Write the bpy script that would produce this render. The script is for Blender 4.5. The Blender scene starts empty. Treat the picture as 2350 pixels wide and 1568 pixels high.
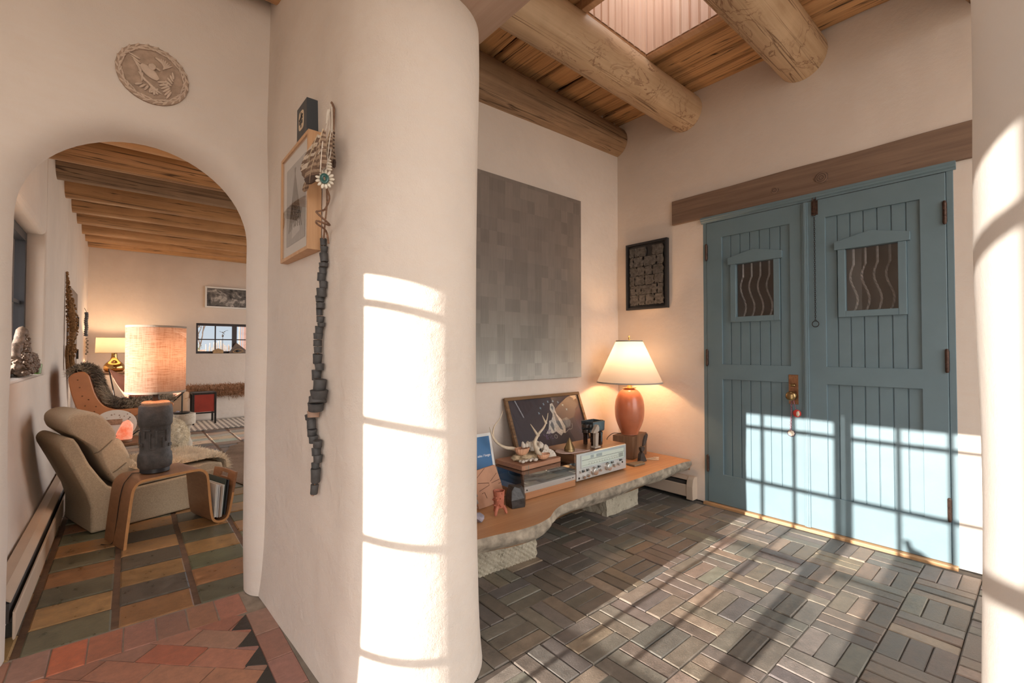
import bpy, bmesh, math, random
from mathutils import Vector, Matrix, noise as mnoise

R = random.Random(7)
C = bpy.context.scene.collection
SC = bpy.context.scene
PI = math.pi
rad = math.radians

# ------------------------------------------------------------------ camera
cd = bpy.data.cameras.new('camera'); cam = bpy.data.objects.new('camera', cd); C.objects.link(cam)
cd.sensor_width = 36.0; cd.sensor_fit = 'HORIZONTAL'; cd.lens = 1044.0 / 2350.0 * 36.0
cd.clip_start = 0.02; cd.clip_end = 300
cam.location = (0, 0, 1.1)
cam.rotation_euler = (rad(90 + 1.04), 0, rad(-40.19))
SC.camera = cam

# ------------------------------------------------------------------ world, sun, exposure
SC.view_settings.view_transform = 'Standard'; SC.view_settings.look = 'None'
SC.view_settings.gamma = 1.0; SC.view_settings.use_curve_mapping = False
SC.view_settings.exposure = 0.1
w = bpy.data.worlds.new('world'); SC.world = w; w.use_nodes = True
nt = w.node_tree; nt.nodes.clear()
wo = nt.nodes.new('ShaderNodeOutputWorld'); bg = nt.nodes.new('ShaderNodeBackground')
tc = nt.nodes.new('ShaderNodeTexCoord'); sx = nt.nodes.new('ShaderNodeSeparateXYZ')
nt.links.new(tc.outputs['Generated'], sx.inputs[0])
def wramp(stops, sock):
    r = nt.nodes.new('ShaderNodeValToRGB'); el = r.color_ramp.elements
    while len(el) < len(stops): el.new(.5)
    for i, (q, c) in enumerate(stops): el[i].position = q; el[i].color = (*c, 1)
    nt.links.new(sock, r.inputs[0]); return r.outputs[0]
# clear sky: pale horizon to blue zenith, warmer and brighter on the sun's side (-X)
up_ = wramp([(0.0, (.84, .92, 1.0)), (.12, (.60, .81, 1.0)), (.6, (.32, .58, 1.0))], sx.outputs['Z'])
wm_ = wramp([(0.0, (1.0, .955, .915)), (.5, (.96, .96, .97))], sx.outputs['Z'])
mr = nt.nodes.new('ShaderNodeMapRange'); mr.inputs[1].default_value = .55; mr.inputs[2].default_value = -.15; nt.links.new(sx.outputs['X'], mr.inputs[0])
mr2 = nt.nodes.new('ShaderNodeMapRange'); mr2.inputs[1].default_value = .75; mr2.inputs[2].default_value = .25; nt.links.new(sx.outputs['Y'], mr2.inputs[0])
mm = nt.nodes.new('ShaderNodeMath'); mm.operation = 'MULTIPLY'; nt.links.new(mr.outputs[0], mm.inputs[0]); nt.links.new(mr2.outputs[0], mm.inputs[1])
mx = nt.nodes.new('ShaderNodeMix'); mx.data_type = 'RGBA'; nt.links.new(mr2.outputs[0], mx.inputs[0]); nt.links.new(up_, mx.inputs[6]); nt.links.new(wm_, mx.inputs[7])
yb_ = nt.nodes.new('ShaderNodeMath'); yb_.operation = 'MULTIPLY_ADD'; nt.links.new(mr2.outputs[0], yb_.inputs[0]); yb_.inputs[1].default_value = 2.1; yb_.inputs[2].default_value = .75
st = nt.nodes.new('ShaderNodeMath'); st.operation = 'MULTIPLY_ADD'; nt.links.new(mm.outputs[0], st.inputs[0]); st.inputs[1].default_value = 1.3; nt.links.new(yb_.outputs[0], st.inputs[2])
nt.links.new(mx.outputs[2], bg.inputs[0]); nt.links.new(st.outputs[0], bg.inputs[1])
nt.links.new(bg.outputs[0], wo.inputs[0])

sl = bpy.data.lights.new('sun', 'SUN'); so = bpy.data.objects.new('sun', sl); C.objects.link(so)
sl.energy = 14.5; sl.color = (1.0, 0.93, 0.84); sl.angle = rad(0.3)
so.location = (-12, -0.5, 4)
so.rotation_euler = Vector((1.0, 0.0438, -0.25)).to_track_quat('-Z', 'Y').to_euler()

# ------------------------------------------------------------------ mesh helpers
def B(): return bmesh.new()

def box(bm, x0, x1, y0, y1, z0, z1, M=None):
    v = [bm.verts.new(Vector(p) if M is None else M @ Vector(p)) for p in
         ((x0,y0,z0),(x1,y0,z0),(x1,y1,z0),(x0,y1,z0),(x0,y0,z1),(x1,y0,z1),(x1,y1,z1),(x0,y1,z1))]
    for f in ((3,2,1,0),(4,5,6,7),(0,1,5,4),(1,2,6,5),(2,3,7,6),(3,0,4,7)): bm.faces.new([v[i] for i in f])
    return bm

def quad(bm, *pts):
    return bm.faces.new([bm.verts.new(p) for p in pts])

def prism(bm, poly, axis, lo, hi, M=None):
    """poly in the two other axes, extruded along axis from lo to hi"""
    def mk(a, b, t):
        p = {'X': (t, a, b), 'Y': (a, t, b), 'Z': (a, b, t)}[axis]
        return bm.verts.new(Vector(p) if M is None else M @ Vector(p))
    A = [mk(a, b, lo) for a, b in poly]; D = [mk(a, b, hi) for a, b in poly]
    n = len(poly)
    bm.faces.new(A); bm.faces.new(D[::-1])
    for i in range(n): bm.faces.new((A[i], A[(i+1) % n], D[(i+1) % n], D[i]))
    return bm

def grid(bm, rows, closed=False, flip=False):
    """rows: list of lists of points"""
    V = [[bm.verts.new(p) for p in r] for r in rows]
    for i in range(len(V)-1):
        n = len(V[i])
        for j in range(n if closed else n-1):
            k = (j+1) % n
            f = (V[i][j], V[i][k], V[i+1][k], V[i+1][j])
            bm.faces.new(f[::-1] if flip else f)
    return V

def lathe(bm, prof, cx=0, cy=0, seg=32, M=None, cap=True):
    rows = []
    for r, z in prof:
        rows.append([((Vector((cx + r*math.cos(2*PI*k/seg), cy + r*math.sin(2*PI*k/seg), z))) if M is None else
                      M @ Vector((cx + r*math.cos(2*PI*k/seg), cy + r*math.sin(2*PI*k/seg), z))) for k in range(seg)])
    V = grid(bm, rows, closed=True)
    if cap:
        if prof[0][0] > 1e-5: bm.faces.new(V[0][::-1])
        if prof[-1][0] > 1e-5: bm.faces.new(V[-1])
    for (r, z), row in zip(prof, V):
        if r <= 1e-5: bmesh.ops.pointmerge(bm, verts=row, merge_co=row[0].co)
    return bm

def tube(bm, pts, rs, seg=8, cap=True, closed=False):
    pts = [Vector(p) for p in pts]
    n = len(pts)
    if not hasattr(rs, '__len__'): rs = [rs]*n
    up = None; rows = []
    for i in range(n):
        if closed: t = pts[(i+1) % n] - pts[i-1]
        else: t = pts[min(i+1, n-1)] - pts[max(i-1, 0)]
        t.normalize()
        if up is None:
            up = Vector((0,0,1)) if abs(t.z) < 0.9 else Vector((1,0,0))
        a = t.cross(up)
        if a.length < 1e-4: a = t.orthogonal()
        a.normalize(); b = a.cross(t).normalized(); up = b
        rows.append([pts[i] + (a*math.cos(2*PI*k/seg) + b*math.sin(2*PI*k/seg))*rs[i] for k in range(seg)])
    if closed: rows.append(rows[0])
    V = grid(bm, rows, closed=True)
    if cap and not closed:
        bm.faces.new(V[0][::-1]); bm.faces.new(V[-1])
    return bm

def blob(bm, c, s, sub=3, amp=0.0, freq=3.0, seed=0, M=None):
    """noisy ellipsoid"""
    r = bmesh.ops.create_icosphere(bm, subdivisions=sub, radius=1.0)
    for v in r['verts']:
        d = v.co.normalized()
        k = 1.0 + amp*mnoise.noise(d*freq + Vector((seed*7.1, seed*3.3, seed*1.7)))
        p = Vector((d.x*s[0]*k, d.y*s[1]*k, d.z*s[2]*k))
        if M is not None: p = M @ p
        v.co = p + Vector(c)
    return bm

def rock(bm, c, s, seed, n=16, M=None):
    """faceted stone: convex hull of random points"""
    rr = random.Random(seed); vs = []
    for _ in range(n):
        d = Vector((rr.uniform(-1,1), rr.uniform(-1,1), rr.uniform(-1,1)))
        while d.length < .2 or d.length > 1: d = Vector((rr.uniform(-1,1), rr.uniform(-1,1), rr.uniform(-1,1)))
        d.normalize(); p = Vector((d.x*s[0], d.y*s[1], max(-.85, d.z)*s[2]))
        if M is not None: p = M @ p
        vs.append(bm.verts.new(p + Vector(c)))
    h = bmesh.ops.convex_hull(bm, input=vs)
    junk = [g for g in h['geom_interior'] if isinstance(g, bmesh.types.BMVert)]
    bmesh.ops.delete(bm, geom=junk, context='VERTS')
    return bm

def catmull(pts, n=6):
    P = [Vector(p) for p in pts]; out = []
    for i in range(len(P)-1):
        a, b, c, d = P[max(i-1,0)], P[i], P[i+1], P[min(i+2, len(P)-1)]
        for k in range(n):
            t = k/n
            out.append(0.5*((2*b) + (c-a)*t + (2*a-5*b+4*c-d)*t*t + (3*b-a-3*c+d)*t**3))
    out.append(P[-1]); return out

def cushion(bm, sx, sy, sz, M, n=18, p=3.2, dent=None):
    """pillow-like superellipsoid"""
    rows = []
    for i in range(n+1):
        a = -PI/2 + PI*i/n; row = []
        for j in range(2*n):
            b = 2*PI*j/(2*n)
            f = lambda v, e: math.copysign(abs(v)**e, v)
            e = 2.0/p
            x = f(math.cos(a), e*1.4)*f(math.cos(b), e); y = f(math.cos(a), e*1.4)*f(math.sin(b), e); z = f(math.sin(a), 1.0)
            q = Vector((x*sx, y*sy, z*sz))
            if dent: q = dent(q)
            row.append(M @ q)
        rows.append(row)
    grid(bm, rows, closed=True)
    bmesh.ops.remove_doubles(bm, verts=bm.verts, dist=1e-5)
    return bm

def fur(bm, pts, length, width, rr, lean=0.6, grav=0.5, wav=0.0):
    """pts: list of (point, normal, [direction]); each strand a tapered blade"""
    for it in pts:
        p, nrm = Vector(it[0]), Vector(it[1])
        L = length*rr.uniform(.6, 1.25)
        j = Vector((rr.gauss(0,1), rr.gauss(0,1), rr.gauss(0,1)))*lean
        d = (nrm + j*.6 + (Vector(it[2]) if len(it) > 2 else Vector((0,0,0)))).normalized()
        s = d.orthogonal(); s.rotate(Matrix.Rotation(rr.uniform(0, 6.28), 3, d)); s.normalize(); s *= width*.5
        m = p + d*L*.5 + Vector((0,0,-grav*.12*L)) + j*wav*L*.3
        t = p + d*L*.9 + Vector((0,0,-grav*.5*L)) - j*wav*L*.3
        a, b2 = bm.verts.new(p - s), bm.verts.new(p + s)
        c, e = bm.verts.new(m + s*.8), bm.verts.new(m - s*.8)
        f = bm.verts.new(t)
        bm.faces.new((a, b2, c, e)); bm.faces.new((e, c, f))

def surf_pts(bm, n, rr, cond=None):
    """random points over the faces of a bmesh"""
    bm.faces.ensure_lookup_table(); bm.normal_update()
    fs = [f for f in bm.faces if cond is None or cond(f)]
    ar = [f.calc_area() for f in fs]; out = []
    for f in rr.choices(fs, weights=ar, k=n):
        vs = [v.co for v in f.verts]
        a, b = rr.random(), rr.random()
        if len(vs) == 4:
            p = vs[0].lerp(vs[1], a).lerp(vs[3].lerp(vs[2], a), b)
        else:
            if a+b > 1: a, b = 1-a, 1-b
            p = vs[0] + (vs[1]-vs[0])*a + (vs[2]-vs[0])*b
        out.append((p, f.normal.copy()))
    return out

def obj(name, bm, mat, parent=None, smooth=False, bevel=0.0, bseg=2, angle=40, subsurf=0, fixn=True):
    if fixn: bmesh.ops.recalc_face_normals(bm, faces=bm.faces)
    if parent is not None:
        off = parent.matrix_basis.translation.copy()
        p = parent.parent
        while p is not None: off += p.matrix_basis.translation; p = p.parent
        bmesh.ops.translate(bm, verts=bm.verts, vec=-off)
    me = bpy.data.meshes.new(name); bm.to_mesh(me); bm.free()
    o = bpy.data.objects.new(name, me); C.objects.link(o)
    for m in (mat if isinstance(mat, (list, tuple)) else [mat]): me.materials.append(m)
    if parent is not None: o.parent = parent
    if bevel > 0:
        md = o.modifiers.new('bevel', 'BEVEL'); md.width = bevel; md.segments = bseg; md.limit_method = 'ANGLE'; md.angle_limit = rad(35)
    if subsurf:
        md = o.modifiers.new('subd', 'SUBSURF'); md.levels = subsurf; md.render_levels = subsurf
    if smooth:
        me.polygons.foreach_set('use_smooth', [True]*len(me.polygons))
        if angle < 180: me.set_sharp_from_angle(angle=rad(angle))
    return o

def tag(o, label, cat, group=None, kind=None):
    o['label'] = label; o['category'] = cat
    if group: o['group'] = group
    if kind: o['kind'] = kind
    return o

def thing(name, label, cat, loc=(0,0,0), group=None, kind=None):
    o = bpy.data.objects.new(name, None); C.objects.link(o); o.location = loc; o.empty_display_size = .05
    return tag(o, label, cat, group, kind)

def struct(name, bm, mat, label, cat, **k):
    return tag(obj(name, bm, mat, **k), label, cat, kind='structure')

# ------------------------------------------------------------------ material helpers
class NB:
    def __init__(s, name):
        s.m = bpy.data.materials.new(name); s.m.use_nodes = True; s.t = s.m.node_tree
        s.p = s.t.nodes['Principled BSDF']; s.out = s.t.nodes['Material Output']; s._o = None
    def n(s, typ, **k):
        nd = s.t.nodes.new(typ)
        for a, b in k.items(): setattr(nd, a, b)
        return nd
    def l(s, a, b): s.t.links.new(a, b)
    def coord(s, scale=(1,1,1), rot=(0,0,0), src='Object'):
        if s._o is None: s._o = s.n('ShaderNodeTexCoord')
        mp = s.n('ShaderNodeMapping'); mp.inputs['Scale'].default_value = scale; mp.inputs['Rotation'].default_value = rot
        s.l(s._o.outputs[src], mp.inputs[0]); return mp.outputs[0]
    def noise(s, vec, scale, detail=4, rough=.55, dist=0):
        q = s.n('ShaderNodeTexNoise'); q.inputs['Scale'].default_value = scale; q.inputs['Detail'].default_value = detail
        q.inputs['Roughness'].default_value = rough; q.inputs['Distortion'].default_value = dist
        s.l(vec, q.inputs['Vector']); return q.outputs['Fac']
    def wave(s, vec, scale, dist=4, detail=3, dscale=1.0, axis='X'):
        q = s.n('ShaderNodeTexWave'); q.bands_direction = axis; q.inputs['Scale'].default_value = scale
        q.inputs['Distortion'].default_value = dist; q.inputs['Detail'].default_value = detail; q.inputs['Detail Scale'].default_value = dscale
        s.l(vec, q.inputs['Vector']); return q.outputs['Fac']
    def ramp(s, fac, stops, interp='LINEAR'):
        r = s.n('ShaderNodeValToRGB'); r.color_ramp.interpolation = interp
        el = r.color_ramp.elements
        while len(el) < len(stops): el.new(.5)
        for i, (p, c) in enumerate(stops):
            el[i].position = p; el[i].color = (c[0], c[1], c[2], 1) if hasattr(c, '__len__') else (c, c, c, 1)
        s.l(fac, r.inputs[0]); return r.outputs[0]
    def mix(s, fac, a, b, typ='MIX'):
        q = s.n('ShaderNodeMix'); q.data_type = 'RGBA'; q.blend_type = typ
        for v, i in ((fac, 0), (a, 6), (b, 7)):
            if hasattr(v, 'links') or isinstance(v, bpy.types.NodeSocket): s.l(v, q.inputs[i])
            elif i == 0: q.inputs[0].default_value = v
            else: q.inputs[i].default_value = (v[0], v[1], v[2], 1)
        return q.outputs[2]
    def math(s, op, a, b=0.0):
        q = s.n('ShaderNodeMath'); q.operation = op
        for v, i in ((a, 0), (b, 1)):
            if isinstance(v, bpy.types.NodeSocket): s.l(v, q.inputs[i])
            else: q.inputs[i].default_value = v
        return q.outputs[0]
    def bump(s, h, strength=.3, dist=.01):
        q = s.n('ShaderNodeBump'); q.inputs['Strength'].default_value = strength; q.inputs['Distance'].default_value = dist
        s.l(h, q.inputs['Height']); s.l(q.outputs[0], s.p.inputs['Normal'])
    def col(s, c):
        if isinstance(c, bpy.types.NodeSocket): s.l(c, s.p.inputs['Base Color'])
        else: s.p.inputs['Base Color'].default_value = (c[0], c[1], c[2], 1)
    def set(s, rough=None, metal=None, spec=None, **k):
        if rough is not None:
            if isinstance(rough, bpy.types.NodeSocket): s.l(rough, s.p.inputs['Roughness'])
            else: s.p.inputs['Roughness'].default_value = rough
        if metal is not None: s.p.inputs['Metallic'].default_value = metal
        if spec is not None: s.p.inputs['Specular IOR Level'].default_value = spec
        for a, b in k.items(): s.p.inputs[a].default_value = b

def sc(c, k): return tuple(min(1, v*k) for v in c)

def plain(name, c, rough=.5, metal=0, spec=.5, var=.0, nscale=20, bump=0, bscale=60):
    b = NB(name); b.set(rough, metal, spec)
    if var:
        b.col(b.ramp(b.noise(b.coord(), nscale, 5), [(.3, sc(c, 1-var)), (.7, sc(c, 1+var))]))
    else: b.col(c)
    if bump: b.bump(b.noise(b.coord(), bscale, 5, .65), bump, .004)
    return b.m

def plaster(name, c, bumpk=.35):
    b = NB(name); b.set(.9, 0, .25); v = b.coord()
    big = b.noise(v, 1.3, 5, .6, .3); sm = b.noise(b.coord((3,3,9)), 5, 5, .6)
    c1 = b.ramp(big, [(.3, sc(c, .90)), (.7, sc(c, 1.06))])
    c2 = b.mix(b.ramp(sm, [(.35, 0.0), (.75, .35)]), c1, (c[0]*1.0, c[1]*.93, c[2]*.86))
    b.col(c2)
    h1 = b.noise(v, 4.0, 3, .5); h2 = b.noise(v, 210, 3, .7); h3 = b.noise(v, 26, 4, .6)
    h = b.math('ADD', b.math('MULTIPLY', h1, 2.2), b.math('ADD', b.math('MULTIPLY', h2, .16), b.math('MULTIPLY', h3, .45)))
    b.bump(h, bumpk, .012)
    return b.m

def wood(name, c1, c2, axis='X', scale=1.0, rough=.55, bump=.25, cracks=0.0, dark=(.05,.03,.015), spec=.4, rings=9, mott=0.0, squig=0.0):
    """grain runs along axis: fine fibre, broad figure, thin long cracks, blotches"""
    b = NB(name); b.set(rough, 0, spec); ai = 'XYZ'.index(axis)
    def st(a, l):
        s = [a*scale]*3; s[ai] = l*scale; return b.coord(tuple(s))
    fine = b.noise(st(55, 1.6), 1.0, 5, .7, .2)
    fig = b.noise(st(rings*1.7, .8), 1.0, 4, .6, 1.2)
    f = b.math('ADD', b.math('MULTIPLY', fine, .5), b.math('MULTIPLY', fig, .5))
    col = b.ramp(f, [(.34, c2), (.64, c1)])
    if mott:
        col = b.mix(b.ramp(b.noise(b.coord(), 3.3, 4, .6, .4), [(.42, 0.0), (.72, mott)]), col, sc(c1, 1.35))
    if cracks:
        n = b.noise(st(24, .6), 1.0, 3, .5, .5)
        ck = b.ramp(n, [(.0, 0.0), (.46, 0.0), (.472, 1.0), (.478, 1.0), (.49, 0.0)])
        gate = b.ramp(b.noise(st(5, .9), 1.0, 2, .5), [(.38, 0.0), (.48, 1.0)])
        ck = b.math('MULTIPLY', ck, gate)
        sp = b.ramp(b.noise(st(9, 3), 1.0, 5, .75, 1.5), [(.66, 0.0), (.74, .55)])
        ck = b.math('MAXIMUM', ck, sp)
        col = b.mix(b.math('MULTIPLY', ck, cracks), col, dark)
        f = b.math('SUBTRACT', f, b.math('MULTIPLY', ck, .8))
    if squig:
        n = b.noise(st(9, 5), 1.0, 4, .62, 1.2); g = b.ramp(b.noise(st(2.6, 1.6), 1.0, 2, .5), [(.46, 0.0), (.56, 1.0)])
        q = b.math('MULTIPLY', b.math('MULTIPLY', b.ramp(n, [(.0, 0.0), (.478, 0.0), (.495, 1.0), (.505, 1.0), (.522, 0.0)]), g), squig)
        col = b.mix(q, col, (.20, .095, .05))
    b.col(col); b.bump(f, bump, .004)
    return b.m

def attr_mat(name, rough=.6, noise_amt=.25, nscale=25, bump=.4, spec=.5, bscale=120, stain=None, sheen=None):
    """colour from the per-piece attribute 'Col' with noise"""
    b = NB(name); a = b.n('ShaderNodeAttribute'); a.attribute_name = 'Col'
    v = b.coord(); n1 = b.noise(v, nscale, 6, .65)
    k = b.ramp(n1, [(.25, 1-noise_amt), (.75, 1+noise_amt*.6)])
    col = b.mix(1.0, a.outputs['Color'], k, 'MULTIPLY')
    if stain:
        n2 = b.noise(v, 3.3, 5, .62, .5); n3 = b.noise(v, 90, 3, .7)
        m = b.math('MULTIPLY', b.ramp(n2, [(.5, 0.0), (.66, 1.0)]), b.ramp(n3, [(.4, 0.25), (.6, .9)]))
        col = b.mix(b.math('MULTIPLY', m, stain[1]), col, stain[0])
    b.col(col); b.set(rough, 0, spec)
    if sheen is not None: b.l(b.ramp(n1, [(.3, sheen[0]), (.7, sheen[1])]), b.p.inputs['Roughness'])
    b.bump(b.noise(v, bscale, 5, .7), bump, .003)
    return b.m

def glass(name, c=(1,1,1), rough=0.0, refl=.1):
    """thin clear pane: mostly transparent with a mirror coat"""
    b = NB(name); t = b.t
    tr = b.n('ShaderNodeBsdfTransparent'); tr.inputs[0].default_value = (*c, 1)
    gl = b.n('ShaderNodeBsdfGlossy'); gl.inputs['Roughness'].default_value = rough
    lw = b.n('ShaderNodeLayerWeight'); lw.inputs[0].default_value = .5
    mx = b.n('ShaderNodeMixShader'); k = b.math('MULTIPLY', b.math('POWER', lw.outputs['Facing'], 4.0), .8)
    b.l(b.math('ADD', k, refl + .02), mx.inputs[0]); b.l(tr.outputs[0], mx.inputs[1]); b.l(gl.outputs[0], mx.inputs[2])
    b.l(mx.outputs[0], b.out.inputs[0]); return b.m

def shade_mat(name, c, trans=.6, weave=None, tc=None):
    b = NB(name)
    df = b.n('ShaderNodeBsdfDiffuse'); tl = b.n('ShaderNodeBsdfTranslucent'); mx = b.n('ShaderNodeMixShader')
    mx.inputs[0].default_value = trans
    if weave:
        v1 = b.noise(b.coord((10, 10, 160)), 1.6, 4, .7); v2 = b.noise(b.coord((90, 90, 6)), 1.6, 4, .7)
        f = b.math('ADD', b.math('MULTIPLY', v1, .65), b.math('MULTIPLY', v2, .35))
        col = b.ramp(f, [(.36, weave), (.54, c)])
        b.l(col, df.inputs[0]); b.l(b.mix(1.0, col, tc or (1, 1, 1), 'MULTIPLY'), tl.inputs[0])
    else:
        df.inputs[0].default_value = (*c, 1); tl.inputs[0].default_value = (*(tc or c), 1)
    b.l(df.outputs[0], mx.inputs[1]); b.l(tl.outputs[0], mx.inputs[2]); b.l(mx.outputs[0], b.out.inputs[0]); return b.m

M = {}
WALL = (.705, .62, .545)
M['plaster'] = plaster('adobe plaster', WALL)
M['plaster_rough'] = plaster('rough adobe plaster', WALL, .75)
M['plaster_ceiling'] = plaster('ceiling plaster', (.72, .64, .56))
M['viga'] = wood('peeled log', (.58, .42, .27), (.40, .26, .145), 'X', .8, .5, .3, .85, (.13, .065, .03), rings=4, mott=.35, squig=.75)
M['viga_dark'] = wood('aged log', (.36, .235, .14), (.17, .10, .055), 'X', .8, .6, .4, .9, (.05, .025, .012), rings=4, mott=.3)
M['viga_amber'] = wood('amber log', (.54, .30, .135), (.30, .15, .06), 'X', .8, .5, .3, .9, (.05, .025, .012), rings=5, mott=.3)
M['cedar'] = wood('split cedar', (.70, .40, .185), (.36, .19, .08), 'Y', .9, .65, .7, .9, (.03, .018, .01), rings=6)
M['cedar_x'] = wood('split cedar across', (.40, .22, .10), (.18, .09, .04), 'Y', .9, .65, .6, .9, (.03, .018, .01))
M['lintel'] = wood('weathered lintel', (.25, .165, .115), (.14, .085, .058), 'Y', .8, .65, .35, .35, (.06, .04, .03), rings=7)
M['soffit'] = wood('soffit plank', (.50, .36, .28), (.38, .25, .18), 'Y', .5, .6, .15, .2, (.18, .08, .05), rings=3)
M['bead'] = wood('beadboard', (.86, .68, .55), (.72, .49, .36), 'Z', .7, .5, .1, rings=5)
M['trimwood'] = wood('skylight trim', (.62, .38, .22), (.44, .24, .12), 'X', .8, .5, .12)
M['mortar'] = plain('mortar', (.10, .09, .08), .9, var=.3, bump=.3)
M['brick_dark'] = attr_mat('dark paver', .5, .35, 22, .55, .5, 150, ((.035, .03, .025), .45), (.38, .62))
M['brick_red'] = attr_mat('red paver', .6, .3, 30, .45, .4, 160, ((.16, .10, .075), .45), (.42, .65))
M['tile'] = attr_mat('glazed tile', .35, .45, 16, .35, .5, 60, ((.06, .04, .025), .28), (.24, .46))
M['blue'] = plain('blue door paint', (.135, .20, .23), .42, var=.06, nscale=6, bump=.08, bscale=90)
M['iron'] = plain('dark iron', (.035, .028, .024), .45, .7, var=.3, nscale=40)
M['rust'] = plain('rusty iron', (.075, .042, .03), .5, .55, var=.4, nscale=60)
M['brass'] = plain('aged brass', (.36, .25, .12), .3, 1.0, var=.25, nscale=30)
M['brass_bright'] = plain('bright brass', (.72, .50, .22), .22, 1.0)
M['bronze'] = plain('copper plate', (.30, .15, .08), .38, .9, var=.35, nscale=40)
M['black'] = plain('black lacquer', (.02, .02, .022), .35)
M['glass'] = glass('window glass', refl=.03)
M['skyglass'] = glass('skylight glass', refl=.0)
M['heater'] = plain('tan heater enamel', (.56, .44, .335), .45, var=.05, nscale=5)
M['heater_dark'] = plain('heater fins', (.06, .05, .045), .6)
M['ground'] = plain('pale gravel', (.46, .38, .30), .95, var=.2, nscale=3, bump=.4)
M['conc'] = plain('concrete strip', (.22, .185, .15), .8, var=.15, nscale=14, bump=.4)

# =================================================================== SETTING
M['plaster_soft'] = plaster('smooth adobe plaster', (.75, .70, .65), .12)
XW = 3.21      # inner face of the wall with the blue doors
YA = 2.39      # inner face of the alcove wall behind the bench
YH = 2.28      # hall face of the arch wall
YF = 9.2       # far wall of the living room
XL = -.46      # left wall of the living room
ZE, ZH, ZL = 3.03, 2.72, 2.78

def wob(p, a=.004, f=2.2):
    q = Vector(p)
    return q + Vector((mnoise.noise(q*f), mnoise.noise(q*f + Vector((9,4,1))), 0))*a

# ---- partition between hall and entry, with its rounded nose
def nose_profile(cx, cy, r, sgn, ybk, xl, xr, k):
    """left face back -> nose -> right face back; k = extra radius"""
    P = []
    for i in range(15): t = i/15; P.append((xl[0]*(1-t) + (cx - r)*t - k, ybk[0]*(1-t) + cy*t))
    for i in range(29):
        a = PI + PI*i/28 * 1
        P.append((cx + (r+k)*math.cos(a), cy + sgn*(r+k)*math.sin(a)))
    for i in range(1, 16): t = i/15; P.append((cx + r + k + (xr[0]-cx-r)*t, cy*(1-t) + ybk[1]*t))
    return P

def build_nose(cx, cy, r, sgn, ybk, xl, xr, ztop):
    bm = B(); rows = []; n = 60
    for i in range(n+1):
        z = ztop*i/n
        k = .022*math.exp(-z/.18) + .006*math.exp(-((z-2.2)/.3)**2)
        rows.append([wob((x, y, z), .006, 2.6) for x, y in nose_profile(cx, cy, r, sgn, ybk, xl, xr, k)])
    grid(bm, rows, flip=(sgn > 0)); return bm

struct('wall_partition', build_nose(.765, 1.475, .24, 1, (2.40, 2.39), (.474,), (1.005,), 3.2), M['plaster_rough'],
       'thick rounded adobe partition between the arch and the bench alcove', 'wall', smooth=True, angle=180, fixn=False)
struct('wall_pier', build_nose(.765, -.184, .24, -1, (-1.6, -1.6), (.525,), (1.005,), 3.2), M['plaster_soft'],
       'rounded white adobe pier at the right edge of the photo', 'wall', smooth=True, angle=180, fixn=False)

bm = B(); box(bm, .527, 1.003, -.184, 1.475, 2.262, 3.2)
struct('wall_header', bm, M['plaster'], 'plastered header wall over the wide opening', 'wall')
bm = B(); box(bm, .530, .997, -.17, 1.46, 2.248, 2.264)
struct('trim_1', bm, M['soffit'], 'knotty pinkish plank soffit under the header of the opening', 'soffit board')

# ---- arch wall
def arch_outline(off):
    cx, hw, zs = .048, .369, 1.580
    P = []; n = 14
    for i in range(n): P.append((cx - hw - off, zs*i/n))
    for i in range(33):
        a = PI - PI*i/32; P.append((cx + (hw+off)*math.cos(a), zs + (hw+off)*math.sin(a)))
    for i in range(n): P.append((cx + hw + off, zs*(n-1-i)/n))
    return P
bm = B(); rows = []
E_ = .085
for o_, y_ in [(E_, YH)] + [(E_*(1-math.sin(a)), YH + .12*(1-math.cos(a))) for a in [PI/2*i/8 for i in range(1, 9)]] + [(0.0, 2.41), (.004, 2.43), (.02, 2.455), (.05, 2.465)]:
    rows.append([wob((x, y_, z), 0 if y_ == YH else .006, 3) for x, z in arch_outline(o_)])
grid(bm, rows)
ring = arch_outline(E_); xm, xM, zt = -1.7, .50, 2.75
out = []
for i, (x, z) in enumerate(ring):
    if i < 14: out.append((xm, z))
    elif i < 47:
        t = (i-14)/32.0
        if t <= .25: out.append((xm, 1.585 + (zt-1.585)*t/.25))
        elif t <= .75: out.append((xm + (xM-xm)*(t-.25)/.5, zt))
        else: out.append((xM, zt - (zt-1.585)*(t-.75)/.25))
    else: out.append((xM, z))
rows = []
for j in range(9):
    t = j/8
    rows.append([(x*(1-t)+X*t, YH, z*(1-t)+Z*t) for (x, z), (X, Z) in zip(ring, out)])
grid(bm, rows, flip=True)
ring2 = arch_outline(.05)
out2 = [(xm, Z) if X == xm else ((3.3, Z) if X == xM else (X, Z)) for (X, Z) in out]
rows = [[(x, 2.465, z) for x, z in ring2], [(x, 2.465, z) for x, z in out2]]
grid(bm, rows)
bmesh.ops.remove_doubles(bm, verts=bm.verts, dist=1e-4)
struct('wall_arch', bm, M['plaster'], 'hand-plastered wall with the round-topped arch into the living room', 'wall', smooth=True, angle=60)

# ---- alcove wall and door wall
bm = B(); box(bm, .9, XW+.4, YA, YA+.06, 0, 3.3)
struct('wall_alcove', bm, M['plaster'], 'plaster wall behind the bench and the grey painting', 'wall')
bm = B()
DY0, DY1, DZ = .318, 1.625, 2.055
box(bm, XW, XW+.35, DY1, YA+.01, 0, 3.3); box(bm, XW, XW+.35, -1.6, DY0, 0, 3.3); box(bm, XW, XW+.35, DY0, DY1, DZ, 3.3)
struct('wall_front', bm, M['plaster'], 'plaster wall around the blue double doors', 'wall')

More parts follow.
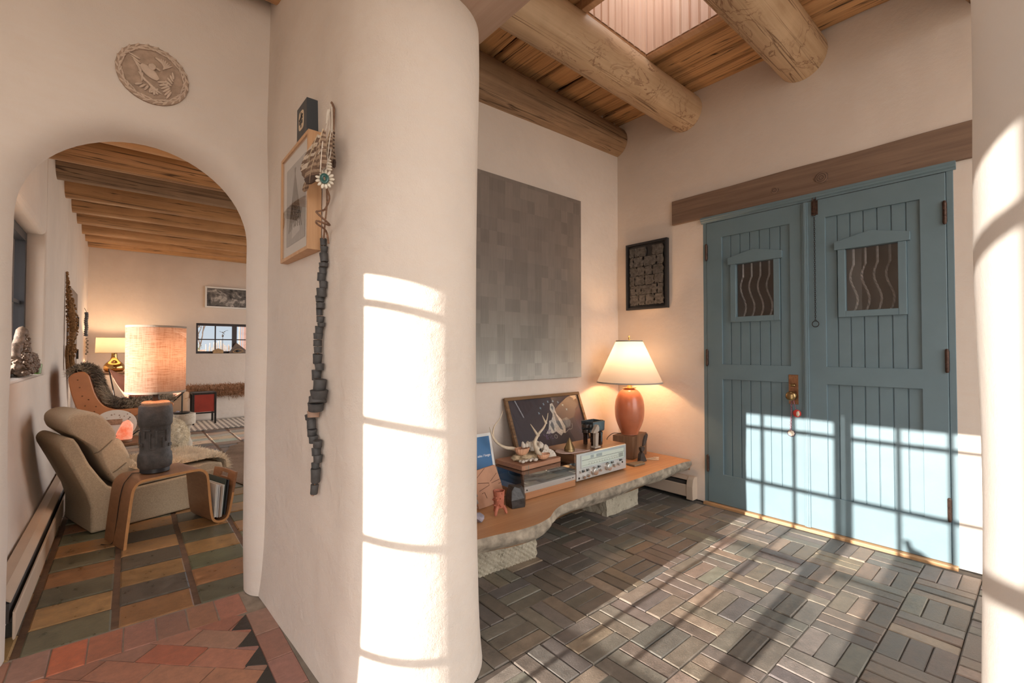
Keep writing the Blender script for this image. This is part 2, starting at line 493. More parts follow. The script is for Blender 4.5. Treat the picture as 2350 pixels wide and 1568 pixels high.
# ---- floors
def paver(bm, lay, cx, cy, lx, ly, rot, col, z=0.0, bev=.004, tilt=(0, 0), h=.02):
    c_, s_ = math.cos(rot), math.sin(rot); V = []
    for (dz, ins) in ((-h, 0), (-bev*.8, 0), (0, bev)):
        ring = []
        for sx_, sy_ in ((-1,-1),(1,-1),(1,1),(-1,1)):
            x, y = sx_*(lx/2-ins), sy_*(ly/2-ins)
            ring.append(bm.verts.new((cx + x*c_ - y*s_, cy + x*s_ + y*c_, z + dz + tilt[0]*x + tilt[1]*y)))
        V.append(ring)
    fs = [bm.faces.new(V[2])]
    for a in range(2):
        for i in range(4): fs.append(bm.faces.new((V[a][i], V[a][(i+1) % 4], V[a+1][(i+1) % 4], V[a+1][i])))
    for f in fs:
        for lp in f.loops: lp[lay] = (*col, 1)

def vary(c, k):
    f = 1 + R.uniform(-k, k); return tuple(v*f*(1 + R.uniform(-.05, .05)) for v in c)

bm = B(); lay = bm.loops.layers.float_color.new('Col')
MX, MY = .2088, .2050
for i in range(-3, 13):
    for j in range(-11, 11):
        x0, y0 = .631 + MX*i, .431 + MY*j
        if x0 + MX > XW + .12 or y0 > YA or (x0 < .55 and y0 > .9): continue
        alongY = (i + j) % 2 == 1
        for k in range(3):
            if alongY: c_ = (x0 + MX*(k+.5)/3, y0 + MY/2); d_ = (MX/3 - .003, MY - .004)
            else: c_ = (x0 + MX/2, y0 + MY*(k+.5)/3); d_ = (MX - .004, MY/3 - .003)
            if c_[0] + d_[0]/2 > XW + .03 or c_[1] + d_[1]/2 > YA + .03: continue
            base = R.choices([(.175, .147, .12), (.205, .18, .15), (.23, .178, .135), (.15, .135, .118), (.30, .23, .175)], [4, 3, 2, 3, 1])[0]
            paver(bm, lay, c_[0], c_[1], d_[0], d_[1], R.gauss(0, .004), vary(base, .14), R.gauss(0, .0012), .0035,
                  (R.gauss(0, .010), R.gauss(0, .010)))
me_entry = struct('floor', bm, M['brick_dark'], 'dark basketweave paver floor of the entry', 'floor')
bm = B(); box(bm, -1.75, XW+.3, -1.65, 2.47, -.12, -.008)
struct('floor_bed', bm, M['mortar'], 'grout bed under the entry and hall pavers', 'floor')

# red pavers of the hall and threshold
bm = B(); lay = bm.loops.layers.float_color.new('Col')
REDS = [(.43, .205, .135), (.40, .195, .135), (.37, .21, .16), (.50, .19, .115), (.34, .185, .14)]
def red(): return vary(R.choice(REDS), .12)
x = -.405
thr_cols = {2: (.55, .17, .09)}
for i in range(9):
    cx_ = -.35 + .1*i
    if cx_ > .43: continue
    paver(bm, lay, cx_, 2.29, .096, .188, R.gauss(0, .006), thr_cols.get(i, red()), R.gauss(0, .001), .003)
for k in range(8):    # border along the partition
    paver(bm, lay, .431, 2.085 - .19*k, .088, .186, 0, red(), R.gauss(0, .001), .003)
# 45 degree running bond
L_, W_ = .205, .099
u_ = Vector((1, -1, 0)).normalized(); v_ = Vector((1, 1, 0)).normalized()
o_ = Vector((.174, 1.953, 0))
import itertools
for a, b in itertools.product(range(-8, 9), range(-10, 6)):
    c_ = o_ + u_*(L_*(a + .5*(b % 2)) - L_/2) + v_*(W_*b + W_/2)
    hx, hy = u_*(L_/2-.002), v_*(W_/2-.002)
    poly = [c_ - hx - hy, c_ + hx - hy, c_ + hx + hy, c_ - hx + hy]
    # clip the brick to the field x<.325, y<2.193
    def clip(P, ax, lim):
        o = []
        for i in range(len(P)):
            p, q = P[i-1], P[i]; ip, iq = p[ax] <= lim, q[ax] <= lim
            if ip != iq: t = (lim-p[ax])/(q[ax]-p[ax]); o.append(p.lerp(q, t))
            if iq: o.append(q)
        return o
    P = clip(clip(poly, 0, .384), 1, 2.193)
    if len(P) < 3 or c_.y < .95 or c_.x < -1.6: continue
    ar = abs(sum(P[i-1].x*P[i].y - P[i].x*P[i-1].y for i in range(len(P))))/2
    if ar < .0004: continue
    col = red(); cc = sum(P, Vector((0,0,0)))/len(P); dz = R.gauss(0, .0008)
    if cc.x > .33 and ar < .0035: col = vary((.045, .04, .036), .15)
    top = [bm.verts.new(p.lerp(cc, .0 if ar < .002 else .012) + Vector((0, 0, dz))) for p in P]
    low = [bm.verts.new(p + Vector((0, 0, -.02))) for p in P]
    fs = [bm.faces.new(top)] + [bm.faces.new((low[i-1], low[i], top[i], top[i-1])) for i in range(len(P))]
    for f in fs:
        for lp in f.loops: lp[lay] = (*col, 1)
# black triangles along the border
for k in range(9):
    y = 2.115 - .132*k
    P = [(.386, y+.055), (.386, y-.07), (.325, y-.03)]
    top = [bm.verts.new((a, b, .0022)) for a, b in P]; low = [bm.verts.new((a, b, -.01)) for a, b in P]
    fs = [bm.faces.new(top)] + [bm.faces.new((low[i-1], low[i], top[i], top[i-1])) for i in range(3)]
    for f in fs:
        for lp in f.loops: lp[lay] = (.042, .038, .034, 1)
bed = B(); box(bed, -1.7, .52, 1.0, 2.40, -.06, -.0035); struct('floor_hall_bed', bed, plain('pale hall grout', (.30, .24, .185), .9, var=.2, bump=.4), 'pale grout under the red hall bricks', 'floor')
struct('floor_hall', bm, M['brick_red'], 'red brick hall floor with black triangle inlays by the arch', 'floor')
bm = B(); box(bm, .474, .62, 1.2, 2.27, -.05, .001); box(bm, -1.7, -.3, 2.2, 2.3, -.05, -.004)
struct('floor_strip', bm, M['conc'], 'grey concrete strip along the foot of the partition', 'floor')

# living-room tiles
bm = B(); lay = bm.loops.layers.float_color.new('Col')
OCH = [(.36, .21, .09), (.34, .185, .08), (.30, .155, .07)]; GRN = [(.125, .125, .08), (.145, .135, .085), (.11, .10, .075)]
for i in range(-1, 15):
    for j in range(0, 35):
        if i < -1: continue
        cx_, cy_ = -.162 + .272*i, 2.49 + .2015*j
        c = R.choice(GRN if (i + j + 1) % 2 == 1 else OCH)
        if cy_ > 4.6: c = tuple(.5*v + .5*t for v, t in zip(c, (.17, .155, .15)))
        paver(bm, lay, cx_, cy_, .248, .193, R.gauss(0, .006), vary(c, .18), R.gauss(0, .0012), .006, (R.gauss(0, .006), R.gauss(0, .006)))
struct('floor_living', bm, M['tile'], 'ochre and dark green tile floor of the living room', 'floor')
M['grout'] = plain('brown grout', (.13, .075, .045), .6, var=.3, bump=.4)
bm = B(); box(bm, -.6, 3.4, 2.385, 9.3, -.12, -.005)
struct('floor_living_bed', bm, M['grout'], 'brown grout bed under the living room tiles', 'floor')
bm = B(); box(bm, -60, 60, -60, 60, -.3, -.2)
struct('ground', bm, M['ground'], 'pale gravel ground outside the house', 'ground')

# ---- ceilings
def planks(bm, x0, x1, ybays, z, wmin, wmax, hole=None, rr=R):
    for (ya, yb) in ybays:
        x = x0
        while x < x1:
            wd = rr.uniform(wmin, wmax); xe = min(x + wd, x1+.02)
            n = 8; zz = z + rr.uniform(-.012, .012); sl_ = rr.uniform(-.012, .012); L = []; Q = []
            e1, e2 = rr.uniform(-.012, .004), rr.uniform(-.004, .012)
            s1, s2 = rr.uniform(0, 50), rr.uniform(0, 50)
            for i in range(n+1):
                t = i/n; y = ya + (yb-ya)*t
                L.append((x - e1 + .014*mnoise.noise(Vector((s1, t*2.2, 0))) + sl_*(t-.5), y))
                Q.append((xe - e2 + .014*mnoise.noise(Vector((s2, t*2.2, 3))) + sl_*(t-.5), y))
            # cut out the skylight hole
            segs = [(0, n)]
            if hole and xe > hole[0] - .0 and x < hole[1]:
                segs = []
                iv = [i for i in range(n+1) if L[i][1] < hole[2] or L[i][1] > hole[3]]
                lo = [i for i in iv if L[i][1] < hole[2]]; hi = [i for i in iv if L[i][1] > hole[3]]
                if len(lo) > 1: segs.append((min(lo), max(lo)))
                if len(hi) > 1: segs.append((min(hi), max(hi)))
            for a, b in segs:
                rows = []
                for i in range(a, b+1):
                    (xa, y), (xb, _) = L[i], Q[i]
                    rows.append([(xa, y, zz+.03), (xa+.004, y, zz+.006), (xa+.014, y, zz), ((xa+xb)/2, y, zz-.004+.006*mnoise.noise(Vector((s1, i*.7, s2)))), (xb-.014, y, zz+.002), (xb-.003, y, zz+.008), (xb, y, zz+.03)])
                grid(bm, rows)
            x = xe + rr.uniform(0, .006)

SKX0, SKX1, SKY0, SKY1 = 1.945, 2.53, 1.12, 1.655
bm = B(); rp = random.Random(3)
planks(bm, .98, XW+.03, [(2.47, 1.765)], ZE, .14, .22, (SKX0-.02, SKX1+.02, SKY0-.02, SKY1+.02), rp)
planks(bm, .98, 1.94, [(1.765, .985)], ZE, .14, .21, None, rp)
planks(bm, 2.545, XW+.03, [(1.765, .985)], ZE, .14, .21, None, rp)
planks(bm, .98, XW+.03, [(.985, .14), (.14, -.8), (-.8, -1.62)], ZE, .14, .22, None, rp)
struct('ceiling', bm, M['cedar'], 'rough split-cedar ceiling boards of the entry', 'ceiling', smooth=True, angle=50)
bm = B()
for a in ((.9, 3.6, 1.7, 2.5), (.9, 3.6, -1.65, 1.07), (.9, 1.9, 1.07, 1.7), (2.58, 3.6, 1.07, 1.7)): box(bm, *a, 3.075, 3.3)
struct('roof', bm, M['cedar_x'], 'dark roof deck above the ceiling boards', 'roof')

# skylight: trim, beadboard shaft, glass
sk = thing('window_1', 'square skylight shaft lined with pale beadboard between the ceiling logs', 'skylight', (2.24, 1.39, 3.0), kind='structure')
bm = B()
for (a0, a1, b0, b1) in ((SKX0-.045, SKX1+.045, SKY1, SKY1+.045), (SKX0-.045, SKX1+.045, SKY0-.045, SKY0), (SKX0-.045, SKX0, SKY0, SKY1), (SKX1, SKX1+.045, SKY0, SKY1)):
    box(bm, a0, a1, b0, b1, 2.985, 3.08)
obj('frame', bm, M['trimwood'], sk, bevel=.004)
bm = B(); ZS = 3.62
def bead(bm, p0, p1, n, inward):
    d = (Vector(p1) - Vector(p0)); L = d.length; d.normalize(); iw = Vector(inward)
    prof = []
    for k in range(n):
        a = L*k/n; w_ = L/n
        prof += [(a, 0), (a + w_*.05, .006), (a + w_*.80, .006), (a + w_*.84, 0.001), (a + w_*.90, .007), (a + w_*.96, .001)]
    prof.append((L, 0))
    grid(bm, [[Vector(p0) + d*s + iw*h + Vector((0, 0, z)) for s, h in prof] for z in (0, ZS-3.0)])
for p0, p1, iw in (((SKX0, SKY0, 3.0), (SKX1, SKY0, 3.0), (0, 1, 0)), ((SKX0, SKY1, 3.0), (SKX1, SKY1, 3.0), (0, -1, 0)),
                   ((SKX0, SKY0, 3.0), (SKX0, SKY1, 3.0), (1, 0, 0)), ((SKX1, SKY0, 3.0), (SKX1, SKY1, 3.0), (-1, 0, 0))):
    bead(bm, p0, p1, 9, iw)
obj('shaft', bm, M['bead'], sk)
bm = B(); box(bm, SKX0-.05, SKX1+.05, SKY0-.05, SKY1+.05, ZS, ZS+.012)
obj('pane', bm, M['skyglass'], sk)

# logs (vigas)
def log(bm, x0, x1, y, z, r0, r1, seed, n=26, seg=30, sag=.0):
    rows = []
    for i in range(n+1):
        t = i/n; x = x0 + (x1-x0)*t; r = r0 + (r1-r0)*t
        cy = y + .012*mnoise.noise(Vector((t*1.6, seed, 0))); cz = z + .01*mnoise.noise(Vector((t*1.6, seed, 5)))
        row = []
        for k in range(seg):
            a = 2*PI*k/seg
            rr_ = r*(1 + .05*mnoise.noise(Vector((math.cos(a)*.9, math.sin(a)*.9, t*2.4 + seed*3))))
            row.append((x, cy + rr_*math.cos(a), cz + rr_*math.sin(a)))
        rows.append(row)
    V = grid(bm, rows, closed=True); bm.faces.new(V[0][::-1]); bm.faces.new(V[-1]); return bm
for (y, z, r0, r1, sd, mat, lab) in (
        (2.42, 2.885, .185, .125, 1, 'viga_dark', 'dark weathered ceiling log half sunk into the wall above the grey painting'),
        (1.765, 2.90, .135, .137, 2, 'viga', 'pale peeled ceiling log left of the skylight with brown beetle marks'),
        (.985, 2.935, .140, .140, 3, 'viga', 'thick cracked ceiling log right of the skylight above the blue doors'),
        (.135, 2.925, .135, .135, 4, 'viga', 'ceiling log at the top right corner just showing by the white pier'),
        (-.70, 2.925, .135, .135, 5, 'viga', 'ceiling log hidden to the right of the white pier')):
    if y < -.5: continue
    bm = log(B(), .98, XW+.06, y, z, r0, r1, sd)
    tag(obj('ceiling_log', bm, M[mat], smooth=True, angle=60), lab, 'log beam', 'logs carrying the entry ceiling')
bm = B(); box(bm, -1.75, .53, -1.65, 2.3, ZH, ZH+.2)
struct('ceiling_hall', bm, M['plaster_ceiling'], 'hall ceiling above the arch', 'ceiling')
tag(obj('ceiling_log', log(B(), -1.7, .55, 2.14, 2.735, .12, .12, 9), M['viga_amber'], smooth=True, angle=60),
    'sliver of ceiling log at the top of the corner above the hanging feathers', 'log beam')

# ---- living room shell
bm = B()
NY0, NY1, NZ0, NZ1 = 2.72, 4.72, .93, 1.93
LD0, LD1, LDZ = 6.25, 7.25, 1.74
for a in ((2.40, NY0, 0, 3.0), (NY1, LD0, 0, 3.0), (LD1, 9.3, 0, 3.0), (NY0, NY1, 0, NZ0), (NY0, NY1, NZ1, 3.0), (LD0, LD1, LDZ, 3.0)):
    box(bm, XL-.35, XL, a[0], a[1], a[2], a[3])
bmesh.ops.remove_doubles(bm, verts=bm.verts, dist=1e-5)
grid(bm, [[(XL + .001 + .10*max(0, 1-z/.92)**2, y, z) for y in (2.42, 3.4, 4.4, 5.4, 6.22)] for z in [.92*k/12 for k in range(13)]])
quad(bm, (XL, 6.22, 0), (XL+.1, 6.22, 0), (XL+.03, 6.22, .4), (XL, 6.22, .9))
struct('wall_left', bm, M['plaster'], 'left living room wall with the deep window sill', 'wall', bevel=.035, bseg=4)
bm = B(); FX0, FX1, FZ0, FZ1 = .87, 2.4, 1.035, 1.55
for a in ((-.9, FX0, 0, 3.0), (FX1, 3.5, 0, 3.0), (FX0, FX1, 0, FZ0), (FX0, FX1, FZ1, 3.0)):
    box(bm, a[0], a[1], YF, YF+.3, a[2], a[3])
bmesh.ops.remove_doubles(bm, verts=bm.verts, dist=1e-5)
struct('wall_far', bm, M['plaster'], 'far plaster wall of the living room with the small window', 'wall')
bm = B(); box(bm, 3.2, 3.4, 2.46, 2.7, 0, 3.0); box(bm, 3.2, 3.4, 9.0, 9.3, 0, 3.0); box(bm, 3.2, 3.4, 2.7, 9.0, 2.55, 3.0)
struct('wall_right', bm, M['plaster'], 'right living room wall out of the photo', 'wall')
bm = B(); rp = random.Random(5)
planks(bm, -.5, 3.3, [(2.47 + .65*i, 3.12 + .65*i) for i in range(11)], ZL, .08, .14, None, rp)
struct('ceiling_living', bm, M['cedar'], 'wood boards above the living room logs', 'ceiling', smooth=True, angle=50)
bm = B(); box(bm, -.9, 3.5, 2.47, 9.5, ZL+.05, ZL+.25)
struct('roof_living', bm, M['cedar_x'], 'roof deck above the living room', 'roof')
ORD = ['nearest the arch, mostly hidden by its top', 'second from the arch top', 'third from the arch', 'fourth from the arch, darkest with a long crack', 'fifth from the arch', 'sixth from the arch', 'seventh from the arch', 'eighth from the arch', 'ninth from the arch', 'last before the far wall']
vy = [3.35, 4.0, 4.66, 5.25, 5.92, 6.59, 7.22, 7.95, 8.55, 9.08]
for i, y in enumerate(vy):
    zb = 2.47 + .028*(y - 4.0)
    bm = log(B(), XL-.12, 3.3, y, zb + .125, .125, .13, 20+i)
    tag(obj('ceiling_log', bm, M['viga_amber' if i != 3 else 'viga_dark'], smooth=True, angle=60),
        'amber living room ceiling log, ' + ORD[i], 'log beam', 'logs across the living room ceiling')

# ---- window wall of the hall (sun comes through it), back wall
M['steel'] = plain('dark steel', (.03, .032, .038), .4, .3)
bm = B(); X0 = -1.7
DO0, DO1, DOT = -2.2, 1.34, 2.0
box(bm, X0-.25, X0, DO1, 2.46, 0, 3.0); box(bm, X0-.25, X0, DO0, DO1, DOT, 3.0)
struct('wall_window', bm, M['plaster'], 'hall wall with the glazed doors, behind the camera', 'wall')
fd = thing('door_3', 'glazed french doors of the hall behind the camera', 'door', (X0-.1, .3, 0), kind='structure')
bars = [1.834, 1.474, 1.116, .774, .417]
leafs = [(.622, 1.255, [.83, 1.02]), (-.09, .53, [.324, .115]), (-.815, -.182, [-.39, -.60]), (-1.53, -.905, [-1.12, -1.32])]
for (a, b, vs) in leafs:
    bm = B(); xa, xb = X0-.12, X0-.08
    box(bm, xa, xb, b, b+.044, 0, DOT); box(bm, xa, xb, a-.044, a, 0, DOT); box(bm, xa, xb, a, b, 1.925, DOT); box(bm, xa, xb, a, b, 0, .12)
    for z in bars: box(bm, xa+.008, xb-.008, a, b, z-.011, z+.011)
    for v in vs: box(bm, xa+.008, xb-.008, v-.011, v+.011, .12, 1.925)
    lf = obj('door_leaf', bm, M['steel'], fd)
    bm = B(); box(bm, xa+.018, xa+.022, a, b, .12, 1.925); obj('pane', bm, M['skyglass'], lf)
bm = B(); box(bm, X0-.14, X0-.06, 1.299, 1.345, 0, 2.02); obj('door_frame', bm, M['steel'], fd)

# patio wall outside the glazed doors (its top edge shades the right part of the entry floor) with a bird on it
bm = B(); box(bm, -2.62, -2.30, -2.4, .305, -.25, 1.375)
struct('wall_patio', bm, plain('patio adobe', (.50, .36, .26), .95, var=.12, nscale=6, bump=.4), 'adobe patio wall outside the hall doors, behind the camera', 'wall', bevel=.02)
bd_ = thing('bird_ornament', 'dark bird ornament whose shadow falls at the foot of the right blue door', 'ornament', (-2.40, .27, 1.375))
bm = B(); blob(bm, (-2.40, .232, 1.418), (.020, .036, .022), 3, .05); tube(bm, catmull([(-2.40, .250, 1.43), (-2.40, .262, 1.452), (-2.40, .266, 1.468)], 4), [.019, .018, .017, .016, .015, .014, .013, .012, .011], 10); blob(bm, (-2.40, .264, 1.470), (.013, .016, .013), 2); tube(bm, [(-2.40, .276, 1.470), (-2.40, .290, 1.465)], [.005, .001], 6); tube(bm, [(-2.40, .205, 1.414), (-2.40, .165, 1.390)], [.016, .007], 8)
obj('body', bm, M['darkslate'] if 'darkslate' in M else M['iron'], bd_, smooth=True, angle=80)
bm = B(); box(bm, -2.43, -2.37, .21, .262, 1.3755, 1.402); obj('base', bm, M['iron'], bd_)

# =================================================================== DOORS
M['doordark'] = plain('dark pane backing', (.022, .013, .010), .6, var=.2)
M['sill'] = wood('oak threshold', (.50, .30, .15), (.36, .20, .09), 'Y', .8, .45, .1)
M['doorglass'] = glass('door glass', refl=.04)
M['wroughtiron'] = plain('twisted grey iron', (.22, .20, .19), .5, .3, var=.3, nscale=60)
XD = 3.205     # front of the door leaves

def rect_with_hole(bm, X0, X1, y0, y1, z0, z1, holes):
    """slab in the YZ plane, X0..X1, with rectangular holes"""
    ys = sorted({y0, y1, *[h[0] for h in holes], *[h[1] for h in holes]}); zs = sorted({z0, z1, *[h[2] for h in holes], *[h[3] for h in holes]})
    for a, b in zip(ys, ys[1:]):
        for c, d in zip(zs, zs[1:]):
            if any(h[0] <= a and b <= h[1] and h[2] <= c and d <= h[3] for h in holes): continue
            box(bm, X0, X1, a, b, c, d)
    bmesh.ops.remove_doubles(bm, verts=bm.verts, dist=1e-6)
    # drop internal faces
    seen = {}
    for f in bm.faces: seen.setdefault(tuple(round(v, 5) for v in f.calc_center_median()), []).append(f)
    bmesh.ops.delete(bm, geom=[f for fs in seen.values() if len(fs) > 1 for f in fs], context='FACES_ONLY')

def grooved(bm, y0, y1, z0, z1, n, x, depth=.006, gw=.007, hole=None):
    """tongue-and-groove panel facing -X, vertical grooves at n boards"""
    w_ = (y1-y0)/n; prof = [(y0, 0)]
    for k in range(1, n):
        yc = y0 + w_*k; prof += [(yc-gw/2, 0), (yc-gw/6, depth), (yc+gw/6, depth), (yc+gw/2, 0)]
    prof.append((y1, 0))
    for a, b in zip(prof, prof[1:]):
        ivs = [(z0, z1)]
        if hole and not (b[0] <= hole[0] or a[0] >= hole[1]):
            ivs = [(z0, hole[2]), (hole[3], z1)]
        for c, d in ivs:
            quad(bm, (x+a[1], a[0], c), (x+b[1], b[0], c), (x+b[1], b[0], d), (x+a[1], a[0], d))

def make_door(name, label, y0, y1, pan, win, hinge_y):
    d = thing(name, label, 'door', (XD, (y0+y1)/2, .012), kind='structure')
    zt = 2.015; pa, pb = pan
    bm = B(); rect_with_hole(bm, XD, XD+.042, y0, y1, .014, zt, [(pa, pb, .222, .892), (pa, pb, .998, 1.90)])
    obj('stile_and_rail', bm, M['blue'], d, bevel=.0025)
    bm = B(); grooved(bm, pa-.005, pb+.005, .215, .90, 7, XD+.012)
    obj('lower_panel', bm, M['blue'], d, fixn=False)
    wa, wb, wz0, wz1 = win
    bm = B(); grooved(bm, pa-.005, pb+.005, .99, 1.91, 7, XD+.012, hole=(wa, wb, wz0, wz1))
    obj('upper_panel', bm, M['blue'], d, fixn=False)
    # window casing with a low gable head
    bm = B(); t = .036; x0, x1 = XD-.004, XD+.03
    box(bm, x0, x1, wa-t, wa, wz0-t, wz1); box(bm, x0, x1, wb, wb+t, wz0-t, wz1); box(bm, x0, x1, wa, wb, wz0-t, wz0)
    ym = (wa+wb)/2; e = .052
    prism(bm, [(wa-e, wz1), (wb+e, wz1), (wb+e, wz1+.048), (ym, wz1+.088), (wa-e, wz1+.048)], 'X', x0-.005, x1)
    cs = obj('window_casing', bm, M['blue'], d, bevel=.002)
    bm = B(); box(bm, XD+.016, XD+.019, wa, wb, wz0, wz1); obj('window_pane', bm, M['doorglass'], d)
    bm = B(); box(bm, XD+.075, XD+.08, wa-.03, wb+.03, wz0-.04, wz1+.03); obj('dark_backing', bm, M['doordark'], d)  # dark sheet added behind the glass so the panes look dark
    for k in range(4):
        bm = B(); yk = wa + (wb-wa)*(k+.75)/4.3 ; H = wz1-wz0; pts = []; n = 44
        for i in range(n+1):
            t_ = i/n; z = wz1 - H*t_
            a = 0 if t_ < .25 else .017*math.sin((t_-.25)/.75*2.0*PI*.98)
            pts.append((XD+.045, yk + a, z))
        # twisted square bar
        rows = []
        for i, p in enumerate(pts):
            tw = 0 if i/n < .25 else (i/n-.25)*22
            rows.append([(p[0] + .0062*math.cos(tw + q*PI/2), p[1] + .0062*math.sin(tw + q*PI/2), p[2]) for q in range(4)])
        grid(bm, rows, closed=True); obj('grille_bar', bm, M['wroughtiron'], d, fixn=True)
    for z in (1.806, 1.043, .285):
        bm = B(); hy = hinge_y; xh = XD-.006
        lathe(bm, [(.0, -.062), (.006, -.060), (.0085, -.052), (.0085, -.0505), (.0075, -.05), (.0075, -.018), (.0085, -.017), (.0085, -.015), (.0075, -.014), (.0075, .014), (.0085, .015), (.0085, .017), (.0075, .018), (.0075, .05), (.0085, .0505), (.0085, .052), (.006, .060), (0, .062)], xh, hy, 12, Matrix.Translation((0, 0, z)))
        box(bm, XD-.002, XD+.001, hy-.009, hy+.009, z-.05, z+.05)
        obj('hinge', bm, M['rust'], d)
    return d

d1 = make_door('door_1', 'left blue board door with the knob and hanging charms', .983, 1.603, (1.062, 1.494), (1.157, 1.398, 1.327, 1.692), 1.603)
d2 = make_door('door_2', 'right blue board door with the bolt chain', .338, .975, (.440, .868), (.531, .770, 1.327, 1.690), .342)
# knob set on the left door
ks = B(); box(ks, XD-.004, XD+.001, 1.020, 1.074, .758, .943)
plate = obj('lock_plate', ks, M['bronze'], d1, bevel=.0015)
bm = B()
for (dy, dz) in ((-.016, .085), (.016, .085), (-.016, -.085), (.016, -.085), (-.01, .072), (.004, .072)):
    lathe(bm, [(0, -.002), (.0035, -.001), (.0035, .002)], 0, 0, 8, Matrix.Translation((XD-.005, 1.047+dy, .85+dz)) @ Matrix.Rotation(-PI/2, 4, 'Y'))
obj('screw', bm, M['brass'], plate)
def knob(bm, y, z, r, L):
    T = Matrix.Translation((XD-.003, y, z)) @ Matrix.Rotation(-PI/2, 4, 'Y')
    lathe(bm, [(.018, 0), (.018, .004), (.009, .007), (.008, L*.45), (r*.55, L*.5), (r*.9, L*.62), (r, L*.75), (r*.93, L*.88), (r*.6, L*.97), (0, L)], 0, 0, 28, T)
bm = B(); knob(bm, 1.047, .812, .030, .062); obj('door_knob', bm, M['brass'], d1, smooth=True, angle=60)
bm = B(); blob(bm, (XD-.016, 1.047, .878), (.014, .0175, .0085), 3); lathe(bm, [(.011, 0), (.011, .012)], 0, 0, 16, Matrix.Translation((XD-.002, 1.047, .878)) @ Matrix.Rotation(-PI/2, 4, 'Y'))
obj('thumb_turn', bm, M['brass'], d1, smooth=True, angle=60)
# astragal on the right door
bm = B(); box(bm, XD-.010, XD+.004, .958, .990, .014, 2.012); box(bm, XD-.014, XD-.008, .967, .981, .014, 2.012)
obj('astragal', bm, M['blue'], d2, bevel=.002)
# slide bolt and chain on the right door
bm = B(); yb = .921; box(bm, XD-.004, XD+.001, yb-.017, yb+.017, 1.925, 2.012); box(bm, XD-.011, XD-.003, yb-.0055, yb+.0055, 1.92, 2.02)
for z in (1.94, 1.985): box(bm, XD-.014, XD-.002, yb-.010, yb+.010, z-.005, z+.005)
tube(bm, [(XD-.009, yb-.009, 2.012), (XD-.012, yb-.009, 2.034), (XD-.012, yb+.009, 2.036), (XD-.009, yb+.009, 2.012)], .0022, 6)
sb = obj('slide_bolt', bm, M['rust'], d2)
bm = B(); nl = 50; z0 = 1.918; pitch = (1.918-1.285)/nl
for k in range(nl):
    zc = z0 - pitch*(k+.5); L = pitch*.74; w_ = .0036; pts = []
    for q in range(10):
        a = 2*PI*q/10; u, v = w_*math.cos(a), L*math.sin(a)
        pts.append((XD-.010 + (u if k % 2 else 0), yb + (0 if k % 2 else u), zc + v))
    tube(bm, pts, .0011, 5, closed=True)
obj('chain', bm, M['iron'], d2)
bm = B(); tube(bm, [(XD-.010, yb + .0175*math.sin(a), 1.257 - .0185*math.cos(a)) for a in [2*PI*q/24 for q in range(24)]], .0021, 7, closed=True)
tube(bm, [(XD-.010, yb-.003, 1.276), (XD-.010, yb-.004, 1.281), (XD-.010, yb+.004, 1.284), (XD-.010, yb+.003, 1.276)], .0018, 6)
obj('pull_ring', bm, M['iron'], d2)

# frame around the doors, threshold, lintel
tr = thing('trim_2', 'blue painted frame around the double doors', 'door frame', (3.23, .97, 0), kind='structure')
bm = B(); box(bm, XD+.004, XD+.14, 1.604, 1.632, 0, 2.055); obj('jamb', bm, M['blue'], tr, bevel=.003)
bm = B(); box(bm, XD+.004, XD+.14, .308, .337, 0, 2.055); obj('jamb', bm, M['blue'], tr, bevel=.003)
bm = B(); prism(bm, [(XD-.022, 2.055), (XD-.022, 2.046), (XD-.017, 2.040), (XD-.014, 2.032), (XD-.006, 2.026), (XD-.002, 2.018), (XD+.14, 2.018), (XD+.14, 2.058), (XD-.022, 2.058)], 'Y', .298, 1.640)
obj('head_moulding', bm, M['blue'], tr)
bm = B(); box(bm, XD-.028, XD+.14, .312, 1.628, -.012, .010)
struct('trim_3', bm, M['sill'], 'pale oak threshold strip under the blue doors', 'threshold', bevel=.003)
bm = B(); box(bm, XW-.016, XW+.2, .10, 1.872, 2.058, 2.242)
for v in bm.verts: v.co += Vector((0, 0, .006*mnoise.noise(v.co*3)))
bmesh.ops.subdivide_edges(bm, edges=[e for e in bm.edges if abs(e.verts[0].co.y-e.verts[1].co.y) > 1], cuts=24)
for v in bm.verts: v.co += Vector((mnoise.noise(v.co*4)*.002, 0, mnoise.noise(v.co*2.5)*.005))
lint = obj('door_lintel', bm, M['lintel'], smooth=True, bevel=.004)
tag(lint, 'long weathered brown plank lintel over the blue double doors', 'lintel')
def knotmat():
    b = NB('lintel knot'); q = b.n('ShaderNodeTexWave'); q.wave_type = 'RINGS'; q.rings_direction = 'X'; q.inputs['Scale'].default_value = 28; q.inputs['Distortion'].default_value = 2
    b.l(b.coord(), q.inputs['Vector']); b.col(b.ramp(q.outputs['Fac'], [(.2, (.09, .055, .04)), (.8, (.20, .125, .085))])); b.set(.7); return b.m
KM = knotmat()
for y, z, r_ in ((1.14, 2.134, .020), (.88, 2.141, .033)):
    bm = B(); rows = []
    for rr_, h in ((r_, 0), (r_*.9, .0016), (r_*.5, .002), (0, .002)): rows.append([(-h, rr_*(1+.12*math.sin(3*a+y*9))*math.cos(a)*1.15, rr_*(1+.1*math.sin(2*a))*math.sin(a)) for a in [2*PI*k/28 for k in range(28)]])
    grid(bm, rows, closed=True); bmesh.ops.remove_doubles(bm, verts=bm.verts, dist=1e-6)
    k_ = obj('knot', bm, KM, smooth=True); k_.location = (XW-.0175, y, z); k_.parent = lint

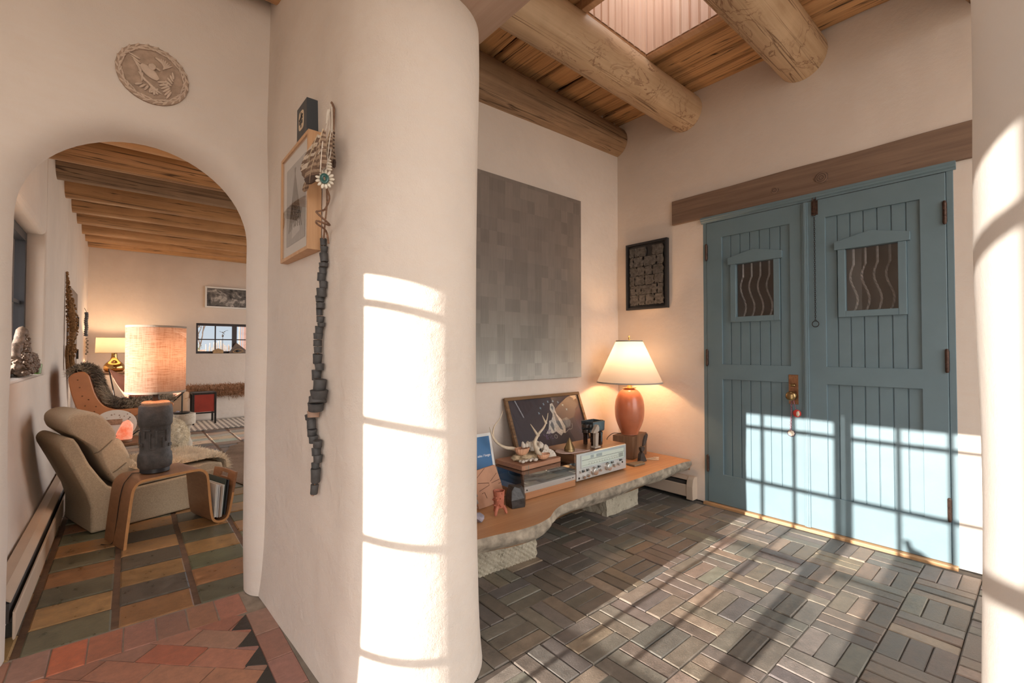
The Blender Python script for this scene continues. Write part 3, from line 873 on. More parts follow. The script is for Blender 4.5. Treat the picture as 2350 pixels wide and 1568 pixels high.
# charms on the knob
M['cord'] = plain('twisted multicolour cord', (.22, .10, .12), .85, var=.8, nscale=220)
M['red'] = plain('red enamel', (.55, .045, .035), .35)
M['bone'] = plain('cream bone', (.72, .62, .50), .5, var=.12)
M['darkbead'] = plain('dark purple thread', (.09, .06, .09), .8)
t = thing('knob_charm', 'short red and cream round charm hung on the door knob', 'charm', (XD-.03, 1.04, .78))
bm = B(); tube(bm, catmull([(XD-.022, 1.050, .822), (XD-.020, 1.043, .79), (XD-.016, 1.036, .75), (XD-.014, 1.030, .725)], 5), .0028, 7); obj('cord', bm, M['cord'], t)
T = Matrix.Translation((XD-.012, 1.026, .703)) @ Matrix.Rotation(-PI/2, 4, 'Y')
bm = B(); lathe(bm, [(.0, -.006), (.018, -.006), (.023, -.003), (.023, .003), (.018, .006), (0, .007)], 0, 0, 20, T); ch = obj('disc', bm, M['red'], t, smooth=True, angle=50)
bm = B(); blob(bm, (XD-.018, 1.019, .702), (.004, .010, .017), 2, .2); obj('cream_face', bm, M['bone'], ch, smooth=True)
t = thing('knob_charm', 'long cord with a cream flower-shaped charm hanging lowest under the door knob', 'charm', (XD-.03, 1.055, .78))
bm = B()
for s in (-1, 1):
    tube(bm, [(XD-.016 + .0025*math.cos(k*.9+s), 1.053 + .0035*s*math.sin(k*.9) + .0002*k, .80 - .0052*k) for k in range(41)], .002, 6)
obj('cord', bm, M['cord'], t)
T = Matrix.Translation((XD-.010, 1.060, .576)) @ Matrix.Rotation(-PI/2, 4, 'Y')
bm = B(); rows = []
for r_, z in ((0, .008), (.012, .008), (.017, .005), (.0195, 0), (.017, -.005), (0, -.006)):
    rows.append([T @ Vector((r_*(1+.07*math.cos(8*a))*math.cos(a), r_*(1+.07*math.cos(8*a))*math.sin(a), z)) for a in [2*PI*k/32 for k in range(32)]])
grid(bm, rows, closed=True); fl = obj('disc', bm, M['bone'], t, smooth=True, angle=60)
bm = B(); tube(bm, [T @ Vector((.020*(1+.06*math.cos(8*a))*math.cos(a), .020*(1+.06*math.cos(8*a))*math.sin(a), .001)) for a in [2*PI*k/40 for k in range(40)]], .0024, 6, closed=True); obj('rim', bm, M['darkbead'], fl)

# =================================================================== ENTRY WALL PIECES
def big_painting():
    b = NB('grey woven squares'); v = b.coord()
    mp = b.n('ShaderNodeMapping'); mp.inputs['Rotation'].default_value = (PI/2, 0, 0); b.l(v, mp.inputs[0])
    br = b.n('ShaderNodeTexBrick'); br.offset = .5; br.offset_frequency = 1; br.squash = 1
    for k, val in (('Scale', 1.0), ('Mortar Size', .0006), ('Brick Width', .072), ('Row Height', .088), ('Mortar Smooth', .3)): br.inputs[k].default_value = val
    br.inputs['Color1'].default_value = (.0, .0, .0, 1); br.inputs['Color2'].default_value = (1, 1, 1, 1); br.inputs['Mortar'].default_value = (.4, .4, .4, 1)
    sp = b.n('ShaderNodeSeparateXYZ'); b.l(b._o.outputs['Object'], sp.inputs[0])
    cb = b.n('ShaderNodeCombineXYZ'); b.l(sp.outputs['X'], cb.inputs[1]); b.l(sp.outputs['Z'], cb.inputs[0]); b.l(cb.outputs[0], br.inputs['Vector'])
    br.inputs['Brick Width'].default_value = .088; br.inputs['Row Height'].default_value = .068
    fine = b.noise(b.coord((120, 120, 3)), 1.5, 4, .7); cloud = b.noise(b.coord((1.6, 1, 1)), 1.6, 4, .6)
    zr = b.n('ShaderNodeMapRange'); zr.inputs[1].default_value = .25; zr.inputs[2].default_value = -.66; b.l(sp.outputs['Z'], zr.inputs[0])
    base = b.ramp(zr.outputs[0], [(.0, (.19, .155, .13)), (.5, (.20, .178, .155)), (.8, (.27, .26, .235)), (1.0, (.42, .42, .385))])
    f = b.math('ADD', b.math('MULTIPLY', br.outputs['Color'], .24), b.math('ADD', b.math('MULTIPLY', fine, .55), b.math('MULTIPLY', cloud, .55)))
    k = b.ramp(f, [(.35, .66), (.95, 1.3)])
    b.col(b.mix(1.0, base, k, 'MULTIPLY')); b.set(.55, 0, .4); return b.m
M['weave'] = big_painting()
M['canvas_edge'] = plain('grey canvas edge', (.16, .14, .12), .7)
pt = thing('painting', 'large grey-brown canvas of faint woven squares on the alcove wall', 'painting', (2.0, YA-.02, 1.577))
bm = B(); box(bm, 1.33, 2.70, YA-.03, YA-.001, .889, 2.264); obj('stretcher', bm, M['canvas_edge'], pt)
bm = B(); quad(bm, (1.331, YA-.0305, .89), (2.699, YA-.0305, .89), (2.699, YA-.0305, 2.263), (1.331, YA-.0305, 2.263)); obj('canvas', bm, M['weave'], pt, fixn=False)

# dark framed metal relief
M['plate'] = plain('worn dark metal pieces', (.105, .098, .092), .5, .35, var=.55, nscale=45, bump=.9, bscale=70)
rl = thing('framed_relief', 'black framed relief of jagged dark metal pieces left of the doors', 'wall art', (3.2, 2.095, 1.70))
ya, yb, za, zb = 1.905, 2.285, 1.427, 1.972
bm = B(); xf = XW-.034
for a in ((ya, ya+.016, za, zb), (yb-.016, yb, za, zb), (ya+.016, yb-.016, za, za+.016), (ya+.016, yb-.016, zb-.016, zb)): box(bm, xf, XW-.001, *a)
obj('frame', bm, M['black'], rl, bevel=.0015)
bm = B(); box(bm, XW-.010, XW-.004, ya+.01, yb-.01, za+.01, zb-.01); obj('backing', bm, M['black'], rl)
bm = B(); rr = random.Random(11)
ZR = [za+.035, za+.12, za+.20, za+.275, za+.35, za+.43, zb-.035]
for i in range(6):
    y = ya + .035
    while y < yb - .06:
        wd = rr.uniform(.05, .12); y1 = min(y + wd, yb-.032)
        if yb-.032-y1 < .03: y1 = yb-.032
        P = []; n = 7
        ylo, yhi, zlo, zhi = y+.003, y1-.003, ZR[i]+.002, ZR[i+1]-.002
        for (p, q) in (((ylo, zlo), (yhi, zlo)), ((yhi, zlo), (yhi, zhi)), ((yhi, zhi), (ylo, zhi)), ((ylo, zhi), (ylo, zlo))):
            for k in range(n):
                t = k/n; j = Vector((p[0]+(q[0]-p[0])*t, p[1]+(q[1]-p[1])*t, 0))
                nn = mnoise.noise(j*45)*.018 + mnoise.noise(j*140)*.006
                P.append((j.x + nn*(1 if j.x > (ylo+yhi)/2 else -1)*.8, j.y + mnoise.noise(j*60+Vector((5,5,5)))*.009))
        if rr.random() > .06: prism(bm, P, 'X', XW-.022 - rr.uniform(0, .005), XW-.009)
        y = y1
obj('metal_pieces', bm, M['plate'], rl)

# carved medallion over the arch
M['clay'] = plain('carved pale clay', (.60, .46, .36), .85, var=.1, nscale=30, bump=.3, bscale=140)
M['clay_dark'] = plain('darker clay ground', (.40, .285, .21), .9, var=.2, nscale=40)  # ground tone darker than the carved relief
md = thing('medallion', 'round carved clay medallion of a bird in a leaf wreath above the arch', 'wall relief', (.065, 2.28, 2.185))
cx, cz, rm = .065, 2.185, .112
TM = Matrix.Translation((cx, YH-.002, cz)) @ Matrix.Rotation(PI/2, 4, 'X')
bm = B(); lathe(bm, [(rm*1.02, -.004), (rm*1.02, .006), (rm*.98, .010), (rm*.86, .008), (rm*.84, .004), (0, .004)], 0, 0, 48, TM); obj('disc', bm, M['clay_dark'], md, smooth=True, angle=40)
bm = B(); rr = random.Random(4)
for k in range(46):
    a = 2*PI*k/46; r_ = rm*(.93 + (.05 if k % 2 else -.05)); tw = a + PI/2 + (.45 if k % 2 else -.45)
    MM = TM @ Matrix.Translation((r_*math.cos(a), r_*math.sin(a), .010)) @ Matrix.Rotation(tw, 4, 'Z')
    n0 = len(bm.verts); blob(bm, (0,0,0), (.0125, .0042, .004), 1, 0, 1, 0, MM)
    for v in list(bm.verts)[n0:]: pass
for s in (0, PI):
    tube(bm, [TM @ Vector((rm*(.90+.05*math.sin(6*q/40*2*PI+s))*math.cos(2*PI*q/40), rm*(.90+.05*math.sin(6*q/40*2*PI+s))*math.sin(2*PI*q/40), .009)) for q in range(40)], .0030, 6, closed=True)
obj('wreath', bm, M['clay'], md, smooth=True, angle=70)
bm = B()
def leaf(x, y, ang, L, wd, z=.008):
    blob(bm, (0,0,0), (L, wd, .0045), 2, 0, 1, 0, TM @ Matrix.Translation((x, y, z)) @ Matrix.Rotation(rad(ang), 4, 'Z'))
# body, head, wing feathers, tail, branch leaves, flower
leaf(-.012, .006, -38, .036, .019, .010); leaf(-.004, .030, 60, .015, .013, .012); leaf(.014, .026, -30, .010, .004, .011)
for k in range(9): leaf(.020+.006*k*.5, .062-.002*k, 150-14*k, .022, .0042)
for k in range(7): leaf(-.058+.004*k, .052-.012*k, -20-12*k, .020, .0040)
for k in range(6): leaf(.030+.004*k, -.018-.009*k, 20+9*k, .020, .0046)
for k in range(6): leaf(-.034+.009*k, -.020-.008*k, -55+6*k, .022, .0044)
for k in range(8): leaf(.004+.010*math.cos(k*PI/4), -.062+.010*math.sin(k*PI/4), k*45, .008, .0042)
for k in range(5): leaf(.062-.005*k, .020-.012*k, 100+14*k, .015, .005)
for k in range(5): leaf(-.045+.012*k, -.052-.004*k, 30+15*k, .014, .0045)
obj('bird_relief', bm, M['clay'], md, smooth=True, angle=70)

# framed drawing and black box on the partition
M['oak'] = wood('light oak', (.62, .37, .20), (.50, .275, .135), 'Z', 1.4, .5, .08, rings=12)
M['paper'] = plain('white mat board', (.78, .74, .68), .8)
def drawing_mat():
    b = NB('pencil drawing'); v = b.coord((1, 1, 1))
    n1 = b.noise(b.coord((60, 60, 6)), 2, 4, .7); n2 = b.noise(v, 22, 5, .7)
    b.col(b.ramp(b.math('ADD', b.math('MULTIPLY', n1, .6), b.math('MULTIPLY', n2, .4)), [(.35, (.30, .285, .27)), (.65, (.47, .45, .43))])); b.set(.8); return b.m
M['pencil'] = drawing_mat(); M['pencil_dark'] = plain('dark pencil line', (.10, .09, .085), .8); M['pencil_pale'] = plain('pale paper', (.62, .60, .57), .8)
M['picglass'] = glass('picture glass', refl=.02)
def pframe(bm, ax, lo, hi, a0, a1, b0, b1, t):
    for a in ((a0, a0+t, b0, b1), (a1-t, a1, b0, b1), (a0+t, a1-t, b0, b0+t), (a0+t, a1-t, b1-t, b1)):
        if ax == 'X': box(bm, lo, hi, *a)
        else: box(bm, a[0], a[1], lo, hi, a[2], a[3])
XP = .512
fd_ = thing('framed_drawing', 'oak box frame with a pencil drawing of bare tepee poles', 'framed picture', (.49, 1.82, 1.66))
y0, y1, z0, z1 = 1.638, 2.0, 1.447, 1.862; xf = .466
bm = B(); pframe(bm, 'X', xf, XP, y0, y1, z0, z1, .013); obj('frame', bm, M['oak'], fd_, bevel=.001)
bm = B(); box(bm, xf+.010, xf+.014, y0+.01, y1-.01, z0+.01, z1-.01); obj('mat_board', bm, M['paper'], fd_)
a0, a1, b0, b1 = y0+.06, y1-.06, z0+.055, z1-.06
bm = B(); box(bm, xf+.0075, xf+.0105, a0, a1, b0, b1); dr = obj('drawing', bm, M['pencil'], fd_)
bm = B(); ym = (a0+a1)/2; zt_ = b1-.02; rr = random.Random(2)
for k, yb_ in enumerate((-.085, -.062, -.035, -.008, .012, .040, .062, .082)):
    tube(bm, [(xf+.0065, ym + yb_, b0+.06 + .012*abs(k-3.5)/3.5*-1), (xf+.0065, ym - yb_*.10, zt_)], .0013, 5)
tube(bm, catmull([(xf+.0066, ym-.06, b0+.11), (xf+.0066, ym-.02, b0+.10), (xf+.0066, ym+.02, b0+.12), (xf+.0066, ym+.06, b0+.10)], 6), .0011, 5)
for k in range(26):
    p = Vector((xf+.0066, ym + rr.uniform(-.045, .045), b0 + rr.uniform(.07, .145)))
    tube(bm, catmull([p, p+Vector((0, rr.uniform(-.02, .02), rr.uniform(-.015, .015))), p+Vector((0, rr.uniform(-.03, .03), rr.uniform(-.02, .02)))], 4), .0007, 4)
obj('pole_lines', bm, M['pencil_dark'], dr)
bm = B(); quad(bm, (xf+.0072, ym-.06, b0+.035), (xf+.0072, ym+.045, b0+.02), (xf+.0072, ym+.035, b0+.075), (xf+.0072, ym-.05, b0+.085)); obj('pale_ground', bm, M['pencil_pale'], dr)
bm = B(); box(bm, xf+.003, xf+.004, y0+.012, y1-.012, z0+.012, z1-.012); obj('glass', bm, M['picglass'], fd_)
bx = thing('art_box', 'small black box picture with a cream printed panel, perched on the oak frame', 'wall art', (.49, 1.735, 1.862))
bm = B(); box(bm, .470, XP, 1.672, 1.792, 1.8625, 1.988); obj('case', bm, plain('charcoal box', (.035, .04, .045), .45), bx, bevel=.001)
M['cream'] = plain('cream print', (.62, .47, .32), .7)
bm = B(); P = []
for q in range(32):
    a = 2*PI*q/32; f = lambda v: math.copysign(abs(v)**.5, v); P.append((1.735 + .029*f(math.cos(a)), 1.928 + .034*f(math.sin(a))))
prism(bm, P, 'X', .4685, .4712); pn = obj('panel', bm, M['cream'], bx)
bm = B(); bk = .4672
for a in ((1.731, 1.738, 1.902, 1.956), (1.715, 1.754, 1.931, 1.936), (1.744, 1.754, 1.916, 1.927), (1.716, 1.727, 1.914, 1.926)): box(bm, bk, .4690, *a)
tube(bm, [(bk+.001, 1.714, 1.945), (bk+.001, 1.752, 1.930)], .0025, 5)
obj('black_marks', bm, M['black'], pn)

# hanging of feathers, shells and clay beads
XH = .497
def wallx(y):   # left face of the partition at height ~1.3
    if y >= 1.475: return .474 + (.525-.474)*(2.40-y)/(2.40-1.475)
    return .765 - math.sqrt(max(.0576-(y-1.475)**2, 0))
hg = thing('feather_hanging', 'long wall hanging of barred feathers, jade ring and dark clay tube beads', 'wall hanging', (.50, 1.55, 1.9))
M['feather_brown'] = None
def feather_mat():
    b = NB('barred feather'); a = b.n('ShaderNodeAttribute'); a.attribute_name = 'Col'
    n = b.noise(b.coord((200, 200, 20)), 2, 3, .6); b.col(b.mix(1.0, a.outputs['Color'], b.ramp(n, [(.3, .7), (.7, 1.2)]), 'MULTIPLY')); b.set(.8); return b.m
M['feather'] = feather_mat()
def feather(base, tip, wd, bars, c1, c2, side, tipc=None):
    bm = B(); lay = bm.loops.layers.float_color.new('Col'); b0, t0 = Vector(base), Vector(tip)
    d = t0-b0; L = d.length; d.normalize(); s = Vector(side).normalized(); nrm = d.cross(s).normalized()
    n = 40; rr = random.Random(int(L*1e4))
    for sg in (-1, 1):
        pv = None
        for i in range(n+1):
            t = i/n; prof = math.sin(min(1, t*1.6+.08)*PI/2)*(1 if t < .8 else math.sqrt(max(0, 1-((t-.8)/.2)**2)))
            wv = wd*prof*(1 + rr.uniform(-.1, .05)); c_ = b0 + d*L*t + nrm*.01*math.sin(t*PI)
            e = c_ + s*sg*wv + d*L*.035 - nrm*.006
            cur = (bm.verts.new(c_), bm.verts.new(c_.lerp(e, .55) + nrm*.002), bm.verts.new(e))
            if pv:
                col = c1 if math.sin(t*bars*2*PI + (.5 if sg > 0 else 0)) > 0 else c2
                if tipc and t > .8: col = tipc
                for q in (0, 1):
                    f = bm.faces.new((pv[q], pv[q+1], cur[q+1], cur[q]))
                    for lp in f.loops: lp[lay] = (*col, 1)
            pv = cur
    n0 = len(bm.faces)
    tube(bm, [b0 + d*L*k/8 + nrm*(.01*math.sin(k/8*PI)+.001) for k in range(9)], [.0016*(1-.7*k/8) for k in range(9)], 5)
    bm.faces.ensure_lookup_table()
    for f in bm.faces[n0:]:
        for lp in f.loops: lp[lay] = (.55, .42, .28, 1)
    return bm
BR, TN, DK, CRM = (.175, .105, .068), (.36, .25, .17), (.085, .05, .035), (.60, .49, .38)
for base, tip, wd, bars, c1, c2, tp in (
        ((0.4520, 1.4851, 1.7818), (0.4490, 1.5763, 1.6732), .046, 4.5, CRM, BR, BR), ((0.4500, 1.4952, 1.7542), (0.4460, 1.5855, 1.6941), .040, 4, BR, CRM, None),
        ((0.4460, 1.4310, 1.7306), (0.4420, 1.5325, 1.6374), .038, 6, TN, BR, DK), ((0.4520, 1.4347, 1.7796), (0.4480, 1.4398, 1.6613), .026, 7, TN, BR, None),
        ((0.4895, 1.4847, 1.8045), (0.4890, 1.4935, 1.7055), .021, 7, TN, BR, None), ((0.5089, 1.5138, 1.8243), (0.5088, 1.5152, 1.7033), .013, 9, TN, DK, DK),
        ((0.4440, 1.5174, 1.6688), (0.4440, 1.6009, 1.6279), .017, 4, BR, TN, None)):
    obj('feather', feather(base, tip, wd, bars, c1, c2, (.35, -1, 0), tp), M['feather'], hg, fixn=False)
M['thong'] = plain('white leather thong', (.66, .58, .49), .7); M['twine'] = plain('brown hide cord', (.23, .125, .075), .8, var=.3, nscale=90)
for pts in ([(0.5022, 1.5253, 1.9136), (0.4935, 1.5018, 1.8407), (0.4840, 1.4923, 1.7632), (0.4740, 1.4928, 1.6690)], [(0.5026, 1.5180, 1.9078), (0.4943, 1.4872, 1.8211), (0.4801, 1.4677, 1.7534), (0.4750, 1.4748, 1.6638)],
        [(0.4933, 1.5062, 1.8853), (0.4840, 1.4936, 1.8344), (0.4450, 1.4196, 1.7263), (0.4420, 1.4284, 1.6415)], [(0.4400, 1.3993, 1.7072), (0.4400, 1.4652, 1.6971), (0.4400, 1.5223, 1.6833)], [(0.5030, 1.5106, 1.8977), (0.4990, 1.4927, 1.8105), (0.4851, 1.4696, 1.7206), (0.4750, 1.4714, 1.6948)]):
    bm = B(); tube(bm, catmull(pts, 6), .0015, 5); obj('thong', bm, M['thong'], hg)
bm = B(); tube(bm, catmull([(0.4933, 1.5061, 1.8824), (0.4891, 1.5099, 1.8682), (0.4870, 1.5113, 1.8351)], 5), [.003, .005, .0055, .005, .005, .004, .004, .004, .004, .004, .003], 8); obj('tied_tassel', bm, M['thong'], hg, smooth=True)
bm = B(); tube(bm, [(0.5168, 1.5521, 1.9329), (0.5086, 1.5187, 1.8957), (0.5087, 1.5174, 1.8226)], [.005, .0075, .005], 7); obj('quill_bundle', bm, M['twine'], hg)
M['shell'] = plain('cream shell', (.74, .66, .54), .4, var=.1, nscale=60)
CJ = Vector((0.4700, 1.4754, 1.6419))
RV = Vector((.86, -.5, .1)).normalized(); UV = Vector((0, 0, 1)); UV = (UV - RV*UV.dot(RV)).normalized(); NV = RV.cross(UV)
if NV.dot(-CJ) < 0: NV = -NV
JB = Matrix((RV, UV, NV)).transposed()
for k in range(13):
    a = 2*PI*k/13 + .4; q = CJ + RV*(.0205*math.cos(a)) + UV*(.0225*math.sin(a)) - NV*.004
    bm = B(); blob(bm, q, (.0095, .0048, .005), 2, .15, 2, k, JB @ Matrix.Rotation(a, 3, 'Z')); obj('shell', bm, M['shell'], hg, smooth=True)
for k in range(4):
    bm = B(); blob(bm, CJ + RV*.014 + UV*(.032+.0095*k) - NV*.006, (.0115, .0046, .005), 2, .15, 2, k, JB @ Matrix.Rotation(-.25, 3, 'Z')); obj('shell', bm, M['shell'], hg, smooth=True)
M['jade'] = plain('green jade', (.03, .10, .085), .18)
bm = B(); rows = []
for q in range(29):
    a = 2*PI*q/28; c_ = CJ + RV*(.0085*math.cos(a)) + UV*(.0115*math.sin(a)-.001) + NV*.004
    rows.append([c_ + NV*(.004*math.sin(b)) + (RV*math.cos(a) + UV*math.sin(a))*(.0055*math.cos(b)) for b in [2*PI*k/8 for k in range(8)]])
grid(bm, rows, closed=True); bmesh.ops.remove_doubles(bm, verts=bm.verts, dist=1e-6); obj('jade_ring', bm, M['jade'], hg, smooth=True)
bm = B(); tube(bm, catmull([(0.4834, 1.5041, 1.6280), (0.4923, 1.5231, 1.6267), (0.5039, 1.5320, 1.6013), (0.5018, 1.5686, 1.5734), (0.4723, 1.5234, 1.5510), (0.4520, 1.4964, 1.5379), (0.4500, 1.4680, 1.5227), (0.5024, 1.5215, 1.5091), (0.4480, 1.4695, 1.5021), (0.4500, 1.4802, 1.4952), (0.5006, 1.5543, 1.4967), (0.5122, 1.5626, 1.4561)], 6), .0032, 7); obj('twisted_cord', bm, M['twine'], hg, smooth=True)
bm = B(); tube(bm, catmull([(0.4923, 1.5232, 1.6325), (0.5027, 1.5538, 1.5846), (0.5019, 1.5677, 1.5290), (0.5030, 1.5834, 1.4762)], 6), .0028, 6); obj('straight_cord', bm, M['twine'], hg, smooth=True)
M['claybead'] = plain('charcoal clay', (.062, .058, .056), .6, var=.25, nscale=50, bump=.3); M['palebead'] = plain('pale clay bead', (.38, .24, .17), .7, var=.1)
# bead centres along the string: (x, y, z, half height, radius)
bead_px = [(0.5052, 1.5949, 1.4671, 0.0122, 0.0102), (0.5039, 1.5829, 1.4407, 0.0097, 0.0121), (0.5035, 1.5823, 1.412, 0.0158, 0.0126), (0.5013, 1.5778, 1.3856, 0.0068, 0.0151), (0.5029, 1.5915, 1.3691, 0.0117, 0.0127), (0.5016, 1.6005, 1.3479, 0.0142, 0.0135), (0.5033, 1.5856, 1.3203, 0.0116, 0.0126), (0.499, 1.5909, 1.294, 0.0152, 0.0166), (0.5003, 1.6098, 1.2736, 0.0111, 0.0143), (0.5006, 1.6055, 1.2496, 0.0098, 0.0142), (0.5031, 1.6237, 1.2319, 0.0141, 0.0107), (0.5019, 1.6096, 1.2042, 0.0102, 0.0127), (0.5024, 1.6, 1.1854, 0.0066, 0.0127), (0.5008, 1.6181, 1.1685, 0.0128, 0.0133), (0.4985, 1.6214, 1.1464, 0.0103, 0.0154), (0.4992, 1.6278, 1.1233, 0.0108, 0.0144), (0.5002, 1.6275, 1.0996, 0.0108, 0.0133), (0.4987, 1.6267, 1.0687, 0.017, 0.0149), (0.4999, 1.6088, 1.0413, 0.0117, 0.0148), (0.4979, 1.6322, 1.0133, 0.018, 0.0155), (0.4954, 1.5897, 0.9814, 0.0198, 0.0203), (0.4889, 1.5761, 0.9516, 0.0143, 0.0275), (0.4873, 1.5845, 0.9335, 0.0115, 0.0287), (0.49, 1.6117, 0.9072, 0.0144, 0.0245), (0.4928, 1.6451, 0.8779, 0.0115, 0.0198), (0.4928, 1.6799, 0.8626, 0.0084, 0.0179), (0.4952, 1.6756, 0.8398, 0.0168, 0.0157), (0.4956, 1.6694, 0.8102, 0.0131, 0.0157), (0.496, 1.6549, 0.7894, 0.013, 0.0161), (0.4988, 1.6182, 0.7792, 0.0117, 0.0153), (0.4981, 1.6297, 0.7508, 0.0139, 0.0154), (0.4986, 1.6132, 0.7292, 0.0127, 0.0158), (0.4987, 1.6404, 0.6985, 0.0129, 0.0141), (0.4974, 1.6321, 0.6696, 0.0244, 0.0159), (0.4993, 1.6519, 0.6175, 0.017, 0.0129)]
for k, (x, y, z, hh, r_) in enumerate(bead_px):
    rr = random.Random(k); bm = B(); r1, r2 = r_*rr.uniform(.88, 1.0), r_*rr.uniform(.95, 1.08)
    T = Matrix.Translation((x, y, z)) @ Matrix.Rotation(rr.uniform(-.2, .2), 4, 'X') @ Matrix.Rotation(rr.uniform(-.06, .06), 4, 'Y')
    lathe(bm, [(r1*.5, -hh*.96), (r1*.94, -hh), (r1, -hh*.9), ((r1+r2)/2*.97, 0), (r2, hh*.9), (r2*.94, hh), (r2*.5, hh*.96)], 0, 0, 16, T)
    obj('clay_bead', bm, M['palebead'] if k == 24 else M['claybead'], hg, smooth=True, angle=45)
bm = B(); tube(bm, [bead_px[0][:2] + (1.49,)] + [b_[:3] for b_ in bead_px] + [(0.4988, 1.6605, 0.6003)], .002, 5)
obj('string', bm, M['twine'], hg)
bm = B(); blob(bm, (0.4984, 1.6666, 0.5943), (.006, .006, .005), 2, .3); obj('end_knot', bm, M['palebead'], hg)

# heater along the door wall, left of the doors
def heater(name, label, P0, P1, inward, h=.165, dep=.066, cap0=True, cap1=True, fins=True):
    p0, p1, iw = Vector(P0), Vector(P1), Vector(inward); d = (p1-p0); L = d.length; d.normalize()
    MM = Matrix(((d.x, iw.x, 0, p0.x), (d.y, iw.y, 0, p0.y), (0, 0, 1, 0), (0, 0, 0, 1)))
    t = thing(name, label, 'heater', p0.lerp(p1, .5))
    bm = B(); prism(bm, [(dep*.93, .022), (dep, .026), (dep, h*.62), (dep*.96, h*.66), (dep*.90, h*.66), (dep*.90, .03)], 'X', .0, L, MM); obj('front_panel', bm, M['heater'], t)
    bm = B(); prism(bm, [(.001, h), (dep*.5, h), (dep*.82, h*.90), (dep*.84, h*.86), (dep*.80, h*.86), (dep*.48, h*.965), (.001, h*.965)], 'X', 0, L, MM); obj('hood', bm, M['heater'], t)
    bm = B(); box(bm, 0, L, .001, .006, .02, h*.98, MM); box(bm, .02, L-.02, dep*.25, dep*.75, h*.42, h*.80, MM); obj('fins', bm, M['heater_dark'], t)
    for c, s in ((cap0, 0), (cap1, L-.05)):
        if not c: continue
        bm = B(); prism(bm, [(.0, .004), (dep*1.04, .004), (dep*1.06, h*.60), (dep*.86, h*.92), (dep*.52, h*1.02), (.0, h*1.02)], 'X', s, s+.052, MM); obj('end_cap', bm, M['heater'], t, bevel=.004)
    return t
heater('baseboard_heater', 'tan baseboard heater under the end of the bench by the doors', (XW, YA-.02, 0), (XW, 1.69, 0), (-1, 0, 0), cap0=False)
heater('baseboard_heater', 'tan heater end by the white pier right of the doors', (XW, .205, 0), (XW, -.9, 0), (-1, 0, 0), h=.2, cap1=False)

# =================================================================== BENCH AND WHAT STANDS ON IT
HB = .285
M['slab'] = wood('honey slab', (.60, .325, .155), (.42, .20, .085), 'X', .55, .38, .12, .25, (.22, .10, .05), rings=6, spec=.5)
M['bark'] = plain('grey live edge', (.30, .25, .19), .85, var=.5, nscale=18, bump=.8, bscale=30)
M['walnut'] = wood('walnut veneer', (.26, .135, .07), (.14, .065, .035), 'X', 1.2, .35, .06, rings=14)
M['walnut_z'] = wood('walnut upright', (.26, .135, .07), (.14, .065, .035), 'Y', 1.2, .35, .06, rings=14)
def stone_mat():
    b = NB('rough limestone'); v = b.coord(); n = b.noise(v, 9, 6, .7); sp = b.noise(v, 34, 4, .75)
    c = b.ramp(n, [(.3, (.36, .31, .23)), (.7, (.55, .49, .38))]); c = b.mix(b.ramp(sp, [(.58, 0.0), (.68, .8)]), c, (.15, .13, .09)); b.col(c); b.set(.95, 0, .2)
    b.bump(b.math('ADD', n, b.math('MULTIPLY', sp, .6)), .9, .02); return b.m
M['stone'] = stone_mat()
# slab: front live edge line
front = [(1.0, 1.615), (1.12, 1.602), (1.25, 1.585), (1.36, 1.562), (1.47, 1.558), (1.57, 1.580), (1.62, 1.608), (1.68, 1.642), (1.76, 1.668), (1.90, 1.678), (2.1, 1.688), (2.35, 1.692), (2.6, 1.704), (2.80, 1.716), (2.95, 1.722), (3.08, 1.724), (3.165, 1.716), (3.188, 1.735)]
fr = [(p.x, p.y) for p in catmull([(a, b, 0) for a, b in front], 6)]
bench = thing('slab_bench', 'long low live-edge honey wood slab bench along the alcove wall', 'bench', (2.1, 2.0, 0))
TH = .075
bm = B(); yb = YA-.012
bk = [(x, yb) for x, y in fr]
grid(bm, [[(x, y + (yb-y)*t, HB) for x, y in fr] for t in (0, .02, .1, .3, .6, 1)])
V = grid(bm, [[(x, y + .03 + .02*mnoise.noise(Vector((x*4, 2, 0))), HB-TH-.004) for x, y in fr], [(x, yb, HB-TH) for x, y in fr]])
quad(bm, (fr[0][0], fr[0][1], HB), (fr[0][0], fr[0][1], HB-TH), (fr[0][0], yb, HB-TH), (fr[0][0], yb, HB))
quad(bm, (fr[-1][0], fr[-1][1], HB), (fr[-1][0], yb, HB), (fr[-1][0], yb, HB-TH), (fr[-1][0], fr[-1][1], HB-TH))
obj('seat_slab', bm, M['slab'], bench, smooth=True, angle=30)
bm = B(); rows = []
for k in range(9):
    t = k/8
    rows.append([(x, y + (.030*t**1.5) - .014*math.sin(t*PI) + (.014*mnoise.noise(Vector((x*7, t*2.2, 4))) + .007*mnoise.noise(Vector((x*22, t*5, 1))))*math.sin(t*PI)*1.1, HB - (TH+.004 + .014*mnoise.noise(Vector((x*3, 7, 0))))*t) for x, y in fr])
grid(bm, rows); obj('live_edge', bm, M['bark'], bench, smooth=True, angle=70)
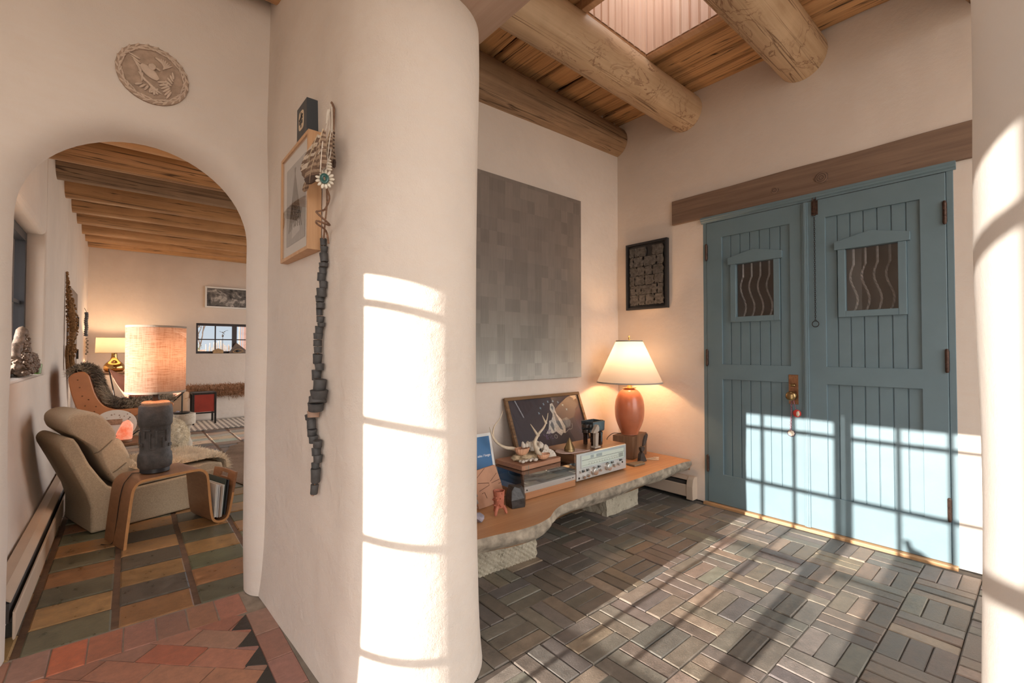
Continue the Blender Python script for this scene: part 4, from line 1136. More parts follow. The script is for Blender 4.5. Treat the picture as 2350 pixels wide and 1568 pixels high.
def stone_block(name, quadp, z0, z1, seed, amp, ridges=False):
    bm = B(); r = bmesh.ops.create_cube(bm, size=1.0)
    bmesh.ops.subdivide_edges(bm, edges=bm.edges[:], cuts=60 if ridges else 26, use_grid_fill=True)
    a, b, c, d = [Vector((*q, 0)) for q in quadp]
    for v in bm.verts:
        u, w_, h = v.co.x+.5, v.co.y+.5, v.co.z+.5
        p = a.lerp(b, u).lerp(d.lerp(c, u), w_); p.z = z0 + (z1-z0)*h
        nz = Vector((mnoise.noise(p*11 + Vector((seed,0,0))), mnoise.noise(p*11 + Vector((0,seed,0))), mnoise.noise(p*11+Vector((0,0,seed)))))*amp
        nz += Vector((mnoise.noise(p*34), mnoise.noise(p*34+Vector((3,seed,0))), 0))*amp*.5
        if ridges and w_ < .01: nz.y += .006*math.sin((p.x*1.0 - p.z*.42)*2*PI/.021)
        if h < .02: nz.z = 0
        nz.z *= .35 if h < .99 else 0
        v.co = p + nz
    return obj(name, bm, M['stone'], bench, smooth=True, angle=45)
stone_block('stone_support', [(1.18, 1.80), (1.665, 1.775), (1.68, 2.2), (1.2, 2.2)], 0, HB-TH-.002, 3, .009, True)
stone_block('stone_support', [(2.42, 1.895), (2.78, 1.905), (2.76, 2.20), (2.40, 2.17)], 0, HB-TH-.002, 8, .012)

# receiver
M['alu'] = plain('brushed aluminium', (.62, .63, .63), .32, .85); M['alu_dull'] = plain('aluminium face', (.60, .61, .60), .42, .55)
M['knobm'] = plain('turned metal knob', (.62, .58, .54), .22, 1.0)
M['dial'] = plain('pale green dial', (.55, .62, .55), .35); M['dial_grey'] = plain('grey meter', (.30, .36, .36), .4); M['dialline'] = plain('dark print', (.05, .06, .06), .5)
RX0, RX1, RY, RZ0, RZ1 = 2.085, 2.600, 1.872, HB+.012, HB+.178
rc = thing('stereo_receiver', 'silver-faced vintage stereo receiver in a walnut case on the bench', 'receiver', (2.34, 2.0, HB))
bm = B(); box(bm, RX0, RX1, RY+.008, RY+.275, RZ1-.012, RZ1); obj('case_top', bm, M['walnut'], rc, bevel=.002)
bm = B(); box(bm, RX0, RX0+.014, RY+.008, RY+.275, RZ0, RZ1-.012); box(bm, RX1-.014, RX1, RY+.008, RY+.275, RZ0, RZ1-.012); box(bm, RX0+.014, RX1-.014, RY+.015, RY+.27, RZ0, RZ0+.008); obj('case_side', bm, M['walnut_z'], rc)
for a in (RX0+.04, RX1-.06):
    for b in (RY+.04, RY+.23): obj('foot', lathe(B(), [(.012, HB), (.014, RZ0)], a, b, 14), M['black'], rc)
bm = B(); box(bm, RX0+.012, RX1-.004, RY, RY+.012, RZ0, RZ1-.003); face = obj('face_plate', bm, M['alu_dull'], rc, bevel=.0025)
WX0, WX1, WZ0, WZ1 = RX0+.055, RX1-.030, RZ0+.078, RZ1-.020
bm = B(); pframe(bm, 'Y', RY-.004, RY+.002, WX0-.006, WX1+.006, WZ0-.006, WZ1+.006, .006); obj('dial_bezel', bm, M['alu'], rc)
bm = B(); box(bm, WX0, WX1, RY-.0012, RY+.001, WZ0, WZ1); dl = obj('tuning_dial', bm, M['dial'], rc)
for a, b in ((.20, .27), (.33, .46)): obj('meter', box(B(), WX0+(WX1-WX0)*a, WX0+(WX1-WX0)*b, RY-.002, RY, WZ0+.046, WZ1-.004), M['dial_grey'], dl)
bm = B(); rr = random.Random(6)
box(bm, WX0, WX1, RY-.0018, RY, WZ0+.040, WZ0+.042); box(bm, WX0, WX1, RY-.0018, RY, WZ0+.008, WZ0+.0092)
for k in range(46):
    x = WX0+.07+(WX1-WX0-.14)*k/45; h = .006 if k % 5 == 0 else .003
    box(bm, x, x+.0011, RY-.0018, RY, WZ0+.022, WZ0+.022+h); 
    if k % 4 == 0: box(bm, x-.002, x+.003, RY-.0018, RY, WZ0+.012, WZ0+.0155)
for k in range(6): box(bm, WX1-.055+.008*k, WX1-.052+.008*k, RY-.0018, RY, WZ0+.010, WZ0+.036)
obj('scale_marks', bm, M['dialline'], dl)
def rknob(x, z, r, L, name='knob'):
    bm = B(); T = Matrix.Translation((x, RY, z)) @ Matrix.Rotation(PI/2, 4, 'X')
    lathe(bm, [(r*1.08, 0), (r*1.08, .002), (r, .004), (r, L-.001), (r*.93, L), (r*.9, L-.0012), (0, L-.0008)], 0, 0, 24, T); return obj(name, bm, M['knobm'], rc, smooth=True, angle=35)
zk = RZ0+.036
for x, z, r, L in ((2.255, RZ0+.040, .0235, .026), (2.392, RZ0+.046, .0235, .026), (2.155, RZ0+.018, .0085, .018), (2.195, RZ0+.021, .0085, .018), (2.318, RZ0+.034, .008, .012), (2.455, RZ0+.040, .0095, .018), (2.500, RZ0+.044, .0085, .018)):
    rknob(x, z, r, L)
for x, z in ((2.118, RZ0+.016), (2.553, RZ0+.048)): obj('headphone_jack', lathe(B(), [(.006, 0), (.006, .003), (0, .003)], 0, 0, 14, Matrix.Translation((x, RY, z)) @ Matrix.Rotation(PI/2, 4, 'X')), M['iron'], rc)
for k, x in enumerate((2.125, 2.15, 2.163, 2.19, 2.205, 2.300, 2.316, 2.435, 2.452, 2.525, 2.540)):
    bm = B(); z = RZ0 + .052 + .0+ (x-2.12)*.035; box(bm, x-.0028, x+.0028, RY-.010, RY, z-.0045, z+.0045); box(bm, x-.004, x+.004, RY-.001, RY+.001, z-.008, z+.008); obj('toggle', bm, M['dialline'] if k % 2 else M['knobm'], rc)

# turntable
M['smoke'] = glass('smoked acrylic', (.74, .71, .68), refl=.26)
M['teak'] = wood('teak plinth', (.44, .22, .11), (.32, .145, .07), 'X', 1.2, .4, .06, rings=10)
TX0, TX1, TY0, TY1 = 1.638, 2.052, 1.838, 2.12
tt = thing('turntable', 'wood turntable with a silver front and closed smoky dust cover on the bench', 'turntable', (1.845, 1.98, HB))
bm = B(); box(bm, TX0, TX1, TY0+.004, TY1, HB+.003, HB+.041); obj('plinth', bm, M['teak'], tt, bevel=.0015)
bm = B(); box(bm, TX0+.003, TX1-.003, TY0, TY1-.004, HB+.041, HB+.072); sil = obj('silver_trim', bm, M['alu'], tt, bevel=.001)
bm = B(); lathe(bm, [(.004, -.001), (.004, .002), (0, .002)], 0, 0, 12, Matrix.Translation((TX0+.02, TY0-.001, HB+.055)) @ Matrix.Rotation(PI/2, 4, 'X')); box(bm, TX1-.095, TX1-.045, TY0-.0008, TY0+.001, HB+.055, HB+.058); box(bm, TX1-.035, TX1-.02, TY0-.0008, TY0+.001, HB+.055, HB+.059); obj('front_marks', bm, M['dialline'], sil)
bm = B(); box(bm, TX0+.006, TX1-.006, TY0+.004, TY1-.006, HB+.072, HB+.080); obj('deck', bm, M['alu_dull'], tt)
bm = B(); lathe(bm, [(.112, HB+.080), (.118, HB+.084), (.118, HB+.098), (.114, HB+.100), (0, HB+.100)], 1.80, 1.985, 48); obj('platter', bm, M['alu'], tt, smooth=True, angle=40)
bm = B(); lathe(bm, [(.112, HB+.1005), (.112, HB+.103), (0, HB+.1035)], 1.80, 1.985, 48); obj('mat', bm, M['black'], tt, smooth=True, angle=40)
bm = B(); lathe(bm, [(.018, HB+.08), (.018, HB+.115), (.014, HB+.118), (0, HB+.118)], 1.985, 2.06, 18); tube(bm, [(1.985, 2.06, HB+.112), (1.985, 1.93, HB+.112), (1.955, 1.88, HB+.110)], .004, 8); box(bm, 1.942, 1.962, 1.862, 1.885, HB+.104, HB+.114); obj('tonearm', bm, M['alu'], tt, smooth=True, angle=40)
bm = B(); z0, z1 = HB+.073, HB+.140; th = .003
for a in ((TX0+.001, TX1-.001, TY0+.001, TY0+.001+th), (TX0+.001, TX1-.001, TY1-.004, TY1-.004+th), (TX0+.001, TX0+.001+th, TY0+.004, TY1-.004), (TX1-.001-th, TX1-.001, TY0+.004, TY1-.004)): box(bm, *a, z0, z1-th)
box(bm, TX0+.001, TX1-.001, TY0+.001, TY1-.001, z1-th, z1)
obj('dust_cover', bm, M['smoke'], tt)
ZT = HB+.140
# antler board
M['redwood'] = wood('reddish board', (.46, .24, .145), (.31, .145, .085), 'X', 1.0, .5, .2, .2, rings=6)
M['antler'] = plain('weathered antler', (.60, .50, .37), .55, var=.22, nscale=16, bump=.25, bscale=70)
M['scallop'] = plain('orange scallop', (.60, .32, .19), .5, var=.2, nscale=25); M['barnacle'] = plain('pale barnacles', (.62, .56, .48), .75, var=.2, nscale=40, bump=.4, bscale=90)
M['driftstone'] = plain('crusted base', (.46, .35, .22), .85, var=.35, nscale=26, bump=.8, bscale=50)
bd = thing('wooden_board', 'thick reddish wooden board on the turntable cover under the antlers', 'board', (1.83, 2.02, ZT))
bm = B(); prism(bm, [(1.675, 2.135), (1.672, 2.125), (1.680, 1.905), (1.690, 1.898), (2.000, 1.915), (2.012, 1.925), (1.985, 2.115), (1.975, 2.125)], 'Z', ZT+.001, ZT+.027)
obj('plank', bm, M['redwood'], bd, bevel=.003)
bm = B(); box(bm, 1.722, 1.731, 1.899, 1.903, ZT+.004, ZT+.026); box(bm, 1.705, 1.712, 1.8985, 1.902, ZT+.008, ZT+.024); obj('knot_marks', bm, M['bark'], bd)
ZB = ZT+.0275
ZB = ZT+.0285
an = thing('antler_sculpture', 'pair of antlers rising from a cluster of scallop shells and pale barnacles', 'sculpture', (1.83, 2.0, ZB))
bm = B(); 
for k, (x, y, s) in enumerate(((1.79, 2.0, .062), (1.84, 1.985, .055), (1.86, 2.01, .05), (1.755, 2.02, .045), (1.90, 1.99, .04))): blob(bm, (x, y, ZB+.016), (s, s*.7, .022), 3, .45, 2.6, k)
for v in bm.verts: v.co.z = max(v.co.z, ZB+.0005)
obj('crust_base', bm, M['driftstone'], an, smooth=True, angle=80)
def antl(ctrl, r0, r1):
    P = catmull(ctrl, 7); n = len(P)-1
    return P, [max(.0012, r0 + (r1-r0)*(i/n)**.9) for i in range(n+1)]
# right antler: curls forward then up to a fork; left antler reaches out to the left
from_px = lambda *a: a
bm = B(); P, rs = antl([(1.865, 1.955, ZB+.025), (1.825, 1.935, ZB+.06), (1.812, 1.94, ZB+.105), (1.845, 1.945, ZB+.15), (1.895, 1.95, ZB+.185), (1.925, 1.955, ZB+.225), (1.938, 1.958, ZB+.265)], .0155, .0016); tube(bm, P, rs, 12)
P, rs = antl([(1.845, 1.945, ZB+.14), (1.820, 1.95, ZB+.175), (1.792, 1.955, ZB+.215)], .0105, .0012); tube(bm, P, rs, 10)
P, rs = antl([(1.918, 1.954, ZB+.205), (1.905, 1.957, ZB+.228), (1.892, 1.96, ZB+.255)], .0085, .0012); tube(bm, P, rs, 10)
obj('antler', bm, M['antler'], an, smooth=True, angle=80)
bm = B(); P, rs = antl([(1.785, 2.02, ZB+.03), (1.735, 2.03, ZB+.065), (1.665, 2.04, ZB+.085), (1.605, 2.045, ZB+.125), (1.580, 2.05, ZB+.17), (1.565, 2.05, ZB+.21)], .0145, .0014); tube(bm, P, rs, 12)
P, rs = antl([(1.612, 2.045, ZB+.12), (1.60, 2.06, ZB+.15), (1.622, 2.08, ZB+.20), (1.675, 2.09, ZB+.245), (1.70, 2.095, ZB+.285)], .0085, .0012); tube(bm, P, rs, 10)
obj('antler', bm, M['antler'], an, smooth=True, angle=80)
def scallop(c, r, ax, tilt):
    bm = B(); rows = []; n = 30
    for i in range(9):
        t = i/8; row = []
        for k in range(n+1):
            a = PI*(k/n) ; rb = r*t*(1 + .035*math.cos(k/n*2*PI*9)); h = r*.55*(1-t)**1.3*1.0 + .05*r*math.cos(k/n*2*PI*9)*t
            row.append(Vector((rb*math.cos(a), rb*math.sin(a)*.95, -h)))
        rows.append(row)
    MM = Matrix.Translation(c) @ Matrix.Rotation(ax, 4, 'Z') @ Matrix.Rotation(tilt, 4, 'X')
    grid(bm, [[MM @ p for p in r_] for r_ in rows]); return bm
def bowl_shell(c, r, h, ax):
    bm = B(); n = 64
    rows = []
    for i in range(8):
        t = i/7; rr_ = r*math.sin(t*PI/2)**.8 ; z = h*(1-math.cos(t*PI/2))
        rows.append([Vector(c) + Matrix.Rotation(ax, 3, 'Z') @ Vector((rr_*(1+.045*t*math.cos(16*2*PI*k/n))*math.cos(2*PI*k/n)*1.25, rr_*(1+.045*t*math.cos(16*2*PI*k/n))*math.sin(2*PI*k/n)*.75, z)) for k in range(n)])
    grid(bm, rows, closed=True); return bm
obj('scallop_shell', bowl_shell((1.755, 1.985, ZB+.035), .042, .042, .1), M['scallop'], an, smooth=True, angle=80)
obj('scallop_shell', bowl_shell((1.872, 1.928, ZB+.004), .037, .032, .1), M['scallop'], an, smooth=True, angle=80)
bm = scallop((1.925, 1.938, ZB+.008), .052, -.25, 1.15)
for v in bm.verts: v.co.z = max(v.co.z, ZB+.001)
obj('fan_shell', bm, M['barnacle'], an, smooth=True, angle=80)
bm = B(); rr = random.Random(8)
for k in range(30):
    x = rr.uniform(1.835, 1.935); y = rr.uniform(1.95, 2.02); z = ZB + .045 + .035*(1-abs(x-1.88)/.07) + rr.uniform(-.01, .012); s = rr.uniform(.009, .016)
    lathe(bm, [(s*.9, -s), (s, -s*.2), (s*.55, s*.9), (s*.25, s*1.3), (0, s*1.05)], 0, 0, 8, Matrix.Translation((x, y, z)) @ Matrix.Rotation(rr.uniform(-.6, .6), 4, 'X') @ Matrix.Rotation(rr.uniform(-.6, .6), 4, 'Y'))
for k in range(9):
    x = rr.uniform(1.745, 1.815); s = rr.uniform(.008, .014)
    lathe(bm, [(s*.9, -s), (s, -s*.2), (s*.4, s*1.3), (0, s*1.6)], 0, 0, 8, Matrix.Translation((x, rr.uniform(1.97, 2.0), ZB+.082+rr.uniform(0, .012))) @ Matrix.Rotation(rr.uniform(-.6, .6), 4, 'Y'))
for k in range(9):
    x = rr.uniform(1.705, 1.82); s = rr.uniform(.008, .013); blob(bm, (x, rr.uniform(1.925, 1.96), ZB+.012), (s*1.3, s, s*.8), 1, .3, 2, k)
for v in bm.verts: v.co.z = max(v.co.z, ZB+.001)
obj('barnacle_cluster', bm, M['barnacle'], an, smooth=True, angle=60)

# leaning framed print behind the electronics
def print_mat():
    b = NB('dark plum print'); b.col((.055, .042, .05)); b.set(.5, 0, .4); return b.m
M['plum'] = print_mat(); M['oldframe'] = wood('dark rustic frame', (.27, .155, .075), (.12, .065, .03), 'X', 1.3, .5, .3, .6, rings=6)
pc = thing('framed_print', 'rustic framed dark print of a pale mountain under birds, leaning on the wall', 'framed picture', (2.25, 2.3, HB))
# frame plane: bottom edge on the bench, top on the wall
A0 = Vector((1.925, 2.185, HB+.001)); th_ = math.asin(.185/.505); EX = Vector((1, .0, 0)); EU = Vector((0, math.sin(th_), math.cos(th_))); EN = EX.cross(EU)  # EN faces -Y
if EN.y > 0: EN = -EN
PM = Matrix(((EX.x, EU.x, EN.x, A0.x), (EX.y, EU.y, EN.y, A0.y), (EX.z, EU.z, EN.z, A0.z), (0, 0, 0, 1)))
FW, FH = .74, .52
bm = B()
for a in ((0, FW, 0, .022), (0, FW, FH-.022, FH), (0, .022, .022, FH-.022), (FW-.022, FW, .022, FH-.022)): box(bm, a[0], a[1], a[2], a[3], 0, .022, PM)
obj('frame', bm, M['oldframe'], pc, bevel=.002)
bm = B(); box(bm, .02, FW-.02, .02, FH-.02, .004, .009, PM); pr = obj('print', bm, M['plum'], pc)
M['chalk'] = plain('chalky white paint', (.55, .52, .47), .8, var=.3, nscale=60); M['chalkgrey'] = plain('slate grey paint', (.16, .17, .18), .8, var=.3, nscale=40)
M['skyblue'] = plain('pale blue paint', (.32, .48, .60), .8); M['violet'] = plain('violet paint', (.20, .15, .27), .8, var=.4, nscale=60)
def flat(bm, pts, h=.0095): bm.faces.new([bm.verts.new(PM @ Vector((x, y, h))) for x, y in pts])
bm = B(); flat(bm, [(.30, .245), (.335, .275), (.36, .33), (.385, .335), (.405, .36), (.425, .415), (.445, .40), (.452, .37), (.485, .33), (.505, .275), (.49, .225), (.47, .235), (.44, .215), (.40, .25), (.37, .24)]); flat(bm, [(.415, .365), (.395, .41), (.41, .45), (.435, .455), (.447, .42), (.44, .38)], .0097)
obj('mountain', bm, M['chalk'], pr, fixn=False)
bm = B(); flat(bm, [(.425, .395), (.44, .375), (.465, .30), (.475, .25), (.45, .26), (.425, .31)], .0099); flat(bm, [(.36, .30), (.385, .325), (.395, .29), (.38, .25)], .0099); flat(bm, [(.49, .33), (.545, .34), (.575, .31), (.555, .27), (.50, .26), (.505, .29)], .0096)
flat(bm, [(.41, .42), (.425, .44), (.437, .42), (.425, .40)], .0101); obj('grey_shadows', bm, M['chalkgrey'], pr, fixn=False)
bm = B(); rr = random.Random(9)
for k in range(16): 
    q = (rr.uniform(.285, .365), rr.uniform(.205, .275)); tube(bm, [PM @ Vector((q[0]+.012*math.cos(a+k), q[1]+.009*math.sin(a*1.3+k), .0102)) for a in (0, .9, 1.8, 2.7)], .0013, 4)
obj('violet_scribble', bm, M['violet'], pr)
bm = B(); tube(bm, catmull([PM @ Vector((x, y, .0105)) for x, y in ((.47, .23), (.50, .235), (.53, .25), (.56, .25), (.575, .27), (.58, .29))], 5), .0014, 4)
tube(bm, [PM @ Vector((.385+.014*math.cos(a), .215+.013*math.sin(a), .0105)) for a in [2*PI*q/14 for q in range(14)]], .0012, 4, closed=True)
obj('pale_line', bm, M['chalk'], pr)
bm = B()
for k in range(8):
    a = rad(158 - 19*k); x, y = .425 + .155*math.cos(a), .345 + .125*math.sin(a); s = .013; r_ = rr.uniform(0, 3)
    for q in range(4):
        b_ = r_ + q*PI/2 + rr.uniform(-.3, .3); flat(bm, [(x + .003*math.cos(b_+1.5), y + .003*math.sin(b_+1.5)), (x + s*math.cos(b_), y + s*math.sin(b_)), (x + .003*math.cos(b_-1.5), y + .003*math.sin(b_-1.5))], .0099 + .0002*q)
obj('birds', bm, M['skyblue'], pr, fixn=False)
bm = B(); box(bm, .021, FW-.021, .021, FH-.021, .0125, .0135, PM); obj('glass', bm, glass('print glass', refl=.02), pc)

# on the receiver
ZR_ = RZ1
M['pinkpad'] = plain('rosy felt pad', (.56, .40, .34), .9, var=.12, nscale=120)
bm = B(); P = []
for q in range(18):
    a = PI/2 + PI*q/17; P.append((2.175 + .085*math.cos(a)-.0, 1.965 + .065*math.sin(a)))
P += [(2.245, 1.885), (2.30, 1.888), (2.27, 1.925), (2.262, 1.985), (2.23, 2.02)]
P = [(a - .06, b - .0) for a, b in P]
prism(bm, P, 'Z', ZR_+.0005, ZR_+.0045)
tag(obj('felt_pad', bm, M['pinkpad']), 'thin rosy teardrop pad under the brass cone on the receiver', 'pad')
M['conebrass'] = plain('dull brass cone', (.33, .235, .12), .38, 1.0)
bm = B(); lathe(bm, [(.031, ZR_+.005), (.033, ZR_+.007), (.032, ZR_+.018), (.029, ZR_+.0185), (.029, ZR_+.020), (.0335, ZR_+.021), (.002, ZR_+.088), (0, ZR_+.089)], 2.112, 1.945, 36)
tag(obj('brass_cone', bm, M['conebrass'], smooth=True, angle=30), 'small pointed brass cone on the rosy pad', 'ornament')
M['glaze'] = plain('glossy brown-black glaze', (.035, .022, .017), .08, 0, .7, var=.3, nscale=12)
M['greyglaze'] = plain('glossy slate glaze', (.06, .075, .085), .10, 0, .7, var=.3, nscale=14)
cv = thing('ceramic_sculpture', 'glossy dark ceramic abstract vessel with loop handles standing on the receiver', 'sculpture', (2.42, 1.99, ZR_))
cx, cy = 2.405, 2.0
bm = B(); z0, z1 = ZR_+.085, ZR_+.160
rect_pts = lambda s, t: [(cx-.062+s, cy-.052+s), (cx+.062-s, cy-.052+s), (cx+.062-s, cy+.052-s), (cx-.062+s, cy+.052-s)]
o0 = [(x, y, z1) for x, y in rect_pts(0, 0)]; o1 = [(x, y, z0+.012) for x, y in rect_pts(.002, 0)]; o2 = [(x, y, z0) for x, y in rect_pts(.014, 0)]
i0 = [(x, y, z1) for x, y in rect_pts(.006, 0)]; i1 = [(x, y, z0+.02) for x, y in rect_pts(.010, 0)]
V = grid(bm, [o2, o1, o0, i0, i1], closed=True); bm.faces.new(V[0][::-1]); bm.faces.new(V[-1]); obj('vessel', bm, M['greyglaze'], cv, bevel=.004, bseg=3)
for (x, y) in ((cx-.040, cy-.035), (cx+.030, cy-.038), (cx-.036, cy+.036), (cx+.036, cy+.036)):
    bm = B(); prism(bm, [(x-.014, ZR_+.086), (x+.014, ZR_+.086), (x+.009, ZR_+.055), (x+.010, ZR_+.0008), (x-.010, ZR_+.0008), (x-.009, ZR_+.055)], 'Y', y-.012, y+.012); obj('leg', bm, M['glaze'], cv, bevel=.003)
for z in (ZR_+.135, ZR_+.100):
    bm = B(); rows = []
    for q in range(19):
        a = PI/2 + PI*q/18; c_ = Vector((cx-.060 + .050*math.cos(a), cy-.010 + .030*math.sin(a), z)); n_ = Vector((math.cos(a), math.sin(a), 0))
        rows.append([c_ + n_*s + Vector((0, 0, h)) for s, h in ((-.004, -.010), (.004, -.010), (.004, .010), (-.004, .010))])
    V = grid(bm, rows, closed=True); bm.faces.new(V[0]); bm.faces.new(V[-1]); obj('loop_handle', bm, M['glaze'], cv, bevel=.002)
bm = B(); pframe(bm, 'Y', cy-.012, cy+.012, cx+.060, cx+.098, ZR_+.105, ZR_+.156, .010); obj('square_handle', bm, M['glaze'], cv, bevel=.003)
M['greywood'] = wood('pale grey stripe', (.48, .41, .34), (.33, .27, .22), 'Z', 1.4, .6, .1, rings=8)
bx_, by_ = 2.318, 1.905
sb_ = thing('wooden_figure', 'small pale grey hammer-headed wooden figure before the dark ceramic on the receiver', 'figurine', (bx_, by_, ZR_))
bm = B(); box(bm, bx_-.028, bx_+.028, by_-.018, by_+.018, ZR_+.0048, ZR_+.016); obj('foot', bm, M['greywood'], sb_, bevel=.0015)
bm = B(); prism(bm, [(bx_-.014, ZR_+.016), (bx_+.012, ZR_+.016), (bx_+.018, ZR_+.10), (bx_-.013, ZR_+.10)], 'Y', by_-.011, by_+.011); obj('stem', bm, M['greywood'], sb_, bevel=.001)
bm = B(); prism(bm, [(bx_-.038, ZR_+.103), (bx_-.010, ZR_+.100), (bx_+.020, ZR_+.110), (bx_+.022, ZR_+.135), (bx_+.012, ZR_+.152), (bx_+.0, ZR_+.149)], 'Y', by_-.012, by_+.012); obj('head', bm, M['greywood'], sb_, bevel=.001)

# lamp on its wood block
M['blockwood'] = wood('dark block', (.22, .125, .07), (.12, .065, .035), 'Z', 1.2, .55, .25, .3, rings=7)
bq = [(2.815, 2.150), (2.862, 2.005), (3.112, 2.050), (3.065, 2.195)]
ZK = HB + .170
bm = B(); prism(bm, bq, 'Z', HB+.001, ZK)
tag(obj('wood_block', bm, M['blockwood'], bevel=.002), 'square dark wood block under the terracotta lamp', 'block')
LX, LY = 2.945, 2.090
lp = thing('table_lamp', 'lit lamp with a round terracotta body and cream cone shade on the wood block', 'lamp', (LX, LY, ZK))
M['terra'] = plain('terracotta glaze', (.46, .15, .075), .22, 0, .6, var=.14, nscale=9)
M['lampshade'] = shade_mat('cream shade', (.80, .72, .62), .5, tc=(.31, .32, .33)); M['shade_trim'] = plain('grey shade trim', (.40, .36, .31), .8)
bm = B(); z = ZK+.001
prof = [(.0, 0), (.058, 0), (.062, .004), (.072, .03), (.092, .075), (.106, .125), (.110, .175), (.109, .22), (.102, .265), (.086, .305), (.064, .332), (.040, .345), (.030, .350), (0, .351)]
pp = catmull([(a, 0, b) for a, b in prof], 4); lathe(bm, [(max(p.x, 0), z + p.z) for p in pp], LX, LY, 48); obj('lamp_body', bm, M['terra'], lp, smooth=True, angle=60)
bm = B(); lathe(bm, [(0, z+.349), (.050, z+.350), (.052, z+.354), (.020, z+.358), (.016, z+.372), (.024, z+.378), (.010, z+.385), (.008, z+.50), (0, z+.50)], LX, LY, 24); obj('brass_neck', bm, M['brass_bright'], lp, smooth=True, angle=40)
SZ0, SZ1 = .852, 1.166
bm = B(); lathe(bm, [(.245, SZ0), (.100, SZ1)], LX, LY, 64, cap=False); sh = obj('lamp_shade', bm, M['lampshade'], lp, smooth=True, angle=180)
for r_, z_ in ((.2455, SZ0), (.1005, SZ1)):
    bm = B(); lathe(bm, [(r_-.002, z_-.005), (r_+.0015, z_-.005), (r_-.001, z_+.005), (r_-.003, z_+.005), (r_-.002, z_-.005)], LX, LY, 64, cap=False); obj('trim_band', bm, M['shade_trim'], sh)
bm = B(); lathe(bm, [(.003, SZ1-.03), (.003, SZ1+.008), (.010, SZ1+.010), (.008, SZ1+.016), (.006, SZ1+.030), (.009, SZ1+.040), (0, SZ1+.042)], LX, LY, 16)
for k in range(3):
    a = 2*PI*k/3; tube(bm, [(LX, LY, SZ1-.01), (LX+.099*math.cos(a), LY+.099*math.sin(a), SZ1-.002)], .0015, 5)
tube(bm, catmull([(LX, LY, z+.40), (LX-.05, LY, z+.44), (LX-.06, LY, 1.0), (LX-.045, LY, 1.10), (LX, LY, SZ1-.02)], 6), .0015, 5)
tube(bm, catmull([(LX, LY, z+.40), (LX+.05, LY, z+.44), (LX+.06, LY, 1.0), (LX+.045, LY, 1.10), (LX, LY, SZ1-.02)], 6), .0015, 5)
obj('finial', bm, M['brass_bright'], lp, smooth=True, angle=40)
def bulb(parent, c, r, watts, color, lightsize=.03):
    b = NB('lit bulb'); b.p.inputs['Emission Color'].default_value = (*color, 1); b.p.inputs['Emission Strength'].default_value = 6; b.col((1, .9, .7))
    bm = B(); lathe(bm, [(.012, -.05), (.013, -.03), (r*.75, -.012), (r, .012), (r*.8, .03), (r*.4, .042), (0, .045)], 0, 0, 16, Matrix.Translation(c)); o = obj('bulb', bm, b.m, parent, smooth=True)
    o.visible_shadow = True
    l = bpy.data.lights.new('lamp_light', 'POINT'); l.energy = watts; l.color = color; l.shadow_soft_size = lightsize
    lo = bpy.data.objects.new('lamp_light', l); C.objects.link(lo); lo.parent = parent; lo.location = Vector(c) + Vector((0, 0, .085)) - parent.location
    return lo
bulb(lp, (LX, LY, .945), .028, 12, (1.0, .58, .30))
bm = B(); tube(bm, catmull([(2.895, 2.135, ZK+.004), (2.865, 2.15, ZK+.008), (2.835, 2.17, ZK+.004), (2.80, 2.19, ZK-.03), (2.795, 2.20, ZK-.09), (2.78, 2.23, HB+.004), (2.80, 2.33, HB+.004)], 6), .0028, 6); obj('power_cord', bm, M['black'], lp)

# low things at the right end of the bench
M['darkslate'] = plain('dark slate', (.05, .042, .038), .55, var=.3, nscale=40, bump=.3); M['platetan'] = plain('olive brown slab', (.20, .16, .11), .5, var=.15)
fg = thing('stone_figure', 'dark angular stone figure with a raised blade, leaning before the wood block', 'figurine', (2.86, 1.93, HB))
bm = B(); prism(bm, [(2.832, HB+.0008), (2.915, HB+.0008), (2.878, HB+.062), (2.862, HB+.072), (2.842, HB+.060)], 'Y', 1.918, 1.945); obj('base', bm, M['darkslate'], fg, bevel=.002)
bm = B(); prism(bm, [(2.862, HB+.070), (2.85, HB+.085), (2.846, HB+.105), (2.872, HB+.112), (2.895, HB+.100), (2.885, HB+.080)], 'Y', 1.920, 1.942); obj('body', bm, M['darkslate'], fg, bevel=.002)
bm = B(); prism(bm, [(2.878, HB+.112), (2.886, HB+.150), (2.905, HB+.185), (2.930, HB+.200), (2.938, HB+.185), (2.925, HB+.150), (2.900, HB+.115)], 'Y', 1.924, 1.938); obj('blade', bm, M['darkslate'], fg, bevel=.002)
bm = B(); prism(bm, [(2.70, 1.875), (2.815, 1.868), (2.845, 1.905), (2.84, 1.925), (2.70, 1.95)], 'Z', HB+.0008, HB+.014)
tag(obj('slate_dish', bm, M['platetan'], bevel=.004, bseg=3), 'flat olive-brown slab beside the receiver in front of the wood block', 'dish')
bm = B(); prism(bm, [(2.945, 1.955), (2.99, 1.880), (3.00, 1.875), (3.085, 1.925), (3.085, 1.935), (3.0, 1.955)], 'Z', HB+.0008, HB+.006)
ad = thing('shallow_dish', 'little triangular cream dish with dark specks at the bench corner by the doors', 'dish', (3.02, 1.92, HB)); obj('plate', bm, M['cream'], ad, bevel=.0015)
bm = B(); rr = random.Random(5)
for k in range(14): blob(bm, (rr.uniform(2.985, 3.05), rr.uniform(1.905, 1.94), HB+.008), (.006, .004, .002), 1, .3, 2, k)
obj('speckles', bm, M['barnacle'], ad)

